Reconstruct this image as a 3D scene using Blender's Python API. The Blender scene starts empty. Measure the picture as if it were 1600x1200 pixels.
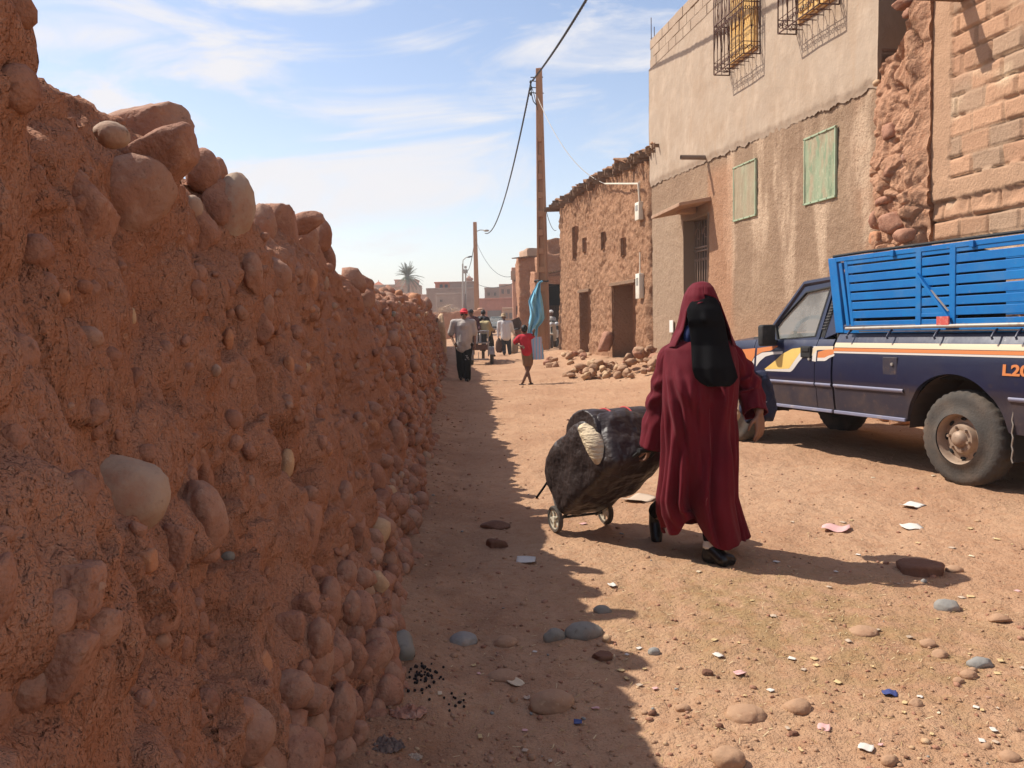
import bpy, bmesh, math, random
import numpy as np
from mathutils import Vector, Matrix

random.seed(7)
R = math.radians
SC = bpy.context.scene
COL = SC.collection

# ------------------------------------------------------------------ camera
CAM_H = 1.38
FPX = 1300.0                       # focal length in photograph pixels (1600 wide)
PITCH, ROLL = R(4.355), R(1.2)
C0 = Vector((0, 0, CAM_H))
c_f = Vector((0, math.cos(PITCH), -math.sin(PITCH)))
_u = Vector((0, math.sin(PITCH), math.cos(PITCH)))
_r = Vector((1, 0, 0))
c_u = _u * math.cos(ROLL) + _r * math.sin(ROLL)
c_r = _r * math.cos(ROLL) - _u * math.sin(ROLL)
cam = bpy.data.cameras.new('camera')
cam.sensor_width = 36.0
cam.lens = 36.0 * FPX / 1600.0
cam.clip_start = 0.05
cam.clip_end = 3000
co = bpy.data.objects.new('camera', cam)
COL.objects.link(co)
M4 = Matrix((c_r, c_u, -c_f)).transposed().to_4x4()
M4.translation = C0
co.matrix_world = M4
SC.camera = co

# ------------------------------------------------------------------ world, sun, exposure
SUN = Vector((-1.22, 0.47, 1.55)).normalized()
EL = math.asin(SUN.z)
AZ = math.atan2(SUN.x, SUN.y)
W = bpy.data.worlds.new('World')
SC.world = W
W.use_nodes = True
nt = W.node_tree
nt.nodes.clear()
def wn(t, **k):
    n = nt.nodes.new(t)
    for a, b in k.items():
        setattr(n, a, b)
    return n
def wl(a, b): nt.links.new(a, b)
def wmath(op, a, b=None, c=None, clamp=False):
    n = wn('ShaderNodeMath', operation=op, use_clamp=clamp)
    for i, v in enumerate((a, b, c)):
        if v is None: continue
        if isinstance(v, (int, float)): n.inputs[i].default_value = v
        else: wl(v, n.inputs[i])
    return n.outputs[0]
sky = wn('ShaderNodeTexSky', sky_type='NISHITA', sun_disc=False)
sky.sun_elevation = EL
sky.sun_rotation = AZ % (2 * math.pi)
sky.air_density = 1.0
sky.dust_density = 0.7
sky.ozone_density = 1.0
tc = wn('ShaderNodeTexCoord')
sx = wn('ShaderNodeSeparateXYZ'); wl(tc.outputs['Generated'], sx.inputs[0])
az = wmath('ARCTAN2', sx.outputs[0], sx.outputs[1])
el = wmath('ARCSINE', sx.outputs[2])
# cirrus: streaks lying almost level, drawn out along the azimuth
cv = wn('ShaderNodeCombineXYZ')
wl(wmath('ADD', wmath('MULTIPLY', az, 3.2), wmath('MULTIPLY', el, 3.0)), cv.inputs[0])
wl(wmath('ADD', wmath('MULTIPLY', el, 11.0), wmath('MULTIPLY', az, -1.3)), cv.inputs[1])
n1 = wn('ShaderNodeTexNoise'); wl(cv.outputs[0], n1.inputs['Vector'])
n1.inputs['Scale'].default_value = 1.0; n1.inputs['Detail'].default_value = 9; n1.inputs['Roughness'].default_value = 0.6
n1.inputs['Distortion'].default_value = 1.3
cv2 = wn('ShaderNodeCombineXYZ')
wl(wmath('MULTIPLY', az, 2.4), cv2.inputs[0]); wl(wmath('MULTIPLY', el, 5.0), cv2.inputs[1]); cv2.inputs[2].default_value = 4.7
n2 = wn('ShaderNodeTexNoise'); wl(cv2.outputs[0], n2.inputs['Vector'])
n2.inputs['Scale'].default_value = 1.0; n2.inputs['Detail'].default_value = 6
def bump_at(a0, e0, sa, se):
    da = wmath('DIVIDE', wmath('SUBTRACT', az, a0), sa)
    de = wmath('DIVIDE', wmath('SUBTRACT', el, e0), se)
    q = wmath('ADD', wmath('MULTIPLY', da, da), wmath('MULTIPLY', de, de))
    return wmath('EXPONENT', wmath('MULTIPLY', q, -1.0))
bank = None
for a0, e0, sa, se, g in ((-0.16, 0.155, 0.22, 0.055, 1.0), (-0.37, 0.29, 0.16, 0.035, 0.75), (-0.02, 0.17, 0.10, 0.06, 0.6),
                          (-0.45, 0.36, 0.14, 0.02, 0.75), (-0.15, 0.24, 0.25, 0.03, 0.55), (-0.09, 0.31, 0.07, 0.015, 0.45), (1.7, 0.5, 0.6, 0.2, 0.7), (-1.8, 0.4, 0.6, 0.2, 0.7), (0.06, 0.15, 0.05, 0.04, 0.3)):
    b = wmath('MULTIPLY', bump_at(a0, e0, sa, se), g)
    bank = b if bank is None else wmath('MAXIMUM', bank, b)
dens = wmath('ADD', wmath('MULTIPLY', n1.outputs[0], 2.1), wmath('MULTIPLY', bank, 0.52))
dens = wmath('ADD', dens, wmath('MULTIPLY', n2.outputs[0], 0.35))
mr = wn('ShaderNodeMapRange', clamp=True); mr.interpolation_type = 'SMOOTHSTEP'
wl(dens, mr.inputs[0]); mr.inputs[1].default_value = 1.18; mr.inputs[2].default_value = 1.78
mr.inputs[3].default_value = 0.0; mr.inputs[4].default_value = 0.93
# milky air low over the horizon
hz = wmath('EXPONENT', wmath('MULTIPLY', wmath('MAXIMUM', el, 0.0), -10.5))
cover = wmath('MAXIMUM', mr.outputs[0], wmath('MULTIPLY', hz, 0.78))
mixc = wn('ShaderNodeMix', data_type='RGBA')
wl(cover, mixc.inputs[0])
bright = wn('ShaderNodeMix', data_type='RGBA', blend_type='MULTIPLY'); bright.inputs[0].default_value = 1.0
wl(sky.outputs[0], bright.inputs[6]); bright.inputs[7].default_value = (1.04, 0.95, 0.93, 1)
wl(bright.outputs[2], mixc.inputs[6])
mixc.inputs[7].default_value = (4.9, 4.8, 4.9, 1)
bg = wn('ShaderNodeBackground'); bg.inputs[1].default_value = 0.128
wl(mixc.outputs[2], bg.inputs[0])
wo = wn('ShaderNodeOutputWorld'); wl(bg.outputs[0], wo.inputs[0])

sl = bpy.data.lights.new('sun', 'SUN')
sl.energy = 4.3
sl.angle = R(0.5)
sl.color = (1.0, 0.94, 0.85)
so = bpy.data.objects.new('sun', sl)
COL.objects.link(so)
so.rotation_euler = SUN.to_track_quat('Z', 'Y').to_euler()
so.location = (-8, 3, 14)

SC.view_settings.view_transform = 'Standard'
SC.view_settings.look = 'None'
SC.view_settings.exposure = 0.56
SC.view_settings.gamma = 1.0
SC.view_settings.use_curve_mapping = False
SC.render.engine = 'CYCLES'
SC.cycles.use_denoising = True
SC.cycles.max_bounces = 8
SC.cycles.diffuse_bounces = 4
SC.cycles.transparent_max_bounces = 12
SC.cycles.sample_clamp_indirect = 8.0

# ------------------------------------------------------------------ pixel rays (photograph pixels, 1600 x 1200)
def ray(px, py):
    return (c_f + c_r * ((px - 800) / FPX) + c_u * ((600 - py) / FPX))
def pt(px, py, y):                       # the point of that ray at distance y up the street
    d = ray(px, py)
    return C0 + d * (y / d.y)
def pg(px, py, h=0.0):                   # the point of that ray at height h
    d = ray(px, py)
    return C0 + d * ((h - CAM_H) / d.z)
def pf(px, py, off=0.0):                 # the point of that ray on the building line, as (u, h)
    d = ray(px, py)
    o = Vector((FO.x, FO.y, 0)) + FN * off
    t = (o - C0).dot(FN) / d.dot(FN)
    p = C0 + d * t
    return ((p - Vector((FO.x, FO.y, 0))).dot(FD), p.z)
FO = Vector((6.2, 0, 0))
FD = Vector((-0.1538, 1, 0)).normalized()     # along the row of houses, away from the camera
FN = Vector((-FD.y, FD.x, 0))                 # towards the street
def F(u, h, n=0.0):
    return FO + FD * u + FN * n + Vector((0, 0, h))
# ------------------------------------------------------------------ noise
def _hash(ix, iy, iz, s):
    h = (ix.astype(np.int64) * 374761393 + iy.astype(np.int64) * 668265263 + iz.astype(np.int64) * 2147483647 + s * 1274126177) & 0xFFFFFFFF
    h = ((h ^ (h >> 13)) * 1274126177) & 0xFFFFFFFF
    h = ((h ^ (h >> 16)) * 2246822519) & 0xFFFFFFFF
    return (h ^ (h >> 15)) & 0xFFFFFFFF
def _grad(h, x, y, z):
    g = h % 12
    u = np.where(g < 8, x, y)
    v = np.where(g < 4, y, np.where((g == 8) | (g == 10), x, z))
    return np.where(h & 16, -u, u) + np.where(h & 32, -v, v)
def perlin(p, s=0):
    p = np.asarray(p, float)
    i = np.floor(p).astype(np.int64)
    f = p - i
    w = f * f * f * (f * (f * 6 - 15) + 10)
    r = 0
    out = []
    for dx in (0, 1):
        for dy in (0, 1):
            for dz in (0, 1):
                h = _hash(i[:, 0] + dx, i[:, 1] + dy, i[:, 2] + dz, s)
                g = _grad(h, f[:, 0] - dx, f[:, 1] - dy, f[:, 2] - dz)
                wx = w[:, 0] if dx else 1 - w[:, 0]
                wy = w[:, 1] if dy else 1 - w[:, 1]
                wz = w[:, 2] if dz else 1 - w[:, 2]
                r = r + g * wx * wy * wz
    return r
def fbm(p, octv=4, s=0, gain=0.5):
    p = np.asarray(p, float)
    a, t, n = 1.0, 0, 0
    for k in range(octv):
        t = t + a * perlin(p * 2.0 ** k, s + k * 17)
        n += a
        a *= gain
    return t / n
def worley(p, s=0):
    p = np.asarray(p, float)
    i = np.floor(p).astype(np.int64)
    best = np.full(len(p), 9.0); sec = best.copy(); bid = np.zeros(len(p), np.int64)
    for dx in (-1, 0, 1):
        for dy in (-1, 0, 1):
            for dz in (-1, 0, 1):
                c = i + (dx, dy, dz)
                h = _hash(c[:, 0], c[:, 1], c[:, 2], s)
                q = np.stack([c[:, 0] + (h & 1023) / 1024.0, c[:, 1] + ((h >> 10) & 1023) / 1024.0, c[:, 2] + ((h >> 20) & 1023) / 1024.0], 1)
                d = np.sqrt(((q - p) ** 2).sum(1))
                m = d < best
                sec = np.where(m, best, np.minimum(sec, d))
                bid = np.where(m, h, bid)
                best = np.where(m, d, best)
    return best, sec, bid
def sstep(a, b, x):
    t = np.clip((np.asarray(x, float) - a) / (b - a), 0, 1)
    return t * t * (3 - 2 * t)

# ------------------------------------------------------------------ objects
def link(name, me, mats, parent=None, smooth=True):
    if not isinstance(mats, (list, tuple)): mats = [mats]
    for m in mats: me.materials.append(m)
    if smooth:
        me.polygons.foreach_set('use_smooth', [True] * len(me.polygons))
    o = bpy.data.objects.new(name, me)
    COL.objects.link(o)
    if parent is not None:
        o.parent = parent
        o.matrix_parent_inverse = parent.matrix_world.inverted() if parent.parent is None else Matrix()
    return o
def quads(name, v, f, mats, parent=None, smooth=True, mi=None):
    v = np.asarray(v, np.float32); f = np.asarray(f, np.int32)
    me = bpy.data.meshes.new(name)
    me.vertices.add(len(v)); me.vertices.foreach_set('co', v.ravel())
    k = f.shape[1]
    me.loops.add(len(f) * k); me.loops.foreach_set('vertex_index', f.ravel())
    me.polygons.add(len(f))
    me.polygons.foreach_set('loop_start', np.arange(0, len(f) * k, k, dtype=np.int32))
    if mi is not None: me.polygons.foreach_set('material_index', np.asarray(mi, np.int32))
    me.update(calc_edges=True); me.validate()
    return link(name, me, mats, parent, smooth)
def grid_faces(nr, nc, wrap=False):
    r = np.arange(nr - 1)[:, None]; c = np.arange(nc if wrap else nc - 1)[None, :]
    a = r * nc + c; b = r * nc + (c + 1) % nc
    return np.stack([a, b, b + nc, a + nc], -1).reshape(-1, 4)
def thing(name, label, cat, loc=(0, 0, 0), group=None, rz=0.0):
    o = bpy.data.objects.new(name, None)
    o.empty_display_size = 0.1
    COL.objects.link(o)
    o.location = loc; o.rotation_euler = (0, 0, rz)
    o.matrix_world = Matrix.Translation(loc) @ Matrix.Rotation(rz, 4, 'Z')
    tag(o, label, cat, group)
    return o
def tag(o, label=None, cat=None, group=None, kind=None):
    if label: o['label'] = label
    if cat: o['category'] = cat
    if group: o['group'] = group
    if kind: o['kind'] = kind
    return o

class MB:
    """collects faces and links them as one mesh; W=True: coordinates are world and are moved into the parent's space"""
    def __init__(s): s.v = []; s.f = []; s.m = []; s.n = 0
    def add(s, v, f, m=0):
        v = [tuple(p) for p in v]
        s.v += v
        s.f += [tuple(i + s.n for i in q) for q in f]
        s.m += [m] * len(f)
        s.n += len(v)
        return s
    def box(s, c, size, rot=None, m=0, taper=1.0):
        sx, sy, sz = size[0] / 2, size[1] / 2, size[2] / 2
        v = []
        for z in (-1, 1):
            k = taper if z > 0 else 1.0
            for x, y in ((-1, -1), (1, -1), (1, 1), (-1, 1)):
                p = Vector((x * sx * k, y * sy * k, z * sz))
                if rot is not None: p = rot @ p
                v.append(p + Vector(c))
        return s.add(v, [(3, 2, 1, 0), (4, 5, 6, 7), (0, 1, 5, 4), (1, 2, 6, 5), (2, 3, 7, 6), (3, 0, 4, 7)], m)
    def bar(s, a, b, w, h, up=(0, 0, 1), m=0):          # a squared bar from a to b
        a = Vector(a); b = Vector(b); d = (b - a)
        L = d.length; d.normalize()
        x = d.cross(Vector(up))
        if x.length < 1e-4: x = d.cross(Vector((1, 0, 0)))
        x.normalize(); z = x.cross(d)
        return s.box((a + b) / 2, (w, L, h), Matrix((x, d, z)).transposed(), m)
    def tube(s, pts, r, n=8, m=0, cap=True, sq=1.0, up=None):
        pts = [Vector(p) for p in pts]
        if isinstance(r, (int, float)): r = [r] * len(pts)
        v = []; f = []
        ref = Vector(up) if up is not None else None
        px = None
        for i, p in enumerate(pts):
            d = (pts[min(i + 1, len(pts) - 1)] - pts[max(i - 1, 0)])
            if d.length < 1e-9: d = Vector((0, 0, 1))
            d.normalize()
            if ref is not None: x = ref.cross(d)
            elif px is None: x = d.cross(Vector((0, 0, 1)) if abs(d.z) < 0.9 else Vector((1, 0, 0)))
            else: x = px - d * px.dot(d)
            if x.length < 1e-6: x = d.cross(Vector((0.3, 1, 0.2)))
            x.normalize(); px = x
            y = d.cross(x)
            for k in range(n):
                a = 2 * math.pi * k / n
                v.append(p + x * math.cos(a) * r[i] + y * math.sin(a) * r[i] * sq)
        for i in range(len(pts) - 1):
            for k in range(n):
                f.append((i * n + k, i * n + (k + 1) % n, (i + 1) * n + (k + 1) % n, (i + 1) * n + k))
        if cap:
            f.append(tuple(range(n - 1, -1, -1)))
            f.append(tuple((len(pts) - 1) * n + k for k in range(n)))
        return s.add(v, f, m)
    def loft(s, rings, m=0, cap=True, wrap=True):
        n = len(rings[0]); v = [p for r in rings for p in r]; f = []
        for i in range(len(rings) - 1):
            for k in range(n if wrap else n - 1):
                f.append((i * n + k, i * n + (k + 1) % n, (i + 1) * n + (k + 1) % n, (i + 1) * n + k))
        if cap and wrap:
            f.append(tuple(range(n - 1, -1, -1))); f.append(tuple((len(rings) - 1) * n + k for k in range(n)))
        return s.add(v, f, m)
    def ball(s, c, r, rot=None, nu=16, nv=10, m=0):
        if isinstance(r, (int, float)): r = (r, r, r)
        rings = []
        v = []; f = []
        for j in range(1, nv):
            t = math.pi * j / nv
            for k in range(nu):
                a = 2 * math.pi * k / nu
                p = Vector((math.sin(t) * math.cos(a) * r[0], math.sin(t) * math.sin(a) * r[1], -math.cos(t) * r[2]))
                if rot is not None: p = rot @ p
                v.append(p + Vector(c))
        top = Vector((0, 0, r[2])); 
        if rot is not None: top = rot @ top
        v.append(Vector(c) - top); v.append(Vector(c) + top)
        for j in range(nv - 2):
            for k in range(nu):
                f.append((j * nu + k, j * nu + (k + 1) % nu, (j + 1) * nu + (k + 1) % nu, (j + 1) * nu + k))
        b = (nv - 1) * nu
        for k in range(nu):
            f.append((b, (k + 1) % nu, k)); f.append((b + 1, (nv - 2) * nu + k, (nv - 2) * nu + (k + 1) % nu))
        return s.add(v, f, m)
    def prism(s, poly, a, b, m=0):                       # poly: 2D loop; a,b: functions (x,y)->3D for the two faces
        n = len(poly)
        v = [a(x, y) for x, y in poly] + [b(x, y) for x, y in poly]
        f = [tuple(range(n)), tuple(range(2 * n - 1, n - 1, -1))]
        for k in range(n):
            f.append((k, n + k, n + (k + 1) % n, (k + 1) % n))
        return s.add(v, f, m)
    def build(s, name, mats, parent=None, smooth=False, bevel=0.0, seg=2, sub=0, W=False, recalc=True):
        me = bpy.data.meshes.new(name)
        v = s.v
        if W and parent is not None:
            inv = world_of(parent).inverted()
            v = [tuple(inv @ Vector(p)) for p in v]
        me.from_pydata(v, [], s.f)
        me.polygons.foreach_set('material_index', s.m)
        if recalc or bevel:
            bm = bmesh.new(); bm.from_mesh(me)
            if recalc: bmesh.ops.recalc_face_normals(bm, faces=bm.faces)
            if bevel:
                es = [e for e in bm.edges if len(e.link_faces) == 2 and e.calc_face_angle(0) > 0.6]
                bmesh.ops.bevel(bm, geom=es, offset=bevel, segments=seg, affect='EDGES', profile=0.5)
            bm.to_mesh(me); bm.free()
        if not isinstance(mats, (list, tuple)): mats = [mats]
        for m in mats: me.materials.append(m)
        if smooth:
            me.polygons.foreach_set('use_smooth', [True] * len(me.polygons))
            if smooth != 'all':
                try: me.set_sharp_from_angle(angle=R(40))
                except Exception: pass
        o = bpy.data.objects.new(name, me)
        COL.objects.link(o)
        if parent is not None: o.parent = parent
        if sub:
            md = o.modifiers.new('sub', 'SUBSURF'); md.levels = sub; md.render_levels = sub
        return o
def world_of(o):
    m = o.matrix_basis.copy()
    while o.parent is not None:
        o = o.parent; m = o.matrix_basis @ m
    return m
def bake(o, voxel=None, smooth=0, sf=0.5, sub=0, dec=None):
    """run a voxel remesh + smoothing on o and keep the result as its mesh"""
    if voxel:
        md = o.modifiers.new('r', 'REMESH'); md.mode = 'VOXEL'; md.voxel_size = voxel; md.use_smooth_shade = True
    if smooth:
        md = o.modifiers.new('s', 'SMOOTH'); md.iterations = smooth; md.factor = sf
    if sub:
        md = o.modifiers.new('u', 'SUBSURF'); md.levels = sub; md.render_levels = sub
    dg = bpy.context.evaluated_depsgraph_get()
    me = bpy.data.meshes.new_from_object(o.evaluated_get(dg), preserve_all_data_layers=False, depsgraph=dg)
    o.modifiers.clear()
    mats = [m for m in o.data.materials]
    o.data = me
    me.materials.clear()
    for m in mats: me.materials.append(m)
    me.polygons.foreach_set('use_smooth', [True] * len(me.polygons))
    return o
def verts_of(o):
    a = np.empty(len(o.data.vertices) * 3, np.float32); o.data.vertices.foreach_get('co', a); return a.reshape(-1, 3).astype(float)
def normals_of(o):
    a = np.empty(len(o.data.vertices) * 3, np.float32); o.data.vertices.foreach_get('normal', a); return a.reshape(-1, 3).astype(float)
def set_verts(o, v):
    o.data.vertices.foreach_set('co', np.asarray(v, np.float32).ravel()); o.data.update()
def copy_tree(o, parent=None):
    c = o.copy(); COL.objects.link(c)
    if parent is not None: c.parent = parent
    for ch in list(o.children): copy_tree(ch, c)
    return c

# ------------------------------------------------------------------ materials
def mat(name, base, rough=0.9, vary=(), bump=(), metal=0.0, spec=0.3, attr=None, coat=0.0, trans=0.0, sheen=0.0, alpha=None, emit=None):
    """vary: (scale, colour, lo, hi, (sx,sy,sz), detail); bump: (scale, distance, (sx,sy,sz), detail)"""
    m = bpy.data.materials.new(name); m.use_nodes = True
    t = m.node_tree; t.nodes.clear()
    N = lambda k: t.nodes.new(k)
    L = lambda a, b: t.links.new(a, b)
    out = N('ShaderNodeOutputMaterial'); b = N('ShaderNodeBsdfPrincipled'); L(b.outputs[0], out.inputs[0])
    tc = N('ShaderNodeTexCoord')
    def coord(sc):
        if sc == (1, 1, 1): return tc.outputs['Object']
        mp = N('ShaderNodeMapping'); mp.inputs['Scale'].default_value = sc
        L(tc.outputs['Object'], mp.inputs[0]); return mp.outputs[0]
    cur = None
    if attr:
        a = N('ShaderNodeAttribute'); a.attribute_name = attr; cur = a.outputs['Color']
    for v in vary:
        sc, colr, lo, hi = v[:4]
        st = v[4] if len(v) > 4 else (1, 1, 1)
        n = N('ShaderNodeTexNoise'); L(coord(st), n.inputs['Vector'])
        n.inputs['Scale'].default_value = sc; n.inputs['Detail'].default_value = v[5] if len(v) > 5 else 6
        n.inputs['Roughness'].default_value = 0.62
        r = N('ShaderNodeMapRange'); r.interpolation_type = 'SMOOTHSTEP'
        L(n.outputs[0], r.inputs[0]); r.inputs[1].default_value = lo; r.inputs[2].default_value = hi
        x = N('ShaderNodeMix'); x.data_type = 'RGBA'
        L(r.outputs[0], x.inputs[0])
        if cur is None: x.inputs[6].default_value = (*base, 1)
        else: L(cur, x.inputs[6])
        x.inputs[7].default_value = (*colr, 1)
        cur = x.outputs[2]
    if cur is None: b.inputs['Base Color'].default_value = (*base, 1)
    else: L(cur, b.inputs['Base Color'])
    b.inputs['Roughness'].default_value = rough
    b.inputs['Metallic'].default_value = metal
    b.inputs['Specular IOR Level'].default_value = spec
    if coat: b.inputs['Coat Weight'].default_value = coat; b.inputs['Coat Roughness'].default_value = 0.12
    if trans: b.inputs['Transmission Weight'].default_value = trans
    if sheen: b.inputs['Sheen Weight'].default_value = sheen
    if alpha is not None: b.inputs['Alpha'].default_value = alpha
    prev = None
    for v in bump:
        sc, dist = v[:2]
        st = v[2] if len(v) > 2 else (1, 1, 1)
        n = N('ShaderNodeTexNoise'); L(coord(st), n.inputs['Vector'])
        n.inputs['Scale'].default_value = sc; n.inputs['Detail'].default_value = v[3] if len(v) > 3 else 5
        bp = N('ShaderNodeBump'); bp.inputs['Strength'].default_value = 1.0; bp.inputs['Distance'].default_value = dist
        L(n.outputs[0], bp.inputs['Height'])
        if prev is not None: L(prev, bp.inputs['Normal'])
        prev = bp.outputs[0]
    if prev is not None: L(prev, b.inputs['Normal'])
    return m
def plain(name, c, rough=0.6, **k): return mat(name, c, rough, **k)

# ------------------------------------------------------------------ stones
def _ico(n):
    bm = bmesh.new(); bmesh.ops.create_icosphere(bm, subdivisions=n, radius=1.0)
    v = np.array([x.co[:] for x in bm.verts]); f = np.array([[q.index for q in p.verts] for p in bm.faces]); bm.free()
    return v, f
ICO = {k: _ico(k) for k in (1, 2, 3, 4)}
def stone_verts(sub, seed, angular=0.3, rough=0.06):
    v, f = ICO[sub]
    rs = np.random.RandomState(seed)
    r = np.ones(len(v))
    k = 5 + int(9 * angular)
    n = rs.normal(size=(k, 3)); n /= np.linalg.norm(n, axis=1)[:, None]
    d = rs.uniform(0.72, 1.0, k) * (1 - 0.25 * angular)
    if angular > 0.6:                                    # split stone: rough faces set square to each other, corners knocked off
        ax = np.concatenate([np.eye(3), -np.eye(3)]) + rs.normal(scale=0.22, size=(6, 3))
        cn = rs.normal(size=(4, 3))
        n = np.concatenate([ax, cn]); n /= np.linalg.norm(n, axis=1)[:, None]
        d = np.concatenate([rs.uniform(0.52, 0.72, 6), rs.uniform(0.72, 0.85, 4)])
    dots = v @ n.T
    lim = np.where(dots > 0.05, d / np.maximum(dots, 0.05), 9.0).min(1)
    r = np.minimum(r, lim) * angular + np.minimum(r, lim * 1.25) * (1 - angular)
    off = rs.uniform(-50, 50, 3)
    r = r * (1 + rough * 1.6 * fbm(v * 1.5 + off, 2, seed % 97) + rough * fbm(v * 4 + off, 3, seed % 89) + rough * .35 * fbm(v * 11 + off, 2, seed % 83))
    return v * (r * (1.25 if angular > 0.6 else 1.0))[:, None], f
def rot_rand(rs, tilt=3.14):
    return np.array(Matrix.Rotation(rs.uniform(-math.pi, math.pi), 3, 'Z') @ Matrix.Rotation(rs.uniform(-tilt, tilt), 3, 'X') @ Matrix.Rotation(rs.uniform(-tilt, tilt), 3, 'Y'))
# ------------------------------------------------------------------ ground
def gz(x, y):
    x = np.asarray(x, float); y = np.asarray(y, float)
    d = x - (6.2 - 0.1538 * y)
    z = 0.065 * sstep(-3.2, -1.6, d) + 0.27 * sstep(-1.7, -0.1, d) * sstep(12, 17, y)
    w = x - (-0.33 - 0.068 * y)
    z = z + 0.07 * (1 - sstep(0.0, 0.45, w)) * (1 - sstep(40, 50, y))
    return z
def gmicro(x, y):
    p = np.stack([x, y, np.zeros_like(x)], 1)
    m = 0.022 * fbm(p * 0.7, 3, 11) + 0.026 * fbm(p * 2.4, 3, 5) + 0.014 * fbm(p * 9, 3, 9) + 0.004 * fbm(p * 42, 2, 3)
    m += 0.022 * (0.3 - np.abs(fbm(p * np.array([2.4, .5, 1]) + 17, 3, 13))) * sstep(-.2, .3, fbm(p * .6 + 3, 2, 15))
    f1, f2, _ = worley(p * 5.5 + 3.3, 21)
    m += 0.010 * np.clip(0.35 - f1, 0, 1) * sstep(0.0, 0.25, fbm(p * 0.9 + 9, 3, 4))
    # low ridge and rut, added in place of a shadow line across the street
    m += 0.03 * np.exp(-((y - 18.6 - 0.05 * x - 0.15 * np.sin(x * 1.7)) / 0.22) ** 2) * sstep(-1.5, -0.5, x)
    m += -0.03 * np.exp(-((y - 18.2 - 0.05 * x - 0.15 * np.sin(x * 1.7)) / 0.2) ** 2) * sstep(-1.5, -0.5, x)
    return m
def G(x, y):
    return float(gz(x, y) + gmicro(np.array([float(x)]), np.array([float(y)]))[0])
def pgg(px, py):                          # where a pixel's ray meets the uneven ground
    h = 0.0
    for _ in range(6):
        p = pg(px, py, h); h = float(gz(p.x, p.y))
    return Vector((p.x, p.y, G(p.x, p.y)))
def _axis(stops):
    out = []
    for a, b, st in stops: out.append(np.arange(a, b, st))
    return np.concatenate(out)
ys = [-12.0, -6, -3, -1, 0, 0.8, 1.4, 1.8]
y = 2.0
while y < 900:
    ys.append(y); y += max(0.013, 0.0052 * y) if y < 40 else 0.03 * y
ys = np.array(ys)
xs = np.concatenate([-np.geomspace(900, 3.2, 40), np.arange(-3.2, -1.0, 0.03), np.arange(-1.0, 3.4, 0.0175), np.arange(3.4, 7.0, 0.05), np.geomspace(7.0, 900, 40)])
X, Y = np.meshgrid(xs, ys)
xf, yf = X.ravel(), Y.ravel()
zf = gz(xf, yf) + gmicro(xf, yf)
P3 = np.stack([xf, yf, np.zeros_like(xf)], 1)
# soil colours: pale dust, redder damp soil, straw and dung trodden in
c_dust = np.array([0.450, 0.272, 0.162]); c_red = np.array([0.335, 0.178, 0.100]); c_straw = np.array([0.285, 0.190, 0.085]); c_dark = np.array([0.23, 0.125, 0.072])
a = sstep(-0.25, 0.35, fbm(P3 * 0.8, 4, 31))[:, None]
colr = c_dust * (1 - 0.55 * a) + c_red * 0.55 * a
b = sstep(0.0, 0.4, fbm(P3 * 5, 4, 37))[:, None]
colr = colr * (1 - 0.38 * b) + c_red * 0.38 * b
st = np.exp(-(((xf - 1.2) / 0.75) ** 2 + ((yf - 3.75) / 0.75) ** 2)) * 1.15 + 0.5 * np.exp(-(((xf - 2.0) / 0.8) ** 2 + ((yf - 3.0) / 0.5) ** 2))
st = np.clip(st, 0, 1) * sstep(-0.30, 0.25, fbm(P3 * 7, 4, 41))
colr = colr * (1 - 0.72 * st[:, None]) + c_straw * 0.72 * st[:, None]
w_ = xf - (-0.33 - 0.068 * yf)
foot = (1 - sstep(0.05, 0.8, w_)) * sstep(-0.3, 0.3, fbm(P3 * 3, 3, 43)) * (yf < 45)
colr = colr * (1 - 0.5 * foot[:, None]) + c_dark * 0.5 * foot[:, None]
sp = sstep(0.22, 0.42, fbm(P3 * 26, 3, 47))[:, None]
colr = colr * (1 - 0.35 * sp) + np.array([0.55, 0.36, 0.21]) * 0.35 * sp
m_ground = mat('packed_red_soil', (0.4, 0.2, 0.1), 0.95, attr='Col', spec=0.15,
               vary=(), bump=((48, 0.014), (160, 0.006), (14, 0.014)))
# fine grit over the vertex soil colour
_t = m_ground.node_tree; _b = [n for n in _t.nodes if n.type == 'BSDF_PRINCIPLED'][0]
_a = [n for n in _t.nodes if n.type == 'ATTRIBUTE'][0]; _tc = [n for n in _t.nodes if n.type == 'TEX_COORD'][0]
prev = _a.outputs['Color']
for sc_, cc, lo, hi in ((120, (0.22, 0.11, 0.06), 0.56, 0.74), (70, (0.60, 0.42, 0.27), 0.64, 0.76), (18, (0.33, 0.15, 0.07), 0.5, 0.8)):
    n_ = _t.nodes.new('ShaderNodeTexNoise'); n_.inputs['Scale'].default_value = sc_; n_.inputs['Detail'].default_value = 4
    _t.links.new(_tc.outputs['Object'], n_.inputs['Vector'])
    r_ = _t.nodes.new('ShaderNodeMapRange'); _t.links.new(n_.outputs[0], r_.inputs[0]); r_.inputs[1].default_value = lo; r_.inputs[2].default_value = hi; r_.inputs[4].default_value = 0.55
    x_ = _t.nodes.new('ShaderNodeMix'); x_.data_type = 'RGBA'
    _t.links.new(r_.outputs[0], x_.inputs[0]); _t.links.new(prev, x_.inputs[6]); x_.inputs[7].default_value = (*cc, 1); prev = x_.outputs[2]
_t.links.new(prev, _b.inputs['Base Color'])
def color_attr(o, c):
    at = o.data.color_attributes.new('Col', 'FLOAT_COLOR', 'POINT')
    c4 = np.ones((len(c), 4), np.float32); c4[:, :3] = c
    at.data.foreach_set('color', c4.ravel())
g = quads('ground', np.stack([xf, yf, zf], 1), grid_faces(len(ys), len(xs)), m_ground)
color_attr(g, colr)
tag(g, 'packed reddish dirt street with straw, grit and dust trodden in', 'ground', kind='structure')
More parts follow.
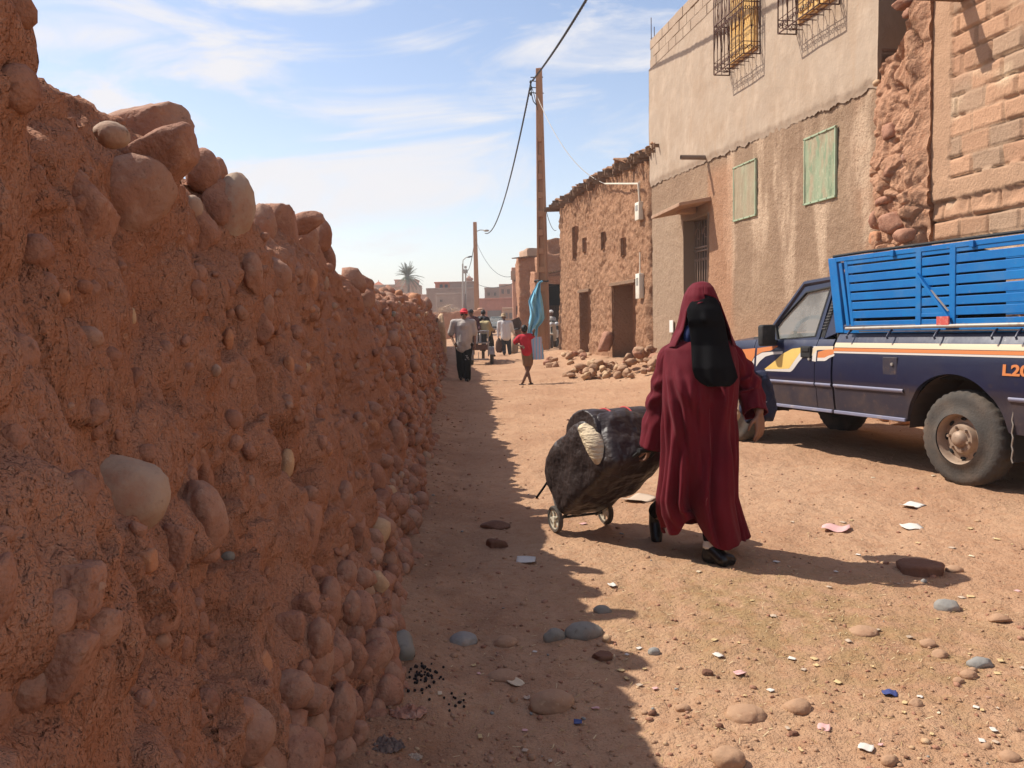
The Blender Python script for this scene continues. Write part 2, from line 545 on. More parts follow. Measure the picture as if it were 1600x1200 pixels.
# ------------------------------------------------------------------ the earth and cobble wall along the street
m_mud = mat('red_earth_wall', (0.42, 0.208, 0.126), 0.95, spec=0.10,
            vary=((3.0, (0.39, 0.175, 0.098), 0.42, 0.68), (7, (0.43, 0.225, 0.142), 0.5, 0.72), (14, (0.33, 0.145, 0.080), 0.52, 0.70), (60, (0.50, 0.28, 0.175), 0.58, 0.74)),
            bump=((34, 0.012, (1, 1, 0.45), 4), (75, 0.018, (1, 1, .7), 3), (180, 0.008), (24, 0.016, (1, 1, 0.22), 3)))
def wall_base(y): return -0.33 - 0.068 * y + 0.05 * np.sin(y * 0.9 + 0.5) * sstep(4, 8, y) + 0.03 * np.sin(y * 2.3)
WY = np.array([-1.5, 0.9, 1.18, 1.27, 1.5, 1.8, 2.1, 2.6, 3.0, 3.4, 3.9, 4.4, 5.0, 5.3, 6.5, 8.0, 10, 12.4, 14.5, 16, 20, 23, 25.5, 28.2])
WH = np.array([2.70, 2.60, 2.42, 1.77, 1.79, 1.83, 1.85, 1.82, 1.77, 1.73, 1.75, 1.82, 1.84, 1.70, 1.62, 1.60, 1.66, 1.76, 1.70, 1.84, 1.80, 1.86, 1.78, 1.72])
def wall_h(y): return np.interp(y, WY, WH)
def wall_point(y, t):                     # t: 0 foot, 1 top edge of the street face
    h = wall_h(y)
    foot = 0.10 * np.exp(-t * 5.0)
    return wall_base(y) - 0.34 * t + foot - 0.06, h * t
yy = [-1.5, -0.6, 0, 0.3]
q = 0.5
while q < 28.2:
    yy.append(q); q += float(np.clip(0.0052 * q ** 1.45, 0.0035, 0.07))
yy = np.array(yy)
tt = np.concatenate([np.linspace(-0.06, 1.0, 300), [1.0] * 46, np.linspace(0.96, -0.02, 24)])
sec = np.concatenate([np.zeros(300), np.linspace(0.0, 1.0, 46), np.ones(24)])     # 0 face, ramps across the top, 1 back
TH = 0.55
V = np.zeros((len(tt), len(yy), 3)); NRM = np.zeros_like(V)
for i in range(len(tt)):
    fx, fz = wall_point(yy, np.clip(tt[i], -0.06, 1))
    if i < 300:
        x = fx; z = fz; n = (0.97, 0.0, 0.24)
        k = sstep(0.93, 1.0, tt[i]); x = x - 0.05 * k ** 2
        n = (0.97 - 0.3 * k, 0, 0.24 + 0.45 * k)
    elif i < 346:
        s_ = sec[i]; x0, z0 = wall_point(yy, 1.0)
        x = x0 - 0.05 - s_ * TH; z = z0 + 0.07 * np.sin(s_ * math.pi) ; n = (0.3 * (1 - 2 * s_), 0, 0.95)
    else:
        x0, _z = wall_point(yy, 1.0); _x, z = wall_point(yy, tt[i]); x = x0 - 0.05 - TH - 0.15 * (1 - tt[i]); n = (-0.97, 0, 0.2)
    V[i, :, 0] = x; V[i, :, 1] = yy; V[i, :, 2] = z; NRM[i] = n
P = V.reshape(-1, 3); NN = NRM.reshape(-1, 3)
q = P * np.array([1, 1, 1])
stretch = np.array([1.0, 1.0, 0.38])
rub = sstep(6.0, 6.9, P[:, 1])            # from here on the face is cobble rubble
long_wall = None
d = 0.085 * fbm(q * 1.3, 3, 1) + 0.085 * fbm(q * stretch * 4.2, 4, 2) * (1 - 0.4 * rub) + 0.020 * (0.5 - np.abs(fbm(q * stretch * 13, 3, 3)) * 2.2) + 0.013 * fbm(q * np.array([30, 30, 20.0]), 3, 4)
f1, f2, wid = worley(q * np.array([9, 9, 7.0]), 5)
d += 0.045 * (0.5 - f1) * (1 - rub) * sstep(-0.2, 0.3, fbm(q * 2.1, 2, 8))
fb1, fb2, fbi = worley(q * np.array([4.6, 4.6, 5.2]) + 1.7, 9)
d += (1 - rub) * 0.042 * np.sqrt(np.clip(1 - (fb1 / 0.62) ** 2, 0, 1)) * (((fbi >> 4) % 5) < 3)
hole = sstep(0.30, 0.10, f1) * ((wid >> 5) % 7 == 0)
d -= 0.045 * hole * (1 - rub)
h1, h2, hid = worley(q * np.array([19, 19, 15.0]) + 0.7, 15)
hol = fbm(q * np.array([3.4, 3.4, 2.6]) + 21, 4, 18)
d -= (0.055 * sstep(0.06, 0.16, hol) + 0.04 * sstep(0.22, 0.30, hol)) * (1 - rub) * sstep(1.45, 1.7, P[:, 1]) * sstep(0.92, 0.78, P[:, 2] / wall_h(P[:, 1]))
d += 0.07 * sstep(1.30, 1.05, P[:, 1]) * sstep(1.5, 1.8, P[:, 2])
patch = sstep(-0.25, 0.2, fbm(q * 2.6 + 5, 2, 16))
d -= 0.024 * sstep(0.42, 0.12, h1) * ((hid >> 6) % 3 == 0) * patch
d += 0.014 * (0.5 - h1) * patch
crack = sstep(0.05, 0.0, np.abs(fbm(q * np.array([2.2, 2.2, 0.7]) + 4.4, 3, 12))) * sstep(0.0, 0.25, fbm(q * 1.1 + 2, 2, 14))
d -= 0.022 * crack
g1, g2, gid = worley(q * np.array([6.5, 6.5, 7.5]) + 3.7, 6)
dome = np.sqrt(np.clip(1 - (g1 / 0.62) ** 2, 0, 1))
d += rub * (0.075 * dome * (0.5 + ((gid >> 7) & 255) / 255.0) - 0.06)
P = P + NN * d[:, None]
BODY_V = P
long_wall = thing('earth_wall', 'long shaded red earth wall with cobbles set in it, running along the street', 'wall', (-1.0, 6.0, 0.0))
long_wall['kind'] = 'thing'
iw = np.array([1.0, 6.0, 0.0])
wb = quads('wall_body', P - np.array([-1.0, 6.0, 0]), grid_faces(len(tt), len(yy)), m_mud, None)
wb.parent = long_wall
# ends
mbe = MB()
m_stone = {
 'red': mat('dusty_red_cobble', (0.37, 0.185, 0.115), 0.9, vary=((6, (0.26, 0.115, 0.068), 0.4, 0.7), (16, (0.42, 0.235, 0.15), 0.52, 0.78), (60, (0.24, 0.11, 0.065), 0.55, 0.7)), bump=((20, 0.012), (70, 0.006), (150, .003))),
 'brown': mat('dusty_brown_cobble', (0.37, 0.215, 0.142), 0.9, vary=((7, (0.31, 0.145, 0.087), 0.40, 0.60), (14, (0.38, 0.235, 0.16), 0.5, 0.75), (50, (0.2, 0.1, 0.06), 0.56, 0.72)), bump=((16, 0.008), (60, 0.005), (140, .002))),
 'grey': mat('grey_river_cobble', (0.39, 0.275, 0.19), 0.88, vary=((5, (0.34, 0.165, 0.10), 0.46, 0.66), (9, (0.40, 0.30, 0.21), 0.5, 0.8), (45, (0.2, 0.13, 0.085), 0.58, 0.75)), bump=((14, 0.004), (120, 0.0015))),
 'orange': mat('orange_sandstone', (0.44, 0.21, 0.11), 0.9, vary=((8, (0.38, 0.15, 0.07), 0.45, 0.7), (40, (0.56, 0.30, 0.15), 0.55, 0.75)), bump=((26, 0.008), (110, 0.003))),
 'pale': mat('pale_limestone', (0.50, 0.33, 0.19), 0.85, vary=((8, (0.40, 0.23, 0.12), 0.45, 0.7), (40, (0.6, 0.44, 0.28), 0.55, 0.75)), bump=((26, 0.006), (110, 0.002))),
 'olive': mat('blue_grey_cobble', (0.225, 0.205, 0.165), 0.7, vary=((5, (0.26, 0.17, 0.11), 0.5, 0.75), (40, (0.14, 0.12, 0.09), 0.55, 0.75)), bump=((20, 0.003),)),
}
def face_hit(px, py, top=False):
    d = ray(px, py)
    lo = None
    # march along the ray until it passes behind the street face of the wall
    t = 0.3
    while t < 40:
        p = C0 + d * t
        h = float(wall_h(p.y)); tz = p.z / h
        fx, _ = wall_point(np.array(p.y), np.array(min(max(tz, 0), 1)))
        if p.x < float(fx) + 0.0:
            return p
        t += 0.012
    return None
def make_stone(c, rx, ry, rz, seed, ang, kind, sub, roty=0.0, name='stone', parent=None, yaw=None):
    v, f = stone_verts(sub, seed, ang)
    Rm = Matrix.Rotation(roty, 3, 'Y')                       # turned in the plane that faces the camera
    Rm = np.array((Matrix.Rotation(yaw if yaw is not None else 0.0, 3, 'Z')) @ Rm)
    v = (v * np.array([rx, ry, rz])) @ Rm.T
    return v + np.array(c), f
bpy.context.view_layer.update()
LW_LOC = Vector((-1.0, 6.0, 0.0))
def surf_hit(px, py):                       # first point of the uneven wall that the pixel's ray meets
    ok, p, n, _ = wb.ray_cast(C0 - LW_LOC, ray(px, py).normalized())
    return (p + LW_LOC) if ok else None
def surf_side(y_, z_):                      # the wall's surface met from the street at a given place
    ok, p, n, _ = wb.ray_cast(Vector((3.0, y_, z_)) - LW_LOC, Vector((-1, 0, 0)))
    return (p + LW_LOC, n) if ok else (None, None)
# px, py, width, height, turn (deg, clockwise in the picture), angular 0..1, kind, how far it stands out 0..1
ST = [(234,203,112,66,18,.75,'brown',.6),(254,252,122,62,32,.7,'red',.6),(219,312,140,112,35,.45,'brown',.45),
 (140,330,120,130,50,.95,'red',.35),(321,268,50,64,10,.3,'red',.6),(345,275,24,52,0,.4,'red',.6),(304,325,27,36,0,.2,'grey',.6),(324,367,58,80,0,.6,'red',.4),
 (354,323,54,76,5,.5,'red',.5),(376,330,56,108,-12,.3,'grey',.5),(415,362,40,80,-8,.3,'brown',.55),(450,360,44,84,8,.85,'red',.5),
 (479,349,62,30,18,.4,'red',.6),(507,367,30,50,0,.5,'red',.6),(479,384,46,72,-14,.4,'brown',.5),(516,408,26,52,0,.4,'red',.5),(400,428,32,60,0,.3,'brown',.5),
 (433,432,54,54,30,.25,'brown',.5),(420,483,26,46,-10,.3,'brown',.5),(488,443,24,34,0,.8,'orange',.5),(468,432,30,44,0,.5,'red',.4),(509,442,14,24,0,.2,'grey',.5),
 (526,498,13,22,0,.6,'orange',.6),(411,511,42,46,20,.7,'red',.4),(450,508,22,48,0,.4,'brown',.35),(493,490,24,26,0,.3,'brown',.4),(361,531,16,32,0,.6,'orange',.5),
 (208,494,9,23,0,.8,'pale',.5),(453,570,17,27,0,.6,'orange',.6),(190,775,144,116,-8,.08,'grey',.62),(317,722,66,90,10,.9,'red',.3),(325,806,62,112,18,.55,'brown',.55),
 (233,878,33,40,0,.85,'orange',.5),(284,855,46,62,-10,.8,'red',.45),(450,726,22,46,-8,.2,'pale',.6),(487,772,26,24,0,.1,'brown',.5),(490,832,42,90,-12,.95,'red',.4),
 (357,870,21,19,0,.05,'olive',.6),(141,920,70,92,12,.9,'red',.3),(106,1030,112,120,-22,.92,'red',.38),(58,1078,70,74,0,.3,'brown',.35),(6,930,46,130,-6,.5,'red',.5),
 (8,1120,60,120,0,.6,'red',.4),(255,978,74,42,0,.9,'red',.22),(541,900,36,46,-20,.15,'brown',.6),(566,905,36,34,15,.15,'brown',.6),(585,912,20,44,-12,.4,'red',.5),
 (519,948,40,84,-8,.3,'brown',.55),(553,953,34,54,0,.2,'brown',.55),(503,1000,38,62,-6,.25,'brown',.55),(497,1044,58,96,-12,.2,'brown',.55),(459,1080,66,60,10,.15,'brown',.6),
 (391,1150,100,98,-15,.25,'brown',.45),(459,1165,48,68,0,.15,'brown',.5),(498,1120,44,52,0,.3,'brown',.5),(541,1118,48,94,-12,.4,'brown',.5),(572,1103,28,58,-18,.35,'red',.5),
 (592,1115,30,42,-10,.2,'brown',.5),(604,1078,24,42,-18,.3,'brown',.5),(589,1013,48,54,-20,.2,'brown',.55),(618,982,40,48,-10,.5,'red',.5),(558,1030,52,74,-14,.6,'red',.45),
 (535,1180,60,54,0,.4,'brown',.5),(456,980,52,50,0,.95,'red',.5),(487,945,52,40,10,.9,'red',.3),(417,1041,26,46,10,.9,'orange',.4),(496,897,30,24,0,.5,'red',.5),
 (589,764,44,82,-12,.45,'red',.45),(541,778,28,50,-14,.2,'brown',.5),(597,828,44,36,12,.15,'brown',.6),(558,832,36,44,0,.9,'red',.5),(588,855,26,34,-10,.15,'brown',.6),
 (537,863,24,36,0,.3,'brown',.5),(621,685,32,54,-14,.3,'brown',.5),(652,684,40,30,25,.4,'brown',.5),(649,704,34,30,28,.5,'brown',.5),(670,719,16,26,-25,.2,'brown',.6),
 (601,719,32,24,-10,.5,'brown',.55),(616,727,26,28,0,.8,'red',.5),(632,744,18,22,0,.1,'brown',.6),(618,752,20,26,0,.3,'brown',.5),(584,642,32,26,0,.4,'brown',.5),
 (585,668,18,26,0,.8,'orange',.4),(563,655,16,22,0,.3,'brown',.45),(560,745,14,14,0,.3,'brown',.4),(602,790,16,22,0,.3,'brown',.5),(622,800,22,28,-12,.3,'brown',.5),
 (470,650,22,22,0,.4,'brown',.3),(400,640,18,20,0,.5,'red',.3),(30,700,36,60,0,.7,'red',.25),(60,640,40,40,0,.8,'red',.2),(330,1000,40,30,0,.9,'red',.2)]
n_parts = 0
mass = {k: [[], [], 0] for k in m_stone}
for i, (px, py, w, h, turn, ang, kind, out) in enumerate(ST):
    p = surf_hit(px, py) or face_hit(px, py)
    if p is None: continue
    if p.y > 1.4 * face_hit(px, py).y: p = face_hit(px, py)
    dist = p.y
    k = dist / FPX / 2
    rx, rz = w * k, h * k
    ry = max(min(0.5 * (rx + rz), 0.2), 0.5 * max(rx, rz))
    c = np.array(p) + np.array(Vector((-0.93, 0.3, 0.1)).normalized()) * ry * (1.05 - 1.45 * out)
    v, f = make_stone(c, rx * 1.12, ry, rz * 1.12, 100 + i, ang, kind, 4 if w * h > 1500 else 3, R(-turn), yaw=0.12)
    loc = c
    o = quads('stone', v - loc, f, m_stone[kind])
    o.parent = long_wall; o.location = Vector(loc) - long_wall.location
    n_parts += 1
# smaller cobbles, too many to name one by one
rs = np.random.RandomState(5)
allv, allf, allm, nv = [], [], [], 0
KN = ['red', 'brown', 'grey', 'orange', 'pale', 'olive']
pts_ = []
def try_put(y_, t_, r_):
    fx, fz = wall_point(np.array(y_), np.array(t_))
    c_ = np.array([float(fx), y_, float(fz)])
    for (a_, b_) in pts_[-500:]:
        if np.linalg.norm(a_ - c_) < 0.78 * (b_ + r_): return
    if float(fz) > 0.02 and y_ < 28:
        p_, n_ = surf_side(float(y_), float(fz) - 0.02)
        if p_ is not None: c_ = np.array(p_)
    pts_.append((c_, r_))
cand = []
for k in range(9000):
    zone = rs.rand()
    if zone < 0.80: y_ = 6.3 + 21.8 * rs.rand() ** 1.5; t_ = rs.uniform(0.0, 1.0); r_ = rs.uniform(0.03, 0.075) * (1.9 if rs.rand() < .15 else 1)
    elif zone < 0.93: y_ = rs.uniform(1.2, 6.5); t_ = rs.uniform(0, 0.22) ** 1.0; r_ = rs.uniform(0.03, 0.075)
    else: y_ = rs.uniform(0.8, 6.5); t_ = rs.uniform(0.1, 0.95); r_ = rs.uniform(0.008, 0.03)
    cand.append((y_, t_, r_))
cand.sort(key=lambda c: c[0])
for c in cand:
    try_put(*c)
for j, (c, r_) in enumerate(pts_):
    sub = 3 if c[1] < 4 else (2 if c[1] < 16 else 1)
    if r_ < 0.03: sub = 2
    kind = rs.choice(len(KN), p=[.48, .44, .04, .02, .01, .01] if r_ > .03 else [.80, .14, .01, .03, .02, 0])
    a3 = rs.uniform(0.75, 1.25, 3)
    v, f = stone_verts(sub, int(rs.randint(1, 99999)), rs.choice([0.2, 0.45, 0.8], p=[.35, .3, .35]))
    v = (v * r_ * a3) @ rot_rand(rs, 0.9).T + c + np.array([0.9, 0, 0.15]) * r_ * rs.uniform(-0.6, 0.25)
    allv.append(v); allf.append(f + nv); allm += [kind] * len(f); nv += len(v)
# cobbles bedded along the far top of the wall
for k in range(120):
    y_ = rs.uniform(5.4, 28); r_ = rs.uniform(0.05, 0.13) * (1 if y_ > 8 else 0.8)
    fx, fz = wall_point(np.array(y_), np.array(1.0))
    c = np.array([float(fx) - rs.uniform(0, 0.45), y_, float(fz) + rs.uniform(-0.02, 0.05)])
    v, f = stone_verts(2, int(rs.randint(1, 99999)), rs.choice([0.2, 0.8]))
    v = (v * r_ * rs.uniform(.7, 1.3, 3)) @ rot_rand(rs).T + c
    allv.append(v); allf.append(f + nv); allm += [rs.choice([0, 1, 3, 4], p=[.4, .4, .1, .1])] * len(f); nv += len(v)
es = quads('small_stone', np.concatenate(allv) - np.array([-1.0, 6.0, 0]), np.concatenate(allf), [m_stone[k] for k in KN], None, True, allm)
es.parent = long_wall
es['kind'] = 'stuff'
# the pebble that lies loose on top
p = face_hit(183, 232); p = pt(175, 211, 1.78)
v, f = make_stone(p, 0.036, 0.034, 0.0285, 77, 0.1, 'grey', 4, R(12))
o = quads('loose_cobble', v - np.array(p), f, m_stone['pale' if False else 'grey']); o.location = p
tag(o, 'smooth pale grey pebble lying loose on top of the earth wall', 'stone')
# ------------------------------------------------------------------ the row of houses across the street
def fpanel(name, u0, u1, h0, h1, res, disp, mats, parent, holes=(), depth=6.0, hmin=None, top=None, col=None, hole_noise=0.0, seed=0):
    """a wall face on the building line as a fine grid pushed in and out by disp(u,h), with openings, and flanks that run back"""
    us = np.linspace(u0, u1, max(2, int((u1 - u0) / res))); hs = np.linspace(h0, h1, max(2, int((h1 - h0) / res)))
    Uu, Hh = np.meshgrid(us, hs)
    if top is not None:
        tp = top(us)[None, :]; Hh = h0 + (Hh - h0) * (tp - h0) / (h1 - h0)
    if hmin is not None:
        bt = hmin(us)[None, :]; Hh = bt + (Hh - h0) * ((tp if top is not None else h1) - bt) / ((tp if top is not None else h1) - h0)
    uu, hh = Uu.ravel(), Hh.ravel()
    n = disp(uu, hh)
    nr, nc = Uu.shape
    f = grid_faces(nr, nc)
    cu = uu[f].mean(1); ch = hh[f].mean(1)
    if hole_noise:
        pp = np.stack([cu * 6, ch * 6, np.full_like(cu, seed)], 1); cu = cu + hole_noise * fbm(pp, 3, 3); ch = ch + hole_noise * fbm(pp, 3, 7)
    keep = np.ones(len(f), bool)
    for (a, b, c, d) in holes:
        keep &= ~((cu > a) & (cu < b) & (ch > c) & (ch < d))
    f = f[keep]
    base = np.array([FO.x, FO.y, 0]); D = np.array(FD); Nn = np.array(FN)
    v = base + uu[:, None] * D + n[:, None] * Nn + hh[:, None] * np.array([0, 0, 1.0])
    # flanks and roof run back from the outer edge
    idx = np.arange(nr * nc).reshape(nr, nc)
    loop = list(idx[:, 0][::-1]) [::-1]
    edge = list(idx[:, 0]) + list(idx[-1, 1:]) + list(idx[:-1, -1][::-1])
    back = v[edge] - Nn * depth
    nb = len(v); v = np.concatenate([v, back])
    e = np.array(edge)
    k = np.arange(len(e) - 1)
    sk = np.stack([e[k], nb + k, nb + k + 1, e[k + 1]], 1)
    f = np.concatenate([f, sk])
    inv = np.array(parent.location)
    o = quads(name, v - inv, f, mats, None)
    o.parent = parent
    if col is not None:
        c = np.ones((len(v), 3)); c[:len(uu)] = col(uu, hh); c[len(uu):] = c[edge]
        color_attr(o, c)
    return o
def fbox(mb, u0, u1, h0, h1, n0, n1, m=0):
    v = [F(u, h, n) for h in (h0, h1) for (u, n) in ((u0, n0), (u1, n0), (u1, n1), (u0, n1))]
    mb.add(v, [(3, 2, 1, 0), (4, 5, 6, 7), (0, 1, 5, 4), (1, 2, 6, 5), (2, 3, 7, 6), (3, 0, 4, 7)], m)
    return mb
def freveal(mb, u0, u1, h0, h1, n0, n1, back=True, m=0, mb_back=None):
    q = [(u0, h0), (u1, h0), (u1, h1), (u0, h1)]
    v = [F(u, h, n0) for u, h in q] + [F(u, h, n1) for u, h in q]
    f = [(k, (k + 1) % 4, 4 + (k + 1) % 4, 4 + k) for k in range(4)]
    if back: f.append((4, 5, 6, 7))
    mb.add(v, f, m)
m_mudhouse = mat('mud_plaster_house', (0.30, 0.163, 0.092), 0.95, spec=0.12,
    vary=((1.2, (0.355, 0.19, 0.107), 0.35, 0.7), (7, (0.27, 0.130, 0.068), 0.5, 0.75), (30, (0.25, 0.115, 0.058), 0.55, 0.75), (60, (0.46, 0.27, 0.15), 0.60, 0.76)),
    bump=((16, 0.03), (45, 0.016), (130, 0.006)))
m_wood = mat('weathered_wood', (0.23, 0.135, 0.075), 0.85, vary=((6, (0.15, 0.085, 0.05), 0.4, 0.7, (1, 1, 6)), (20, (0.32, 0.21, 0.13), 0.55, 0.8, (1, 1, 3))), bump=((30, 0.004, (1, 1, 4)),))
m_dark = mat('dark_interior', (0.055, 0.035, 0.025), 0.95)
m_iron = mat('rusty_wrought_iron', (0.10, 0.050, 0.040), 0.7, vary=((20, (0.16, 0.075, 0.045), 0.45, 0.7),), metal=0.2)
m_white = mat('off_white_plastic', (0.68, 0.62, 0.50), 0.5, vary=((9, (0.55, 0.45, 0.33), 0.5, 0.8),))
m_conc = mat('raw_concrete', (0.36, 0.29, 0.22), 0.9, vary=((5, (0.29, 0.22, 0.16), 0.4, 0.7), (40, (0.44, 0.36, 0.28), 0.55, 0.75)), bump=((50, 0.006),))

# ---- the mud house
uN, uF = pf(1026, 400)[0], pf(872, 400)[0]
bz = lambda u: float(gz(F(u, 0).x, F(u, 0).y))
mud = thing('mud_house', 'two storey red mud house with two bare doorways and slit openings', 'house', F((uN + uF) / 2, 0.0, -2))
mud['kind'] = 'thing'
def opx(x0, y0, x1, y1):
    a, b = pf(x0, y0), pf(x1, y1)
    return (min(a[0], b[0]), max(a[0], b[0]), min(a[1], b[1]), max(a[1], b[1]))
def door_px(xl, xr, ytop_l, ytop_r, ybot_l, ybot_r):
    a, b, c, d = pf(xl, ytop_l), pf(xr, ytop_r), pf(xl, ybot_l), pf(xr, ybot_r)
    return (b[0], a[0], (c[1] + d[1]) / 2, (a[1] + b[1]) / 2)
dA = door_px(907, 920, 458, 456, 552, 549)
dB = door_px(958, 991, 446, 444, 562, 555)
dA = (dA[0], dA[1], dA[2] - 0.3, dA[3]); dB = (dB[0], dB[1], dB[2] - 0.3, dB[3])
slits = [opx(894, 357, 899, 404), opx(910, 374, 913, 392), opx(939, 365, 943, 388), opx(970, 374, 974, 398)]
RT = lambda us: np.interp(us, [uN, (uN + uF) / 2, uF], [pf(1022, 238)[1], pf(945, 275)[1], pf(874, 322)[1]]) + 0.05 * np.sin(us * 5)
def d_mud(u, h):
    p = np.stack([u, h, np.zeros_like(u)], 1)
    d = 0.10 * fbm(p * 0.55, 3, 61) + 0.05 * fbm(p * 2.3, 3, 62) + 0.055 * fbm(p * np.array([8, 6, 1]), 3, 63)
    f1, f2, wid = worley(p * np.array([7, 7, 1]), 64)
    d += 0.05 * (0.45 - f1)
    cr = sstep(0.05, 0.0, np.abs(fbm(p * np.array([0.9, .35, 1]) + 7, 3, 65))) * sstep(0.05, 0.3, fbm(p * 0.8 + 3, 2, 66))
    d -= 0.06 * cr
    # the near corner is broken away and bulges at its foot
    k = sstep(uN + 1.1, uN, u)
    g1, g2, _ = worley(p * np.array([3.2, 3.2, 1]) + 2, 67)
    kk = sstep(uN + 0.75, uN + 0.45, u + 0.22 * fbm(p * np.array([1, 1.6, 1]) + 3, 3, 69))
    d -= kk * (0.16 + 0.42 * sstep(-0.15, 0.15, fbm(p * np.array([.3, .75, 1]) + 11, 2, 68)) * sstep(1.3, 2.2, h) * sstep(4.9, 4.3, h)) - kk * 0.20 * (0.5 - g1)
    d -= 0.05 * sstep(0.5, 3.5, h) 
    for (a, b, c, e) in (dA, dB):
        m = np.exp(-((np.maximum(np.maximum(a - u, u - b), 0)) / 0.12) ** 2) * sstep(e + 0.15, e, h)
        d += 0.0 * m
    return d
fpanel('wall', uN, uF, -0.3, 5.4, 0.036, d_mud, m_mudhouse, mud, holes=[dA, dB] + slits, depth=5.0, top=RT, hole_noise=0.05)
inv = Vector(mud.location)
for nm, dd, dep in (('doorway', dA, 0.55), ('doorway', dB, 0.6)):
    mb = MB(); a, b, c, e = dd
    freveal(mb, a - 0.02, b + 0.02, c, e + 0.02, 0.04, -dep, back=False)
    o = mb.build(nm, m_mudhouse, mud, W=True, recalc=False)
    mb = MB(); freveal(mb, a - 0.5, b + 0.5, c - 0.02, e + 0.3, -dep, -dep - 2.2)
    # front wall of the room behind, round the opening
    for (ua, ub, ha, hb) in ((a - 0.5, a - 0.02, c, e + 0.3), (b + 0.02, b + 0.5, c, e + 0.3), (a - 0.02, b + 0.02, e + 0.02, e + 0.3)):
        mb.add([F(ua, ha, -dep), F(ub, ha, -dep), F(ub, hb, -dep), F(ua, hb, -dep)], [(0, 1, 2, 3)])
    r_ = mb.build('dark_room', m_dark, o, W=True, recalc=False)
    mb = MB()
    mb.bar(F(a - 0.18, e + 0.05, -0.02), F(b + 0.18, e + 0.05, -0.02), 0.16, 0.09)
    mb.bar(F(a - 0.15, e + 0.05, -0.22), F(b + 0.15, e + 0.04, -0.22), 0.16, 0.08)
    mb.build('lintel', m_wood, o, W=True, bevel=0.01)
for sl_ in slits:
    mb = MB(); a, b, c, e = sl_
    freveal(mb, a - 0.03, b + 0.03, c - 0.03, e + 0.03, 0.0, -0.5)
    mb.build('slit_window', m_mudhouse, mud, W=True, recalc=False)
# eaves: earth on reed and board ends that stick out over the street
rs = np.random.RandomState(3)
mb = MB(); mbr = MB()
u = uN - 0.15
while u < uF + 0.45:
    h = float(RT(np.array(min(max(u, uN), uF)))) 
    L = rs.uniform(0.10, 0.34) + (0.25 if u > uF - 0.6 else 0)
    for k in range(3):
        uu = u + rs.uniform(-.12, .12); hh = h + 0.02 + 0.03 * k + rs.uniform(-.02, .02)
        mb.bar(F(uu, hh, -0.6), F(uu + rs.uniform(-.12, .2), hh - rs.uniform(0.0, 0.10), L * (1 - 0.18 * k) * rs.uniform(.6, 1.1)), rs.uniform(.04, .16), rs.uniform(.015, .04), up=FD)
    u += 0.17
mb.build('eaves_board', m_wood, mud, W=True)['kind'] = 'stuff'
us = np.linspace(uN - 0.1, uF + 0.3, 200); rr = []
for i, u in enumerate(us):
    h = float(RT(np.array(min(max(u, uN), uF))))
    ring = []
    for (n_, dh) in ((-4.9, 0.1), (-0.6, 0.12), (0.04, 0.10), (0.10, 0.13), (0.06, 0.17), (-0.2, 0.20), (-1.2, 0.22), (-4.9, 0.20)):
        j = fbm(np.array([[u * 3, n_ * 3, dh * 9], [u * 9, n_ * 5, 2]]), 3, 5)
        ring.append(F(u, h + dh + 0.10 * j[0] + 0.05 * j[1], n_ + (0.22 * j[0] + 0.14 * j[1] if n_ > -4 else 0)))
    rr.append(ring)
mbr.loft(rr); mbr.build('roof', m_mudhouse, mud, W=True, smooth='all')
# boxes and pipe on the corner
def meter_box(px, py, w, h, label):
    u_, h_ = pf(px, py)
    n_ = float(d_mud(np.array([u_]), np.array([h_]))[0])
    n_ = max(n_, -0.06)
    t = thing('meter_box', label, 'meter box', F(u_, h_, n_))
    t['kind'] = 'thing'
    mb = MB(); mb2 = MB()
    rot = Matrix((FD, FN, Vector((0, 0, 1)))).transposed()
    mb.box(FN * 0.06, (w, 0.12, h), rot); b_ = mb.build('case', m_white, t, bevel=0.012, smooth=True)
    mb2.box(FN * 0.124 + Vector((0, 0, h * .18)), (w * .5, 0.012, h * .3), rot); mb2.build('window', plain('meter_glass', (0.25, 0.22, 0.18), 0.3), t)
    mb3 = MB(); mb3.tube([FN * 0.05 + Vector((0, 0, h / 2)), FN * 0.04 + Vector((0, 0, h / 2 + 0.5))], 0.016); mb3.build('conduit', m_white, t, smooth=True)
meter_box(999, 330, 0.30, 0.42, 'small white meter box high on the broken corner of the mud house')
meter_box(1000, 447, 0.30, 0.60, 'tall white meter box beside the wider doorway of the mud house')
a, b = pf(944, 287, 0.12), pf(996, 287, 0.12)
mb = MB(); mb.tube([F(a[0], a[1], 0.10), F(b[0], b[1], 0.10), F(b[0], b[1] - 0.45, 0.07)], 0.022); 
o = mb.build('service_pipe', m_white, None, smooth=True); tag(o, 'thin pale service pipe across the top of the mud house', 'pipe')
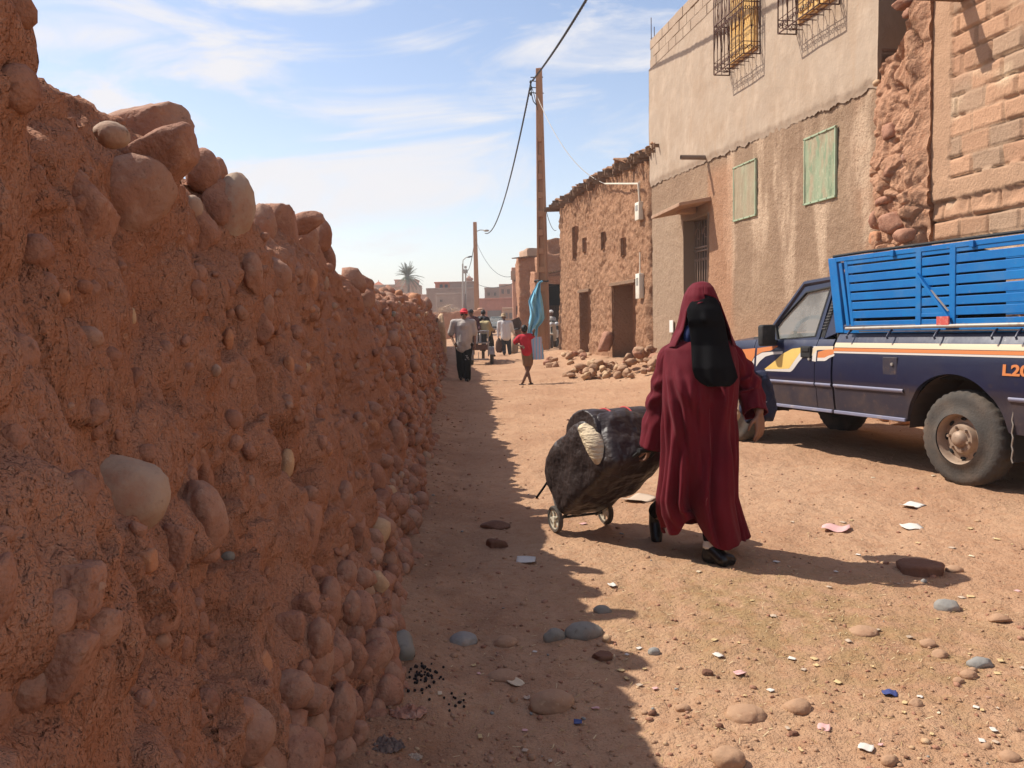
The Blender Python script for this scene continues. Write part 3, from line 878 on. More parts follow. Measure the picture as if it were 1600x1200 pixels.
# stones over the narrow doorway
# ---- the plastered house
pN, pF = pf(1377, 100)[0], pf(1018, 300)[0]
pH = pf(1018, 108)[1]                          # top of the plaster; block parapet above
plh = thing('plastered_house', 'tall half plastered house with iron window cages and green screened openings', 'house', F((pN + pF) / 2, 0, -3))
plh['kind'] = 'thing'
m_rough = mat('brown_roughcast', (0.330, 0.205, 0.125), 0.95, spec=0.12, attr='Col',
    vary=((30, (0.24, 0.145, 0.09), 0.52, 0.72), (75, (0.46, 0.32, 0.21), 0.58, 0.75)), bump=((22, 0.018), (60, 0.012), (150, 0.006)))
m_render = mat('smooth_lime_render', (0.40, 0.305, 0.222), 0.9, spec=0.15,
    vary=((0.8, (0.37, 0.265, 0.18), 0.4, 0.7, (1, 1, 1)), (3.5, (0.46, 0.35, 0.255), 0.45, 0.75, (1, 1, 0.5)), (1.3, (0.40, 0.28, 0.185), 0.55, 0.8, (2, 2, 0.25)), (40, (0.42, 0.29, 0.195), 0.6, 0.8)), bump=((3, 0.03), (30, 0.004), (90, 0.002)))
def seam(us):                                  # the ragged lower edge of the finished render
    p = np.stack([us * 3.1, us * 0, us * 0], 1)
    return np.interp(us, [pN, pF], [pf(1372, 137)[1], pf(1030, 285)[1]]) + 0.07 * fbm(p, 3, 71) + 0.05 * fbm(p * 4.2, 2, 72) + 0.07 * (np.abs((us * 2.6) % 1 - 0.5) - 0.25)
win_low = door_px(1070, 1107, 345, 335, 548, 552)
win_low = (win_low[0], win_low[1], win_low[2], win_low[3])
def d_rough(u, h):
    p = np.stack([u, h, np.zeros_like(u)], 1)
    return 0.035 * fbm(p * 0.8, 3, 73) + 0.016 * fbm(p * 6, 3, 74) + 0.010 * fbm(p * 18, 2, 75)
gp = [opx(1148, 262, 1183, 337), opx(1259, 217, 1308, 308)]
def c_rough(u, h):
    p = np.stack([u, h, np.zeros_like(u)], 1)
    c = np.tile(np.array([0.285, 0.186, 0.118]), (len(u), 1))
    def mixc(k, col): 
        nonlocal c
        k = np.clip(k, 0, 1)[:, None]; c = c * (1 - k) + np.array(col) * k
    mixc(0.6 * sstep(-0.1, 0.35, fbm(p * 0.9, 4, 76)), (0.345, 0.232, 0.147))
    # streaks of run-down pale wash
    mixc(0.75 * sstep(0.02, 0.32, fbm(p * np.array([1.9, 0.45, 1]) + 3, 4, 77)) * sstep(0.8, 2.6, h) * sstep(pN + 5.8, pN + 4.6, u), (0.56, 0.40, 0.27))
    # bands of warm red earth: beside the low window and along the broken end
    du = u - win_low[0]
    mixc(0.55 * sstep(0.10, -0.05, du) * sstep(-1.25, -0.95, du) * sstep(4.3, 3.9, h) * sstep(0.2, 1.2, h), (0.42, 0.20, 0.105))
    mixc(0.55 * sstep(pN + 0.8, pN, u) * sstep(-0.3, 0.3, fbm(p * 2, 3, 78)), (0.44, 0.22, 0.12))
    mixc(0.4 * sstep(1.7, 0.9, h), (0.41, 0.235, 0.135))
    mixc(0.5 * sstep(win_low[1] - 0.3, win_low[1] + 0.2, u) * sstep(3.9, 3.5, h), (0.39, 0.28, 0.19))
    return c
fpanel('lower_wall', pN, pF, -0.3, 4.6, 0.03, d_rough, m_rough, plh, holes=[win_low], depth=7.0, col=c_rough)
def d_render(u, h):
    p = np.stack([u, h, np.zeros_like(u)], 1)
    return 0.045 + 0.03 * fbm(p * 0.6, 3, 79) + 0.008 * fbm(p * 3, 3, 80) - 0.03 * sstep(0.12, 0.0, h - seam(u))
fpanel('upper_wall', pN, pF, 4.0, pH, 0.04, d_render, m_render, plh, depth=7.0, hmin=seam)
# block parapet, stepping up towards the camera
mbp = MB(); rs = np.random.RandomState(2)
for c_ in range(3):
    u = pF + 0.0 - (0 if c_ < 1 else 0.0)
    h = pH + 0.02 + c_ * 0.21
    end = pN if c_ < 2 else pN
    u = pF - (0.2 if c_ % 2 else 0)
    while u > end:
        L = 0.41
        j = rs.uniform(-.012, .012)
        fbox(mbp, max(u - L, end) + 0.006, u - 0.006, h, h + 0.198, -0.16, 0.015 + j)
        u -= L + 0.005
mbp.build('parapet_block', mat('raw_block', (0.37, 0.27, 0.19), 0.92, vary=((2.2, (0.44, 0.33, 0.235), 0.4, 0.7), (40, (0.27, 0.19, 0.13), 0.55, 0.75)), bump=((40, 0.008),)), plh, W=True, bevel=0.008)['kind'] = 'stuff'
mbm = MB(); fbox(mbm, pN, pF - 0.01, pH - 0.05, pH + 0.62, -0.14, 0.0); mbm.build('parapet_mortar', m_conc, plh, W=True)
mbr = MB()
for k, (du, dn) in enumerate(((0.05, -0.03), (0.0, -0.14), (-0.10, -0.05))):
    mbr.tube([F(pF - 0.03 + du, pH - 0.1, dn), F(pF - 0.03 + du, pH + (1.15, 0.75, 0.9)[k], dn)], 0.009, 6)
for hh in (0.45, 0.7): mbr.tube([F(pF + 0.05, pH + hh, -0.02), F(pF - 0.16, pH + hh + .01, -0.14)], 0.006, 5)
mbr.build('reinforcing_bar', m_iron, plh, W=True)['kind'] = 'stuff'
# window cages
def scroll(mb, c, ax, up, r, turns=1.25, w=0.006, sgn=1):
    pts = []
    for k in range(15):
        t = k / 14; a = t * turns * 2 * math.pi
        q = r * (1 - 0.72 * t)
        pts.append(c + ax * (sgn * (math.cos(a) * q)) + up * (math.sin(a) * q))
    mb.tube(pts, w, 4, cap=False)
m_yellow = mat('varnished_yellow_shutter', (0.62, 0.36, 0.10), 0.45, vary=((8, (0.72, 0.46, 0.16), 0.4, 0.7, (1, 1, 0.2)), (30, (0.45, 0.24, 0.06), 0.6, 0.8, (1, 1, .2))))
def cage(pxa, pya, pxb, pyb, H, label, shut):
    (ua, ha), (ub, hb) = pf(pxa, pya), pf(pxb, pyb)
    u0, u1, h0 = min(ua, ub), max(ua, ub), (ha + hb) / 2
    D = 0.33
    win = MB(); Z = Vector((0, 0, 1))
    # window in the wall
    w0, w1 = u0 + 0.12, u1 - 0.12
    wroot = MB()
    fbox(wroot, w0 - 0.04, w1 + 0.04, h0 + 0.10, h0 + H - 0.05, 0.03, 0.075)
    wo_ = wroot.build('window', plain('window_frame_wood', (0.42, 0.22, 0.07), 0.5), plh, W=True, bevel=0.01)
    for k in range(2):
        mb = MB(); uu = w0 + k * (w1 - w0) / 2
        ww = (w1 - w0) / 2 - 0.02
        fbox(mb, uu + 0.01, uu + ww, h0 + 0.14, h0 + H - 0.09, 0.072, 0.10)
        for i in range(3):
            hh = h0 + 0.22 + i * (H - 0.36) / 3
            fbox(mb, uu + 0.07, uu + ww - 0.06, hh, hh + (H - 0.36) / 3 - 0.08, 0.10, 0.115)
        mb.build('shutter', m_yellow, wo_, W=True, bevel=0.006)
    g_ = MB()
    P_ = lambda u, h, n: F(u, h, n)
    r_ = 0.011
    n0 = 0.05
    for hh in (h0, h0 + H * 0.46, h0 + H):
        g_.tube([P_(u0, hh, n0), P_(u0, hh, D), P_(u1, hh, D), P_(u1, hh, n0)], r_, 5)
    for uu in (u0, u1): g_.tube([P_(uu, h0, D), P_(uu, h0 + H, D)], r_, 5); g_.tube([P_(uu, h0, n0), P_(uu, h0 + H, n0)], r_, 5)
    def face(a, b):                                      # a, b: bottom corners
        a = Vector(a); b = Vector(b); L = (b - a).length; ax = (b - a).normalized()
        n = max(2, int(L / 0.14))
        for k in range(1, n): 
            p = a + ax * (L * k / n); g_.tube([p, p + Z * H], 0.0065, 4)
        for k in range(n):
            p = a + ax * (L * (k + 0.5) / n); w2 = L / n / 2
            # crossed, bowed rods above; pairs of scrolls along the foot and the middle rail
            for s_ in (-1, 1):
                g_.tube([p + ax * (s_ * w2 * 0.9) + Z * (H * .22), p + ax * (s_ * w2 * 0.1) + Z * (H * .55), p - ax * (s_ * w2 * .9) + Z * H * .98], 0.005, 4)
                scroll(g_, p + ax * (s_ * w2 * .45) + Z * 0.10, ax, Z, w2 * .55, sgn=s_)
                scroll(g_, p + ax * (s_ * w2 * .45) + Z * (H * .46 - 0.09), ax, -Z, w2 * .55, sgn=s_)
        g_.tube([a + Z * .19, b + Z * .19], 0.007, 4)
    face(P_(u0, h0, D), P_(u1, h0, D)); face(P_(u0, h0, n0), P_(u0, h0, D)); face(P_(u1, h0, D), P_(u1, h0, n0))
    for k in range(1, 6):                                # floor of the cage
        uu = u0 + (u1 - u0) * k / 6; g_.tube([P_(uu, h0, n0), P_(uu, h0, D)], 0.007, 4)
        scroll(g_, P_(uu, h0, 0.19), FD, FN, 0.06)
    g_.build('window_cage', m_iron, wo_, W=True, smooth='all')
cage(1144, 117, 1192, 85, 1.75, '', True)
cage(1249, 52, 1317, 9, 1.75, '', True)
# green screened openings: mesh nailed over a recess on a thin frame
m_green = mat('faded_green_paint', (0.31, 0.385, 0.25), 0.85, vary=((6, (0.36, 0.34, 0.22), 0.45, 0.7), (30, (0.40, 0.46, 0.30), 0.52, 0.75)), bump=((60, 0.004),))
m_mesh = mat('dusty_green_screen', (0.275, 0.315, 0.195), 0.9, vary=((3.5, (0.33, 0.27, 0.17), 0.42, 0.56, (1, 1, .4)), (9, (.20, .25, .15), .5, .62, (1, 1, .3)), (22, (0.40, 0.37, 0.25), 0.52, 0.75)), bump=((5, 0.05, (1, 1, .3)), (140, 0.004)))
m_mesh2 = mat('brown_dusty_screen', (0.315, 0.245, 0.155), 0.9, vary=((3.5, (0.31, 0.30, 0.19), 0.45, 0.7, (1, 1, .4)), (22, (0.40, 0.32, 0.22), 0.52, 0.75)), bump=((5, 0.05, (1, 1, .3)), (140, 0.004)))
for k, q in enumerate(gp):
    a, b, c, d = q
    mb = MB(); t_ = 0.028
    for (x0, x1, y0, y1) in ((a, b, c, c + t_), (a, b, d - t_, d), (a, a + t_, c + t_, d - t_), (b - t_, b, c + t_, d - t_)):
        fbox(mb, x0, x1, y0, y1, 0.0, 0.035)
    for i in range(14):
        uu = a + (b - a) * (i % 5) / 4; hh = (c + 0.02) if i < 5 else (d - 0.02)
        mb.ball(F(uu, hh, 0.036), 0.012, nu=6, nv=4)
    fr = mb.build('screened_opening', m_green, plh, W=True, bevel=0.006)
    nu_ = 24; us_ = np.linspace(a + t_, b - t_, nu_); hs_ = np.linspace(c + t_, d - t_, nu_)
    Uu, Hh = np.meshgrid(us_, hs_); pq = np.stack([Uu.ravel() * 5, Hh.ravel() * 2.2, np.full(Uu.size, k * 3.3)], 1)
    nn = 0.022 + 0.018 * fbm(pq, 3, 12)
    v = np.array([F(u_, h_, n_) for u_, h_, n_ in zip(Uu.ravel(), Hh.ravel(), nn)])
    o = quads('screen', v - np.array(plh.location), grid_faces(nu_, nu_), m_mesh if k else m_mesh2)
    o.parent = fr
# low barred window with its slab hood
a, b, c, d = win_low
mb = MB(); freveal(mb, a - 0.01, b + 0.01, c, d + 0.01, 0.03, -0.42)
wl_ = mb.build('barred_window', mat('window_reveal', (0.24, 0.17, 0.115), 0.9, bump=((40, 0.006),)), plh, W=True, recalc=False)
mb = MB()
wa, wb_ = a + 0.05, b - 0.05
n_g = -0.20
for k in range(10):
    uu = wa + (wb_ - wa) * k / 9
    mb.tube([F(uu, c, n_g), F(uu, d - 0.02, n_g)], 0.011, 5)
for hh in (c + 0.3, c + 0.62, c + 0.95, d - 0.62, d - 0.55): mb.bar(F(a, hh, n_g), F(b, hh, n_g), 0.02, 0.03)
for k in range(9):
    uu = wa + (wb_ - wa) * (k + .5) / 9
    for hh in (c + 0.45, c + 0.78, c + 1.1, d - 0.8): scroll(mb, F(uu, hh, n_g), FD, Vector((0, 0, 1)), 0.035, w=0.007)
for k in range(3):
    scroll(mb, F(a + (b - a) * (k + .5) / 3, d - 0.3, n_g), FD, Vector((0, 0, 1)), 0.16, w=0.011, turns=1.0)
mb.build('iron_bars', plain('grey_brown_iron', (0.25, 0.16, 0.11), 0.6), wl_, W=True, smooth='all')
mb = MB(); fbox(mb, a + 0.02, b - 0.02, c, d, -0.40, -0.37); mb.build('inner_shutter', plain('dark_brown_shutter', (0.10, 0.06, 0.04), 0.6), wl_, W=True)
mb = MB()
h1 = d + 0.10
mb.add([F(a - 0.12, h1 + .14, -0.1), F(b + 0.28, h1 + .10, -0.1), F(b + 0.28, h1 - .02, 0.62), F(a - 0.12, h1 + .02, 0.62),
        F(a - 0.12, h1 + .22, -0.1), F(b + 0.28, h1 + .18, -0.1), F(b + 0.28, h1 + .04, 0.62), F(a - 0.12, h1 + .09, 0.62)],
       [(3, 2, 1, 0), (4, 5, 6, 7), (0, 1, 5, 4), (1, 2, 6, 5), (2, 3, 7, 6), (3, 0, 4, 7)])
fbox(mb, (a + b) / 2 - .1, (a + b) / 2 + .15, h1 - 0.02, h1 + 0.09, 0.03, 0.35)
mb.build('window_hood', mat('hood_slab', (0.40, 0.25, 0.16), 0.9, vary=((8, (0.30, 0.17, 0.10), .45, .7),), bump=((30, 0.01),)), plh, W=True, bevel=0.012)
# spout pipe
u_, h_ = pf(1105, 246)
mb = MB(); mb.tube([F(u_, h_, -0.1), F(u_, h_ + 0.0, 0.52)], 0.045, 12, cap=False); mb.tube([F(u_, h_, 0.52), F(u_, h_, -0.1)], 0.036, 12, cap=False)
o = mb.build('spout_pipe', mat('grey_clay_pipe', (0.20, 0.15, 0.115), 0.7), None, smooth='all'); tag(o, 'short grey drain spout sticking out of the plastered house wall', 'drain spout')
# plate of paper on the wall foot
u_, h_ = pf(1052, 510)
mb = MB(); fbox(mb, u_ - 0.11, u_ + 0.11, h_ - 0.13, h_ + 0.13, 0.03, 0.05)
o = mb.build('wall_plate', plain('white_enamel', (0.72, 0.68, 0.6), 0.5), None, bevel=0.006); tag(o, 'small square white plate low on the plastered house wall', 'plate')

# ---- the block house and the broken end wall between
bN, bF = 1.0, pf(1456, 200)[0]
blk = thing('block_house', 'unplastered concrete block house rising behind the pickup', 'house', F(5, 0, -3))
blk['kind'] = 'thing'
BH, BL = 0.215, 0.425
band0, band1 = pf(1530, 302)[1], pf(1530, 268)[1]
def blocks(u, h):
    row = np.floor((h - band1) / BH); off = np.where(row % 2 == 0, 0.0, BL / 2) + 0.04 * np.sin(row * 7.7)
    p = np.stack([u, h, np.zeros_like(u)], 1)
    uu = u + 0.018 * fbm(p * 3, 2, 90); hh = h + 0.016 * fbm(p * 3 + 5, 2, 91)
    fr = ((hh - band1) / BH) % 1.0; fu = ((uu + off) / BL) % 1.0
    e = np.minimum(np.minimum(fr, 1 - fr) * BH, np.minimum(fu, 1 - fu) * BL)
    colm = np.floor((u + off) / BL)
    bid = _hash(row.astype(np.int64), colm.astype(np.int64), np.zeros(len(u), np.int64), 5) / 4294967295.0
    return e, bid
def d_blk(u, h):
    p = np.stack([u, h, np.zeros_like(u)], 1)
    e, bid = blocks(u, h)
    wob = 0.05 * fbm(p * 3.3, 3, 89)
    inb = (h + wob > band0) & (h + wob < band1)
    smear = sstep(0.0, 0.25, fbm(p * 1.4, 3, 92))           # mortar smeared flush over some joints
    d = -0.045 * sstep(0.021, 0.006, e) * (1 - 0.6 * smear) + 0.012 * (bid - 0.5) + 0.006 * fbm(p * 12, 3, 93) + 0.010 * smear * sstep(0.05, 0.0, e)
    d = np.where(inb, 0.016 + 0.016 * fbm(p * 4, 3, 94), d)
    pil = (u + wob > bF - 0.33)
    d = np.where(pil & ~inb & (h > band1), 0.016 + 0.014 * fbm(p * 3, 3, 95), d)
    # crushed course under the band
    k = sstep(band0 - 0.20, band0 - 0.06, h) * (h < band0)
    f1, _, _ = worley(p * np.array([6, 5, 1]), 96)
    d += k * (0.05 * (0.5 - f1) - 0.02) 
    d = np.where((np.abs(h - (band0 - .215)) < .012), d - 0.05 * sstep(-.2, .2, fbm(p * 2, 2, 97)), d)
    return d
def c_blk(u, h):
    p = np.stack([u, h, np.zeros_like(u)], 1)
    e, bid = blocks(u, h)
    c = np.array([0.435, 0.248, 0.148]) * (0.85 + 0.3 * bid[:, None])
    gcol = np.array([0.345, 0.245, 0.165])
    k = ((bid * 7.3) % 1.0 > 0.62)[:, None] * 0.6
    c = c * (1 - k) + gcol * k
    m = sstep(0.014, 0.006, e)[:, None]
    c = c * (1 - 0.5 * m) + np.array([0.42, 0.28, 0.18]) * 0.5 * m
    pale = sstep(0.12, 0.36, fbm(p * np.array([1.2, 1.8, 1]), 4, 98))[:, None]
    c = c * (1 - 0.65 * pale) + np.array([0.62, 0.45, 0.29]) * 0.65 * pale
    pk = sstep(0.05, 0.35, fbm(p * 0.7 + 4, 3, 99))[:, None] * 0.5
    c = c * (1 - pk) + np.array([0.47, 0.245, 0.145]) * pk
    inb = ((h > band0) & (h < band1)) | ((u > bF - 0.33) & (h > band1))
    c = np.where(inb[:, None], np.array([0.435, 0.262, 0.160]) * (1 + 0.12 * fbm(p * 3, 3, 100)[:, None]), c)
    return c
m_blk = mat('concrete_block_face', (0.4, 0.25, 0.15), 0.93, attr='Col', spec=0.12, vary=((45, (0.30, 0.18, 0.11), 0.56, 0.74), (100, (0.56, 0.40, 0.27), 0.60, 0.78)), bump=((30, 0.010), (90, 0.006), (200, 0.003)))
fpanel('wall', bN, bF, -0.3, 7.2, 0.021, d_blk, m_blk, blk, depth=6.0, col=c_blk)
# beam end standing out above, whose shadow crosses the blocks
tip = pf(1543, 105)
L_ = 0.62; sN = SUN.dot(FN); sD = SUN.dot(FD)
ub, hb = tip[0] + L_ * sD / sN, tip[1] + L_ * SUN.z / sN
mb = MB(); mb.bar(F(ub, hb, -0.3), F(ub, hb, L_), 0.15, 0.11)
o = mb.build('beam_end', m_wood, None, bevel=0.01); tag(o, 'squared wooden beam end standing out of the block house wall', 'beam'); o['kind'] = 'thing'
# broken rubble end wall
eN, eF = bF - 0.03, pf(1366, 300)[0]
ruin = thing('rubble_pier', 'crumbling pier of red earth and stone between plastered and block houses', 'ruined wall', F((eN + eF) / 2, 0, -0.5))
ruin['kind'] = 'thing'
top_pts = [pf(1452, -40), pf(1440, 20), pf(1424, 70), pf(1400, 88), pf(1376, 118), pf(1366, 160)]
tu = np.array([q[0] for q in top_pts]); thh = np.array([q[1] for q in top_pts])
def d_ruin(u, h):
    p = np.stack([u, h, np.zeros_like(u)], 1)
    f1, f2, wid = worley(p * np.array([3.4, 3.9, 1]) + np.stack([0.25 * fbm(p * 3, 2, 3), 0.25 * fbm(p * 3 + 8, 2, 3), 0 * u], 1), 101)
    dome = sstep(0.0, 0.16, f2 - f1) * (0.2 + ((wid >> 6) & 255) / 255.0) * (1 + 0.9 * (((wid >> 3) & 15) / 15.0 - .5) * np.sin(u * 9 + (wid & 7)) )
    low = sstep(3.6, 2.6, h)
    m = sstep(eF, eF - 0.2, u)
    d = 0.10 + 0.16 * fbm(p * 1.1, 3, 102) + 0.07 * fbm(p * np.array([4, 2.6, 1]), 4, 103) + 0.035 * fbm(p * 13, 3, 104)
    d += (0.03 + 0.08 * low) * dome
    d = d * (0.45 + 0.55 * sstep(eN, eN + 0.3, u))
    d -= 0.14 * sstep(0.06, 0.0, np.abs(fbm(p * np.array([1.5, .7, 1]) + 5, 3, 105))) * sstep(-.1, .2, fbm(p * .9, 2, 106))
    return m * d - 0.25 * (1 - m)
fpanel('wall', eN, eF, -0.3, 5.2, 0.018, d_ruin, mat('broken_earth_and_stone', (0.40, 0.215, 0.128), 0.95, spec=0.12,
    vary=((2.2, (0.45, 0.25, 0.15), 0.4, 0.7), (10, (0.31, 0.145, 0.078), 0.5, 0.75), (40, (0.27, 0.12, 0.065), 0.56, 0.72), (26, (0.54, 0.32, 0.19), 0.62, 0.78)),
    bump=((25, 0.022), (80, 0.010))), ruin, depth=1.2, top=lambda us: np.interp(us, tu, thh))
rs = np.random.RandomState(12)
for k, (px, py, w, h, ang, kind) in enumerate([(1405, 268, 44, 34, .7, 'red'), (1424, 248, 26, 22, .3, 'brown'), (1388, 297, 20, 22, .4, 'pale'), (1408, 345, 50, 34, .9, 'red'), (1398, 312, 40, 18, .8, 'red'),
        (1430, 325, 30, 22, .6, 'red'), (1380, 340, 30, 30, .9, 'red'), (1380, 372, 26, 24, .9, 'orange'), (1425, 370, 40, 26, .7, 'red'), (1402, 205, 34, 26, .8, 'red'), (1378, 130, 14, 10, .3, 'pale'), (1432, 20, 24, 14, .8, 'red'), (1418, 8, 30, 12, .8, 'red')]):
    u_, h_ = pf(px, py); p = F(u_, h_, 0.07)
    s_ = p.y / FPX / 2
    v, f = stone_verts(3, 900 + k, ang)
    v = v * np.array([w * s_ * 0.8, w * s_ * 1.2, h * s_]) 
    o = quads('stone', v, f, m_stone[kind]); o.parent = ruin; o.location = p - Vector(ruin.location)
# ------------------------------------------------------------------ the pickup
TH_ = R(20)
tw = Vector((3.37, 6.12, 0)); tw.z = 0.107
T_ROT = Matrix.Rotation(R(90) + TH_, 4, 'Z') @ Matrix.Rotation(R(0.6), 4, 'Y')
T_M = Matrix.Translation(tw) @ T_ROT
T_I = T_M.inverted()
truck = thing('pickup_truck', 'dark blue pickup with orange and yellow stripes carrying a bright blue stake rack', 'pickup truck')
truck.matrix_basis = T_M
def tp(px, py, y=0.0):                          # pixel -> (X, Z) on the truck's side plane
    o = T_I @ C0; d = T_I.to_3x3() @ ray(px, py)
    t = (y - o.y) / d.y
    p = o + d * t
    return (p.x, p.z)
navy = (0.008, 0.010, 0.034)
m_navy = mat('dusty_navy_paint', navy, 0.38, spec=0.5, coat=0.35, vary=((1.3, (0.020, 0.018, 0.032), 0.45, 0.75), (9, (0.040, 0.030, 0.032), 0.58, 0.8), (60, (0.07, 0.05, 0.045), 0.66, 0.82)), bump=((2.2, 0.010), (0.9, 0.02)))
m_navy_low = mat('dusty_lower_paint', (0.028, 0.022, 0.032), 0.6, spec=0.4, vary=((2.0, (0.075, 0.05, 0.042), 0.4, 0.7), (16, (0.10, 0.062, 0.045), 0.55, 0.8)), bump=((2.2, 0.004),))
m_rubber = mat('black_rubber', (0.022, 0.021, 0.020), 0.75, vary=((10, (0.05, 0.042, 0.036), 0.5, 0.75),))
m_tyre = mat('dusty_tyre', (0.060, 0.052, 0.044), 0.85, vary=((5, (0.115, 0.085, 0.062), 0.4, 0.75), (40, (0.035, 0.03, 0.027), 0.55, 0.75)), bump=((70, 0.003),))
m_rim = mat('dusty_steel_rim', (0.33, 0.235, 0.165), 0.6, metal=0.3, vary=((12, (0.24, 0.15, 0.10), 0.45, 0.75), (50, (0.12, 0.075, 0.05), 0.6, 0.75)))
m_glassd = mat('car_glass', (0.30, 0.295, 0.26), 0.08, spec=0.6, alpha=0.6, vary=((2.5, (0.16, 0.16, 0.14), 0.45, 0.65),))
m_glassd.node_tree.nodes['Principled BSDF'].inputs['Roughness'].default_value = 0.06
m_blue = mat('bright_blue_paint', (0.0, 0.125, 0.37), 0.5, spec=0.4, vary=((4, (0.0, 0.155, 0.42), 0.4, 0.7), (30, (0.01, 0.10, 0.36), 0.55, 0.75), (5, (0.03, 0.15, 0.36), 0.5, 0.75), (18, (0.10, 0.17, 0.33), 0.62, 0.78), (70, (0.16, 0.15, 0.18), 0.68, 0.8)))
m_cream = plain('cream_decal', (0.58, 0.47, 0.31), 0.5)
m_or = plain('orange_decal', (0.54, 0.18, 0.055), 0.5)
m_yel = mat('yellow_decal', (0.66, 0.44, 0.12), 0.5, vary=((14, (0.55, 0.36, 0.11), 0.5, 0.75),))
m_wh = mat('white_decal', (0.56, 0.51, 0.45), 0.5, vary=((14, (0.5, 0.46, 0.42), 0.5, 0.8),))
m_lav = mat('worn_side_moulding', (0.20, 0.20, 0.27), 0.5, vary=((10, (0.32, 0.28, 0.27), 0.5, 0.75),))
m_gal = mat('galvanised_tube', (0.36, 0.32, 0.27), 0.5, metal=0.4, vary=((14, (0.25, 0.19, 0.14), 0.5, 0.75),))
m_under = plain('underbody', (0.012, 0.011, 0.01), 0.95)
m_white_rust = mat('bare_scraped_metal', (0.42, 0.33, 0.26), 0.7)
WD = 1.62
def ys(z):
    z = np.asarray(z, float)
    y = 0.035 - 0.10 * np.clip((z - 0.72) / 0.45, -1, 1) ** 2 * 0.6
    y = y - 0.05 * sstep(0.98, 1.16, z) - 0.018 * sstep(0.70, 0.60, z)
    return y
def side_panel(name, X0, X1, zl, zh, m, parent, nx=None, nz=26, mir=False, split=None, mlow=None, lip=0.045, yoff=0.0):
    nx = nx or max(4, int(abs(X1 - X0) / 0.025))
    Xs = np.linspace(X0, X1, nx)
    lo = np.array([zl(x) for x in Xs]); hi = np.array([zh(x) for x in Xs])
    t = np.linspace(0, 1, nz)[:, None]
    Z = lo + (hi - lo) * t; XX = np.repeat(Xs[None, :], nz, 0)
    Y = ys(Z) + yoff
    # flange all round, turned inwards
    Zp = np.pad(Z, 1, mode='edge'); Xp = np.pad(XX, 1, mode='edge'); Yp = np.pad(Y, 1, mode='edge')
    Yp[0] -= lip; Yp[-1] -= lip; Yp[:, 0] -= lip; Yp[:, -1] -= lip
    if mir: Yp = -WD - Yp
    v = np.stack([Xp.ravel(), Yp.ravel(), Zp.ravel()], 1)
    f = grid_faces(nz + 2, nx + 2)
    mi = None; mats = [m]
    if mlow is not None:
        zc = v[f][:, :, 2].mean(1); mi = (zc < split).astype(np.int32); mats = [m, mlow]
    o = quads(name, v, f, mats, None, True, mi)
    o.parent = parent
    try: o.data.set_sharp_from_angle(angle=R(35))
    except Exception: pass
    return o
def arch(x0, r, zc, zb): 
    return lambda x: max(zb, zc + math.sqrt(max(r * r - (x - x0) ** 2, 0))) if abs(x - x0) < r else zb
ZB = 0.40
Xd0 = tp(1277, 540)[0]; Xd1 = tp(1181, 560)[0]; Xb = tp(1304, 560)[0]
FA = 2.98
RA = 0.08; ra = arch(RA + .04, 0.455, 0.35, ZB); fa = arch(FA, 0.42, 0.35, ZB)
side_panel('bed_side', -1.15, Xb - 0.012, ra, lambda x: 1.165, m_navy, truck, nx=140, split=0.655, mlow=m_navy_low)
side_panel('bed_side', -1.15, Xb - 0.012, ra, lambda x: 1.165, m_navy, truck, nx=140, mir=True)
side_panel('cab_corner', Xb + 0.012, Xd0 - 0.004, lambda x: ZB, lambda x: 1.06, m_navy, truck, split=0.655, mlow=m_navy_low)
side_panel('cab_corner', Xb + 0.012, Xd0 - 0.004, lambda x: ZB, lambda x: 1.06, m_navy, truck, mir=True)
door = side_panel('door', Xd0 + 0.004, Xd1 - 0.004, lambda x: ZB + 0.02, lambda x: 1.055, m_navy, truck, split=0.655, mlow=m_navy_low)
door2 = side_panel('door', Xd0 + 0.004, Xd1 - 0.004, lambda x: ZB + 0.02, lambda x: 1.055, m_navy, truck, mir=True)
XF = FA + 0.62
fend_top = lambda x: 1.055 - 0.10 * (max(0, x - Xd1) / (XF - Xd1)) ** 1.5
side_panel('fender', Xd1 + 0.004, XF, fa, fend_top, m_navy, truck, nx=60)
side_panel('fender', Xd1 + 0.004, XF, fa, fend_top, m_navy, truck, nx=60, mir=True)
# sills, floor, bed
mb = MB()
mb.box(((Xb + Xd1) / 2, -WD / 2, ZB + 0.02), (Xd1 - Xb, WD - 0.16, 0.10))
mb.box((0.8, -WD / 2, 0.50), (5.0, 0.75, 0.16)); mb.box((FA, -WD / 2, 0.32), (0.12, 1.2, 0.12)); mb.box((0, -WD / 2, 0.33), (0.12, 1.2, 0.12)); mb.ball((0, -WD / 2, 0.33), 0.17)
mb.box((Xb / 2 - 0.58, -WD / 2, 0.78), (Xb + 1.12, WD - 0.14, 0.05))
mb.build('chassis', m_under, truck)
mb = MB()
mb.box((Xb - 0.035, -WD / 2, 0.97), (0.05, WD - 0.14, 0.37)); mb.build('bed_wall', m_navy, truck, bevel=0.01)
mb = MB(); mb.box((-1.17, -WD / 2, 0.92), (0.06, WD - 0.32, 0.46)); tg_ = mb.build('tailgate', m_navy, truck, bevel=0.012)
mb = MB(); mb.box((-1.205, -WD / 2, 1.05), (0.02, 0.2, 0.05)); mb.build('handle', m_rubber, tg_, bevel=0.006)
for y_ in (-0.10, -WD + 0.10):
    mb = MB(); mb.box((-1.17, y_, 0.90), (0.06, 0.10, 0.34)); mb.build('tail_light', plain('red_lamp_plastic', (0.35, 0.02, 0.02), 0.25), truck, bevel=0.012)
mb = MB(); mb.box((-1.24, -WD / 2, 0.50), (0.10, WD - 0.1, 0.14)); mb.build('rear_bumper', m_rubber, truck, bevel=0.02)
mb = MB()                                        # rolled top edge of the load bed
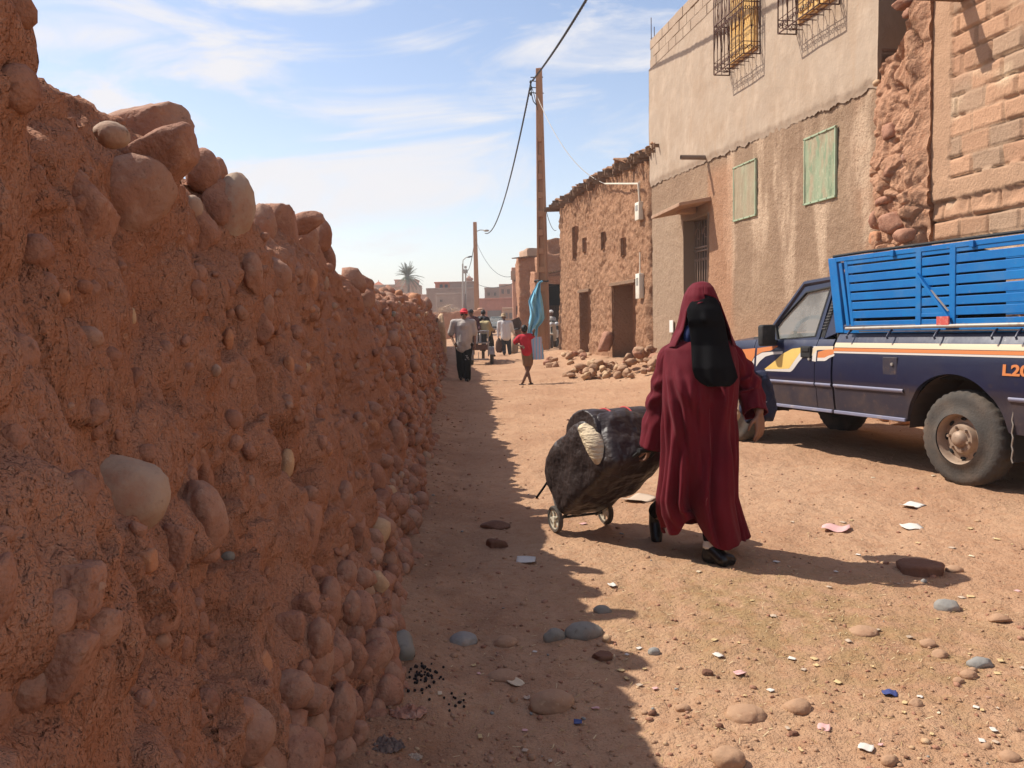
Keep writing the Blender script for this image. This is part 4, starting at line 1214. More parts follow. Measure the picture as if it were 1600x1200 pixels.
for yy_ in (-0.075, -WD + 0.075): mb.tube([(-1.15, yy_, 1.165), (Xb - 0.01, yy_, 1.165)], 0.035, 10)
mb.build('bed_rail', m_navy, truck, smooth=True)
mb = MB()
for k in range(4):
    for yy_ in (0,):
        pass
m_whous = plain('dusty_wheel_housing', (0.055, 0.036, 0.026), 0.95)
# wheel housings
for x0 in (RA + .04, FA):
    for side in (0, 1):
        mb = MB(); rr = []
        for k in range(15):
            a = math.pi * k / 14
            y0, y1 = (-0.03, -0.40) if not side else (-WD + 0.03, -WD + 0.40)
            rr.append([(x0 + 0.45 * math.cos(a), y0, 0.35 + 0.455 * math.sin(a)), (x0 + 0.45 * math.cos(a), y1, 0.35 + 0.455 * math.sin(a))])
        mb.loft(rr, cap=False, wrap=False)
        y1 = -0.40 if not side else -WD + 0.40
        mb.add([(x0 - .46, y1, .3), (x0 + .46, y1, .3), (x0 + .46, y1, .85), (x0 - .46, y1, .85)], [(0, 1, 2, 3)])
        mb.build('wheel_housing', m_whous, truck)

# greenhouse
def up(px, py): return tp(px, py, -0.06)
def yin(z): return -0.055 - 0.14 * (z - 1.05) / 0.55            # the cab side leans in above the belt
def g3(p): return (p[0], yin(p[1]), p[1])
A0 = up(1203, 522); A1 = up(1242, 446); B1 = up(1293, 437); B0 = up(1280, 531)
glass = [up(1208, 510), up(1246, 456), up(1284, 447), up(1275, 526), up(1216, 531)]
frame_o = [up(1201, 520), up(1241, 449), up(1289, 439), up(1281, 533), up(1210, 537)]
mb = MB(); n = len(glass)
def ring(poly, dy): return [(x, yin(z) + dy, z) for x, z in poly]
mb.loft([ring(frame_o, -0.05), ring(frame_o, 0.012), ring(glass, 0.008), ring(glass, -0.03)], cap=False)
wf = mb.build('window_frame', m_navy, door)
mb = MB()
def shrink(poly, k):
    cx = sum(p[0] for p in poly) / len(poly); cz = sum(p[1] for p in poly) / len(poly)
    return [(cx + (x - cx) * k, cz + (z - cz) * k) for x, z in poly]
mb.loft([ring(shrink(glass, 1.01), 0.011), ring(shrink(glass, 0.955), 0.012), ring(shrink(glass, 0.955), -0.02)], cap=False)
mb.build('seal', m_rubber, door)
mb = MB(); mb.add(ring(glass, -0.012), [tuple(range(n))])
mb.build('window', m_glassd, door)
# pillars, quarter panel, roof, rear wall, windscreen
zr = 1.60
mb = MB()
Q = [up(1282, 533), up(1291, 438), up(1304, 436), up(1309, 520)]
mb.loft([ring(Q, -0.06), ring(Q, 0.006)]); mb.build('quarter_panel', m_navy, truck, bevel=0.006)
mb = MB(); q2 = [up(1283.5, 526), up(1292, 444), up(1298, 446), up(1296, 474), up(1289, 528)]
mb.loft([ring(q2, -0.01), ring(q2, 0.010)]); qv = mb.build('quarter_vent', m_rubber, truck)
mb = MB()
for k in range(13):
    z0 = q2[4][1] + (q2[2][1] - q2[4][1]) * (0.18 + 0.75 * k / 13); x0 = q2[4][0] + (q2[3][0] - q2[4][0]) * min(1, k / 8)
    mb.box((x0 + 0.022, yin(z0) + 0.014, z0), (0.045, 0.012, 0.012))
mb.build('louvre', plain('vent_louvre', (0.09, 0.085, 0.08), 0.6), qv)
Rf = A1[0] - 0.02; Rb = Q[2][0]
ra_ = []
for k in range(9):
    t = k / 8; x = Rf + (Rb - Rf) * t
    cr = 0.02 * math.sin(math.pi * t) 
    row = []
    for j in range(13):
        s_ = j / 12; yv = yin(1.56) + (-WD - 2 * yin(1.56)) * s_
        e = (2 * s_ - 1)
        row.append((x, yv, A1[1] + 0.005 + (B1[1] - A1[1]) * t + 0.065 * (1 - abs(e) ** 4) + cr))
    ra_.append(row)
mb = MB(); mb.loft(ra_, wrap=False, cap=False)
low = [[(x, y_, z - 0.05) for x, y_, z in r] for r in ra_]; mb.loft(low, wrap=False, cap=False)
for side in (0, 12): mb.loft([[r[side] for r in ra_], [(r[side][0], r[side][1], r[side][2] - 0.05) for r in ra_]], wrap=False, cap=False)
for e in (0, 8): mb.loft([ra_[e], low[e]], wrap=False, cap=False)
mb.build('roof', m_navy, truck, smooth=True)
for s_ in (1, -1):
    mb = MB()
    f_ = lambda p: (p[0], yin(p[1]) if s_ > 0 else -WD - yin(p[1]), p[1])
    mb.tube([f_((A0[0] + 0.02, A0[1])), f_((A1[0], A1[1] + 0.015)), f_((B1[0], B1[1] + 0.015)), f_((Q[2][0], Q[2][1] + 0.02))], 0.032, 8)
    if s_ < 0: mb.tube([f_(B0), f_(B1)], 0.04, 8); mb.tube([f_(Q[3]), f_(Q[2])], 0.05, 8)
    mb.build('pillar', m_navy, truck, smooth=True)
mb = MB()
wy = yin(1.5)
mb.add([(A0[0] + 0.02, yin(1.15) , A0[1]), (A0[0] + .06, -WD / 2, A0[1] + .02), (A0[0] + 0.02, -WD - yin(1.15), A0[1]), (A1[0], -WD - yin(1.55), A1[1]), (A1[0] + .05, -WD / 2, A1[1] + .02), (A1[0], yin(1.55), A1[1])], [(0, 1, 4, 5), (1, 2, 3, 4)])
mb.add([(Q[3][0], -0.35, 1.13), (Q[3][0], -WD + .35, 1.13), (Q[2][0] + .02, -WD + .35, 1.55), (Q[2][0] + .02, -0.35, 1.55)], [(0, 1, 2, 3)])
mb.add(ring(glass, -0.012) and [(x, -WD - yin(z), z) for x, z in glass], [tuple(range(n))])
mb.build('windscreen', m_glassd, truck)
mb = MB()
mb.box((Q[3][0], -WD / 2, 0.8), (0.04, WD - 0.12, 0.66)); mb.box((Q[3][0] + .03, -0.2, 1.35), (0.04, 0.28, 0.45)); mb.box((Q[3][0] + .03, -WD + 0.2, 1.35), (0.04, 0.28, 0.45))
mb.box((Q[3][0] + 0.32, -WD / 2, 0.72), (0.5, WD - 0.3, 0.18)); mb.box((Q[3][0] + 0.12, -WD / 2, 1.0), (0.16, WD - 0.3, 0.55))
mb.box((A0[0] + 0.12, -WD / 2, 1.0), (0.45, WD - 0.2, 0.16))
mb.tube([(A0[0] - 0.22 + 0.05 * math.cos(a), -0.42 + 0.19 * math.cos(a), 1.10 + 0.17 * math.sin(a)) for a in np.linspace(0, 2 * math.pi, 25)], 0.014, 6)
mb.build('seat', plain('cab_interior', (0.05, 0.045, 0.04), 0.9), truck, bevel=0.02)
# bonnet and front
mb = MB(); rows = []
for k in range(8):
    t = k / 7; x = Xd1 - 0.12 + (XF - Xd1 + 0.12) * t
    row = []
    for j in range(15):
        s_ = j / 14; e = 2 * s_ - 1
        row.append((x + 0.06 * (1 - e * e) * t, -0.03 - (WD - 0.06) * s_, fend_top(max(x, Xd1)) + 0.055 * (1 - abs(e) ** 3.5) - 0.06 * t ** 6))
    rows.append(row)
mb.loft(rows, wrap=False, cap=False); 
front = rows[-1]; mb.loft([front, [(x + 0.02, y_, 0.72) for x, y_, z in front]], wrap=False, cap=False)
mb.build('bonnet', m_navy, truck, smooth=True)
mb = MB(); mb.box((XF + 0.10, -WD / 2, 0.50), (0.16, WD + 0.02, 0.16)); mb.build('bumper', m_rubber, truck, bevel=0.03)
mb = MB(); mb.box((XF + 0.055, -WD / 2, 0.76), (0.05, 0.8, 0.14)); mb.build('grille', m_rubber, truck, bevel=0.01)
for yy_ in (-0.22, -WD + 0.22):
    mb = MB(); mb.box((XF + 0.04, yy_, 0.76), (0.06, 0.30, 0.16)); mb.build('headlight', plain('lamp_glass', (0.6, 0.6, 0.58), 0.15), truck, bevel=0.02)
# mirror
p = tp(1198, 524, 0.10)
mb = MB(); mb.box((p[0], 0.10, p[1]), (0.09, 0.16, 0.21)); mb.box((p[0] + 0.0, 0.0, p[1] - 0.07), (0.06, 0.14, 0.05))
mi_ = mb.build('mirror', m_rubber, door, bevel=0.025, seg=3, smooth=True)
# handle, filler flap, mouldings
h0, h1 = tp(1252, 558, 0.03), tp(1267, 541, 0.03)
mb = MB(); mb.box(((h0[0] + h1[0]) / 2, 0.028, (h0[1] + h1[1]) / 2), (abs(h1[0] - h0[0]), 0.03, h1[1] - h0[1])); mb.box(((h0[0] + h1[0]) / 2, 0.045, (h0[1] + h1[1]) / 2 + 0.02), (abs(h1[0] - h0[0]) * .8, 0.012, 0.04)); mb.build('handle', m_rubber, door, bevel=0.006)
k0 = tp(1265, 561, 0.03); mb = MB(); mb.tube([(k0[0], 0.01, k0[1]), (k0[0], 0.045, k0[1])], 0.013, 12); mb.build('lock', m_gal, door)
f0, f1 = tp(1379, 587, 0.03), tp(1402, 558, 0.03)
cx_, cz_ = (f0[0] + f1[0]) / 2, (f0[1] + f1[1]) / 2
mb = MB(); mb.box((cx_, 0.028, cz_), (abs(f1[0] - f0[0]), 0.012, f1[1] - f0[1])); fl = mb.build('fuel_flap', m_navy_low, truck, bevel=0.008)
mb = MB(); mb.tube([(cx_ - 0.03, 0.02, cz_ + 0.02), (cx_ - 0.03, 0.046, cz_ + 0.02)], 0.012, 12); mb.build('lock', m_gal, fl)
def strip(name, pu, pl, m, parent=truck, off=0.003, n_=None, rows=3):
    """a decal between an upper and a lower pixel line, laid on the curved side"""
    U = sorted([tp(*q, 0.03) for q in pu]); L = sorted([tp(*q, 0.03) for q in pl])
    x0, x1 = max(U[0][0], L[0][0]), min(U[-1][0], L[-1][0])
    n_ = n_ or max(6, int((x1 - x0) / 0.02))
    Xs = np.linspace(x0, x1, n_)
    hi = np.interp(Xs, [q[0] for q in U], [q[1] for q in U]); lo = np.interp(Xs, [q[0] for q in L], [q[1] for q in L])
    rr = [[(x, float(ys(lo_ + (h_ - lo_) * t / rows)) + off, lo_ + (h_ - lo_) * t / rows) for x, lo_, h_ in zip(Xs, lo, hi)] for t in range(rows + 1)]
    mb = MB(); mb.loft(rr, wrap=False, cap=False)
    o = mb.build(name, m, parent, smooth='all')
    return o
# long stripes on the load bed
zc = lambda a: a
def zstrip(name, X0, X1, z0, z1, m, parent, off):
    Xs = np.linspace(X0, X1, max(4, int(abs(X1 - X0) / 0.1)))
    mb = MB(); mb.loft([[(x, float(ys(z)) + off, z) for x in Xs] for z in np.linspace(z0, z1, 3)], wrap=False, cap=False)
    return mb.build(name, m, parent, smooth='all')
s0 = tp(1450, 537, 0.03)[1]; s1 = tp(1450, 545.5, 0.03)[1]; s2 = tp(1450, 552.5, 0.03)[1]; s3 = tp(1450, 555.5, 0.03)[1]
zstrip('stripe', -1.14, Xb - 0.015, s1, s0, m_cream, truck, 0.003)
zstrip('stripe', -1.14, Xb - 0.015, s2 + .002, s1 - .004, m_or, truck, 0.003)
zstrip('stripe', -1.14, Xb - 0.015, s3, s2, m_wh, truck, 0.003)
# sweeping shapes on cab corner, door and fender
strip('graphic', [(1300, 541), (1276, 541), (1268, 544)], [(1300, 546), (1276, 547), (1268, 556)], m_cream)
strip('graphic', [(1302, 546), (1290, 546), (1277, 550)], [(1302, 553), (1293, 556), (1288, 559), (1277, 559)], m_or)
strip('graphic', [(1303, 553), (1293, 556), (1288, 559), (1277, 559)], [(1303, 556), (1296, 559), (1290, 564), (1277, 564)], m_wh)
strip('graphic', [(1275, 541), (1269, 541)], [(1275, 565), (1269, 564)], m_wh)
strip('graphic', [(1251, 543), (1236, 545), (1222, 553), (1212, 563), (1195, 577)], [(1251, 549), (1240, 566), (1234, 576), (1195, 577)], m_yel, off=0.0036)
strip('graphic', [(1260, 548), (1251, 549), (1240, 566), (1234, 576), (1197, 577)], [(1260, 551), (1248, 566), (1240, 578), (1236, 581), (1197, 579.5)], m_wh)
strip('graphic', [(1222, 549), (1200, 550), (1190, 551), (1182, 556)], [(1222, 553), (1206, 554), (1196, 557), (1188, 564), (1182, 573)], m_wh)
strip('graphic', [(1213, 540), (1196, 542), (1182, 544)], [(1213, 542), (1203, 548), (1190, 550), (1182, 555)], m_or)
strip('graphic', [(1179, 544), (1158, 546)], [(1179, 556), (1172, 572), (1158, 572)], m_or)
strip('graphic', [(1179, 558), (1172, 574)], [(1179, 576), (1172, 592)], m_wh)
def moulding(X0, X1, parent):
    zm0, zm1 = tp(1350, 609.5, 0.03)[1], tp(1350, 603.5, 0.03)[1]
    mb = MB(); Xs = np.linspace(X0, X1, 8)
    mb.loft([[(x, float(ys(z)) + o_, z) for (z, o_) in ((zm0, 0), (zm0 + .004, .010), ((zm0 + zm1) / 2, .013), (zm1 - .004, .010), (zm1, 0))] for x in Xs], wrap=False, cap=False)
    mb.build('side_moulding', m_lav, parent, smooth='all')
moulding(0.58, Xb - 0.02, truck); moulding(Xb + 0.015, Xd0 - 0.008, truck); moulding(Xd0 + 0.01, Xd1 - 0.01, door); moulding(-1.14, -0.36, truck)
mb = MB(); mb.box(((Xb + 0.58) / 2, 0.0, ZB + 0.012), (Xb - 0.58, 0.02, 0.03)); mb.box(((Xb + Xd1) / 2 + 0.01, 0.0, ZB + 0.012), (Xd1 - Xb - 0.03, 0.02, 0.03)); mb.build('sill_edge', m_lav, truck, bevel=0.006)
cu = bpy.data.curves.new('lettering', 'FONT'); cu.body = 'L200'; cu.size = 0.105; cu.extrude = 0.002; cu.offset = 0.0035
to = bpy.data.objects.new('lettering', cu); COL.objects.link(to)
dg = bpy.context.evaluated_depsgraph_get(); me = bpy.data.meshes.new_from_object(to.evaluated_get(dg), depsgraph=dg)
bpy.data.objects.remove(to)
lp = tp(1566, 586, 0.03)
for v in me.vertices:
    v.co = Vector((lp[0] - v.co.x * 1.35, float(ys(lp[1] + v.co.y)) + 0.004 + v.co.z, lp[1] + v.co.y))
link('lettering', me, m_or, None, False).parent = truck
# wheels
def wheel(x, y, side, parent=truck):
    w = thing_part('wheel', parent, (x, y, 0.316))
    Rr = 0.345; n_ = 96
    prof = [(0.19, 0.02), (0.205, 0.006), (0.235, -0.012), (0.275, -0.004), (0.305, -0.010), (0.328, -0.022), (0.342, -0.045), (0.345, -0.10), (0.342, -0.155), (0.325, -0.18), (0.26, -0.195), (0.19, -0.18)]
    rings = []
    for (r_, yo) in prof:
        ring_ = []
        for k in range(n_):
            a = 2 * math.pi * k / n_
            rr_ = r_ * (1.067 if r_ > .2 else 1.0) - (0.009 if (k % 3 == 0 and r_ > 0.322) else 0)
            ring_.append((rr_ * math.cos(a), side * (yo - 0.0), rr_ * math.sin(a)))
        rings.append(ring_)
    mb = MB(); mb.loft(rings, cap=False); mb.build('tyre', m_tyre, w, smooth=True)
    rp = [(0.196, 0.0), (0.19, 0.014), (0.182, 0.006), (0.176, -0.035), (0.165, -0.055), (0.125, -0.045), (0.105, -0.012), (0.085, -0.006), (0.066, -0.012), (0.058, 0.012), (0.036, 0.030), (0.012, 0.034), (0.0005, 0.034)]
    mb = MB(); mb.loft([[(r_ * math.cos(2 * math.pi * k / 48), side * (yo - 0.005), r_ * math.sin(2 * math.pi * k / 48)) for k in range(48)] for r_, yo in rp], cap=False)
    for k in range(6):
        a = 2 * math.pi * k / 6 + 0.2
        mb.tube([(0.088 * math.cos(a), side * -0.02, 0.088 * math.sin(a)), (0.088 * math.cos(a), side * 0.012, 0.088 * math.sin(a))], 0.012, 6)
    for k in range(8):
        a = 2 * math.pi * k / 8
        mb.ball((0.150 * math.cos(a), side * -0.052, 0.150 * math.sin(a)), (0.013, 0.010, 0.026), Matrix.Rotation(-a, 3, 'Y'), 10, 6, m=1)
    mb.build('rim', [m_rim, m_under], w, smooth=True)
    return w
def thing_part(name, parent, loc):
    o = bpy.data.objects.new(name, None); o.empty_display_size = 0.1; COL.objects.link(o); o.parent = parent; o.location = loc; return o
wheel(RA, -0.005, 1); wheel(FA, -0.02, 1); wheel(RA, -WD + 0.005, -1); wheel(FA, -WD + 0.02, -1)
# mud flap
mb = MB(); mb.box((-0.37, -0.12, 0.42), (0.02, 0.24, 0.44)); mb.build('mud_flap', m_rubber, truck, bevel=0.005)
mb = MB(); mb.tube([(-0.375 + 0.006 * math.sin(k * 2.1), 0.005, 0.62 - 0.03 * k) for k in range(15)], 0.005, 6); mb.build('chain', m_gal, truck)
# the blue rack
rack = thing('stake_rack', 'bright blue slatted steel rack standing on the pickup load bed', 'stake rack')
rack.matrix_basis = T_M.copy()
yr = -0.055
topL = tp(1296, 405, yr); botL = tp(1308, 520, yr)
zt_at = lambda x: topL[1] + (topL[0] - x) * 0.012
zb_at = lambda x: botL[1] + 0.005
def rbar(mb, x0, z0, x1, z1, w=0.05, d=0.03, y=yr): mb.bar((x0, y, z0), (x1, y, z1), d, w, up=(1, 0, 0) if abs(x1 - x0) < abs(z1 - z0) else (0, 0, 1))
def plate(mb, poly, y0=yr - 0.012, y1=yr + 0.012): mb.prism(poly, lambda x, z: (x, y0, z), lambda x, z: (x, y1, z))
XR = -1.15
def side_rack(yr_, name):
    mb = MB()
    y0, y1 = yr_ - 0.011, yr_ + 0.011
    xa = topL[0]; xb = botL[0]
    def lerp_x(z): 
        t = (z - botL[1]) / (topL[1] - botL[1]); return xb + (xa - xb) * t
    # front plate with its upright
    P = [tp(1320, 402, yr), tp(1346, 500, yr)]
    X1 = tp(1321, 420, yr)[0]; X2 = tp(1446, 450, yr)[0]; X3 = tp(1487, 450, yr)[0]
    zt, zb = topL[1], botL[1]
    plate(mb, [(lerp_x(zb), zb), (lerp_x(zt), zt), (lerp_x(zt) - 0.10, zt), (lerp_x(zb) - 0.10, zb)], y0 - .006, y1 + .006)
    xs1 = lerp_x(zt) - 0.10
    plate(mb, [(lerp_x(zb) - .125, zb + .06), (lerp_x(zt) - .125, zt - .05), (lerp_x(zt) - .165, zt - .05), (lerp_x(zb) - .165, zb + .06)], y0, y1)
    plate(mb, [(lerp_x(zb) - .185, zb + .02), (lerp_x(zt) - .185, zt), (lerp_x(zt) - .225, zt), (lerp_x(zb) - .225, zb + .02)], y0, y1)
    ns = 8
    pitch = (zt - zb) / (ns + 0.15)
    for k in range(ns):
        za = zb + 0.045 + k * pitch * 0.965; w_ = pitch * 0.775
        if k == 0: za = zb + 0.035
        xf_ = lerp_x(za) - 0.19
        zz = lambda x, z: z + (topL[0] - x) * 0.004
        plate(mb, [(xf_, za), (xf_, za + w_), (XR, zz(XR, za + w_)), (XR, zz(XR, za))], y0 + .004, y1 - .002)
    plate(mb, [(lerp_x(zt), zt - 0.035), (lerp_x(zt), zt + 0.004), (XR, zt + 0.008), (XR, zt - 0.03)], y0 - .004, y1 + .004)
    plate(mb, [(lerp_x(zb) - .1, zb - .005), (lerp_x(zb) - .1, zb + .03), (XR, zb + .035), (XR, zb)], y0 - .002, y1 + .002)
    for xx in (X2 + 0.055, X3 - 0.02, XR + 0.10, XR + .26):
        plate(mb, [(xx - .025, zb), (xx - .025, zt - .005), (xx + .03, zt - .005), (xx + .03, zb)], y0 - .007, y1 + .005)
    # filled bay with a diagonal
    plate(mb, [(X2 + 0.05, zb + .12), (X2 + .05, zb + .15), (X3, zb + .15), (X3, zb + .12)], y0, y1)
    mb.bar((X2 + 0.06, yr_ + .004, zt - .20), (X3 - 0.01, yr_ + .004, zb + .10), 0.022, 0.075, up=(0, 1, 0))
    return mb.build(name, m_blue, rack, bevel=0.003, seg=1)
sr = side_rack(yr, 'side_panel')
sr2 = side_rack(-WD - yr, 'side_panel')
mb = MB()
X2 = tp(1446, 450, yr)[0]; X3 = tp(1487, 450, yr)[0]
mb.bar((X2 + 0.03, yr + .018, topL[1] - .235), (X3 + 0.01, yr + .018, botL[1] + .16), 0.004, 0.018, up=(0, 1, 0)); mb.build('scrape', m_white_rust, sr)
mb = MB()                                          # front panel behind the cab
for k in range(7):
    z = botL[1] + 0.05 + k * (topL[1] - botL[1] - 0.02) / 7
    mb.box((botL[0] + (topL[0] - botL[0]) * k / 7 - 0.03, -WD / 2, z), (0.02, WD - 0.1, 0.06))
for yy_ in (-0.1, -0.55, -1.05, -WD + 0.1): mb.bar((botL[0] - .045, yy_, botL[1]), (topL[0] - .045, yy_, topL[1]), 0.05, 0.03)
mb.build('front_panel', m_blue, rack, bevel=0.003, seg=1)
mb = MB(); 
mb.tube([(topL[0] - 0.03, yr - 0.02, topL[1] + .02), (topL[0] - 0.35, yr - .03, topL[1] + .028), (XR, yr - .02, topL[1] + .03)], 0.014, 6); mb.build('edge_rod', m_rubber, rack)
for px, py in ((1398, 393), (1523, 366)):
    q = tp(px, py, yr); mb = MB(); mb.box((q[0], yr + 0.022, topL[1] - 0.018), (0.035, 0.025, 0.05)); mb.build('latch', m_blue, rack, bevel=0.004)
# tube rail and hooks under the rack
mb = MB()
zt_ = tp(1450, 510, 0.0)[1]
mb.tube([(tp(1322, 514, 0)[0], 0.0, zt_ - .01), (0.3, 0.0, zt_ + .0), (-1.15, 0.0, zt_ + 0.01)], 0.015, 10)
mb.tube([(tp(1340, 519, 0)[0], -0.02, zt_ - .035), (-1.15, -0.02, zt_ - 0.03)], 0.006, 6)
rail = mb.build('tie_rail', m_gal, truck, smooth=True)
for px in (1325, 1388, 1462, 1552, 1590):
    q = tp(px, 524, 0.02); mb = MB(); mb.tube([(q[0], -0.02, q[1] + .045), (q[0], 0.015, q[1] + .02), (q[0], 0.035, q[1] - .01), (q[0] - 0.004, 0.03, q[1] - 0.03)], 0.009, 6); mb.build('rope_hook', m_navy, truck, smooth=True)
q0, q1 = tp(1465, 508, 0.0), tp(1484, 494, 0.0)
mb = MB(); mb.box(((q0[0] + q1[0]) / 2, 0.006, (q0[1] + q1[1]) / 2), (abs(q1[0] - q0[0]), 0.014, q1[1] - q0[1])); mb.build('reflector', mat('worn_red_reflector', (0.55, 0.10, 0.08), 0.4, vary=((30, (0.6, 0.3, 0.25), 0.5, 0.7),)), rack)

m_tarp = mat('black_tarpaulin', (0.012, 0.011, 0.011), 0.8, bump=((6, 0.03),))
nu_ = 60; Xs_ = np.linspace(botL[0] - 0.12, -0.2, nu_); Zs_ = np.linspace(botL[1] + .01, topL[1] + .012, 16)
Uu, Hh = np.meshgrid(Xs_, Zs_); qn = np.stack([Uu.ravel() * 2, Hh.ravel() * 3, 0 * Uu.ravel()], 1)
vv = np.stack([Uu.ravel(), yr - 0.075 + 0.03 * fbm(qn, 3, 5), Hh.ravel() - 0.10 * sstep(0.3, -0.2, Uu.ravel()) * (Hh.ravel() > topL[1] - .2)], 1)
o = quads('tarpaulin_lining', vv, grid_faces(16, nu_), m_tarp); o.parent = rack
# ------------------------------------------------------------------ people
m_skin = mat('brown_skin', (0.23, 0.115, 0.068), 0.55, spec=0.35, vary=((14, (0.19, 0.088, 0.05), 0.45, 0.75),))
m_skin_dk = mat('dark_brown_skin', (0.145, 0.070, 0.042), 0.55, spec=0.35, vary=((14, (0.11, 0.052, 0.032), 0.45, 0.75),))
m_hair = plain('black_hair', (0.010, 0.009, 0.008), 0.6)
m_black = mat('black_cloth', (0.0085, 0.008, 0.0085), 0.95, spec=0.05, bump=((260, 0.001),))
m_leather = plain('black_shoe_leather', (0.012, 0.010, 0.010), 0.28)
m_sock = plain('grey_white_sock', (0.55, 0.52, 0.48), 0.9)
m_eye = plain('dark_eye', (0.01, 0.008, 0.007), 0.2)
def V3(*a): return Vector(a)
def limb(mb, pts, r, n=12, m=0):
    mb.tube(pts, r, n, m, cap=True)
    for p, q in zip(pts, r): mb.ball(p, q * 0.99, nu=10, nv=6, m=m)
def hand(mb, wrist, d, side, palm, s=1.0, curl=0.5, spread=0.06):
    """wrist: point; d: towards the fingertips; side: towards the thumb; palm: the way the palm faces"""
    d = Vector(d).normalized(); side = (Vector(side) - d * Vector(side).dot(d)).normalized(); palm = d.cross(side) * (1 if d.cross(side).dot(Vector(palm)) > 0 else -1)
    w = Vector(wrist)
    # palm: a flat plate of capsules
    for k in range(4):
        o = side * (0.030 - 0.020 * k) * s
        mb.tube([w + o * 0.55, w + d * 0.045 * s + o * 0.95, w + d * 0.088 * s + o], [0.014 * s, 0.0150 * s, 0.0125 * s], 8)
        mb.ball(w + d * 0.088 * s + o, 0.0125 * s, nu=8, nv=6)
    for k, (L, r) in enumerate(((0.070, 0.0092), (0.080, 0.0096), (0.074, 0.0092), (0.058, 0.0082))):
        a = w + d * 0.088 * s + side * (0.030 - 0.020 * k) * s
        dd = (d + side * spread * (1.5 - k)).normalized()
        c = curl * (0.8 + 0.16 * k)
        p = [a]
        ang = 0.0
        for q, f_ in enumerate((0.45, 0.32, 0.23)):
            ang += c * (0.55, 0.75, 0.5)[q]
            p.append(p[-1] + (dd * math.cos(ang) + palm * math.sin(ang)) * L * f_ * s)
        mb.tube(p, [r * s, r * 0.95 * s, r * 0.86 * s, r * 0.66 * s], 8); mb.ball(p[-1], r * 0.66 * s, nu=8, nv=6)
        mb.ball(p[1], r * 0.98 * s, nu=8, nv=6)
    t0 = w + d * 0.022 * s + side * 0.026 * s
    t1 = t0 + (d * 0.55 + side * 0.75 + palm * 0.25).normalized() * 0.040 * s
    t2 = t1 + (d * 0.85 + side * 0.25 + palm * (0.3 + 0.4 * curl)).normalized() * 0.032 * s
    t3 = t2 + (d * 0.9 + palm * (0.3 + 0.5 * curl) - side * 0.1).normalized() * 0.024 * s
    mb.tube([t0, t1, t2, t3], [0.0145 * s, 0.0115 * s, 0.010 * s, 0.0075 * s], 8); mb.ball(t3, 0.0078 * s, nu=8, nv=6); mb.ball(t1, 0.0115 * s, nu=8, nv=6)
def head(mb, c, fwd, s=1.0, up=(0, 0, 1)):
    """skull, jaw, nose, lips, ears; c: centre of the head"""
    f = Vector(fwd).normalized(); u = Vector(up); r = f.cross(u).normalized(); u = r.cross(f).normalized()
    M = Matrix((r, f, u)).transposed()
    c = Vector(c)
    mb.ball(c + u * 0.022 * s - f * 0.012 * s, (0.076 * s, 0.096 * s, 0.092 * s), M, 18, 12)
    mb.ball(c - u * 0.045 * s + f * 0.022 * s, (0.058 * s, 0.066 * s, 0.066 * s), M, 14, 10)
    mb.ball(c - u * 0.088 * s + f * 0.060 * s, (0.024 * s, 0.020 * s, 0.020 * s), M, 8, 6)
    mb.tube([c + u * 0.012 * s + f * 0.082 * s, c - u * 0.022 * s + f * 0.104 * s], [0.009 * s, 0.015 * s], 8); mb.ball(c - u * 0.022 * s + f * 0.100 * s, 0.0155 * s, nu=8, nv=6)
    mb.ball(c + u * 0.025 * s + f * 0.076 * s, (0.052 * s, 0.014 * s, 0.012 * s), M, 10, 6)
    mb.ball(c - u * 0.054 * s + f * 0.084 * s, (0.024 * s, 0.010 * s, 0.008 * s), M, 8, 6)
    for q in (-1, 1): mb.ball(c - u * 0.01 * s + r * 0.078 * s * q, (0.012 * s, 0.022 * s, 0.032 * s), M, 8, 6)
    return M
def eyes(c, fwd, s, parent):
    f = Vector(fwd).normalized(); u = Vector((0, 0, 1)); r = f.cross(u).normalized(); u = r.cross(f)
    for q in (-1, 1):
        mb = MB(); mb.ball(Vector(c) + u * 0.005 * s + r * 0.030 * s * q + f * 0.084 * s, (0.013 * s, 0.013 * s, 0.008 * s), None, 10, 6)
        mb.build('eye', m_eye, parent, W=True, smooth='all')
def torso(mb, J, s=1.0, girth=1.0, sh=0.062):
    ch, pe = Vector(J['chest']), Vector(J['pelvis'])
    r = (Vector(J['sh_r']) - Vector(J['sh_l'])).normalized()
    f = r.cross(Vector((0, 0, 1))).normalized() ; u = (ch - pe).normalized()
    M = Matrix((r, r.cross(u) * -1, u)).transposed()
    w = (Vector(J['sh_r']) - Vector(J['sh_l'])).length / 2
    for t, a, b in ((0.0, 0.86, 0.115), (0.25, .80, 0.112), (0.5, 0.80, 0.115), (0.75, 0.88, 0.122), (1.0, 0.95, 0.118)):
        mb.ball(pe.lerp(ch, t), (w * a * (0.92 if t < .8 else 1), b * s * girth, 0.12 * s), M, 16, 10)
    limb(mb, [Vector(J['sh_l']), ch.lerp(Vector(J['neck']), .35), Vector(J['sh_r'])], [sh * s, (sh + 0.02) * s, sh * s])
    limb(mb, [ch, Vector(J['neck'])], [0.085 * s, 0.056 * s])
def noise_push(o, amp, freq, seed=0, stretch=(1, 1, 0.4), octv=3):
    v = verts_of(o); n = normals_of(o)
    set_verts(o, v + n * (amp * fbm(v * freq * np.array(stretch), octv, seed))[:, None])
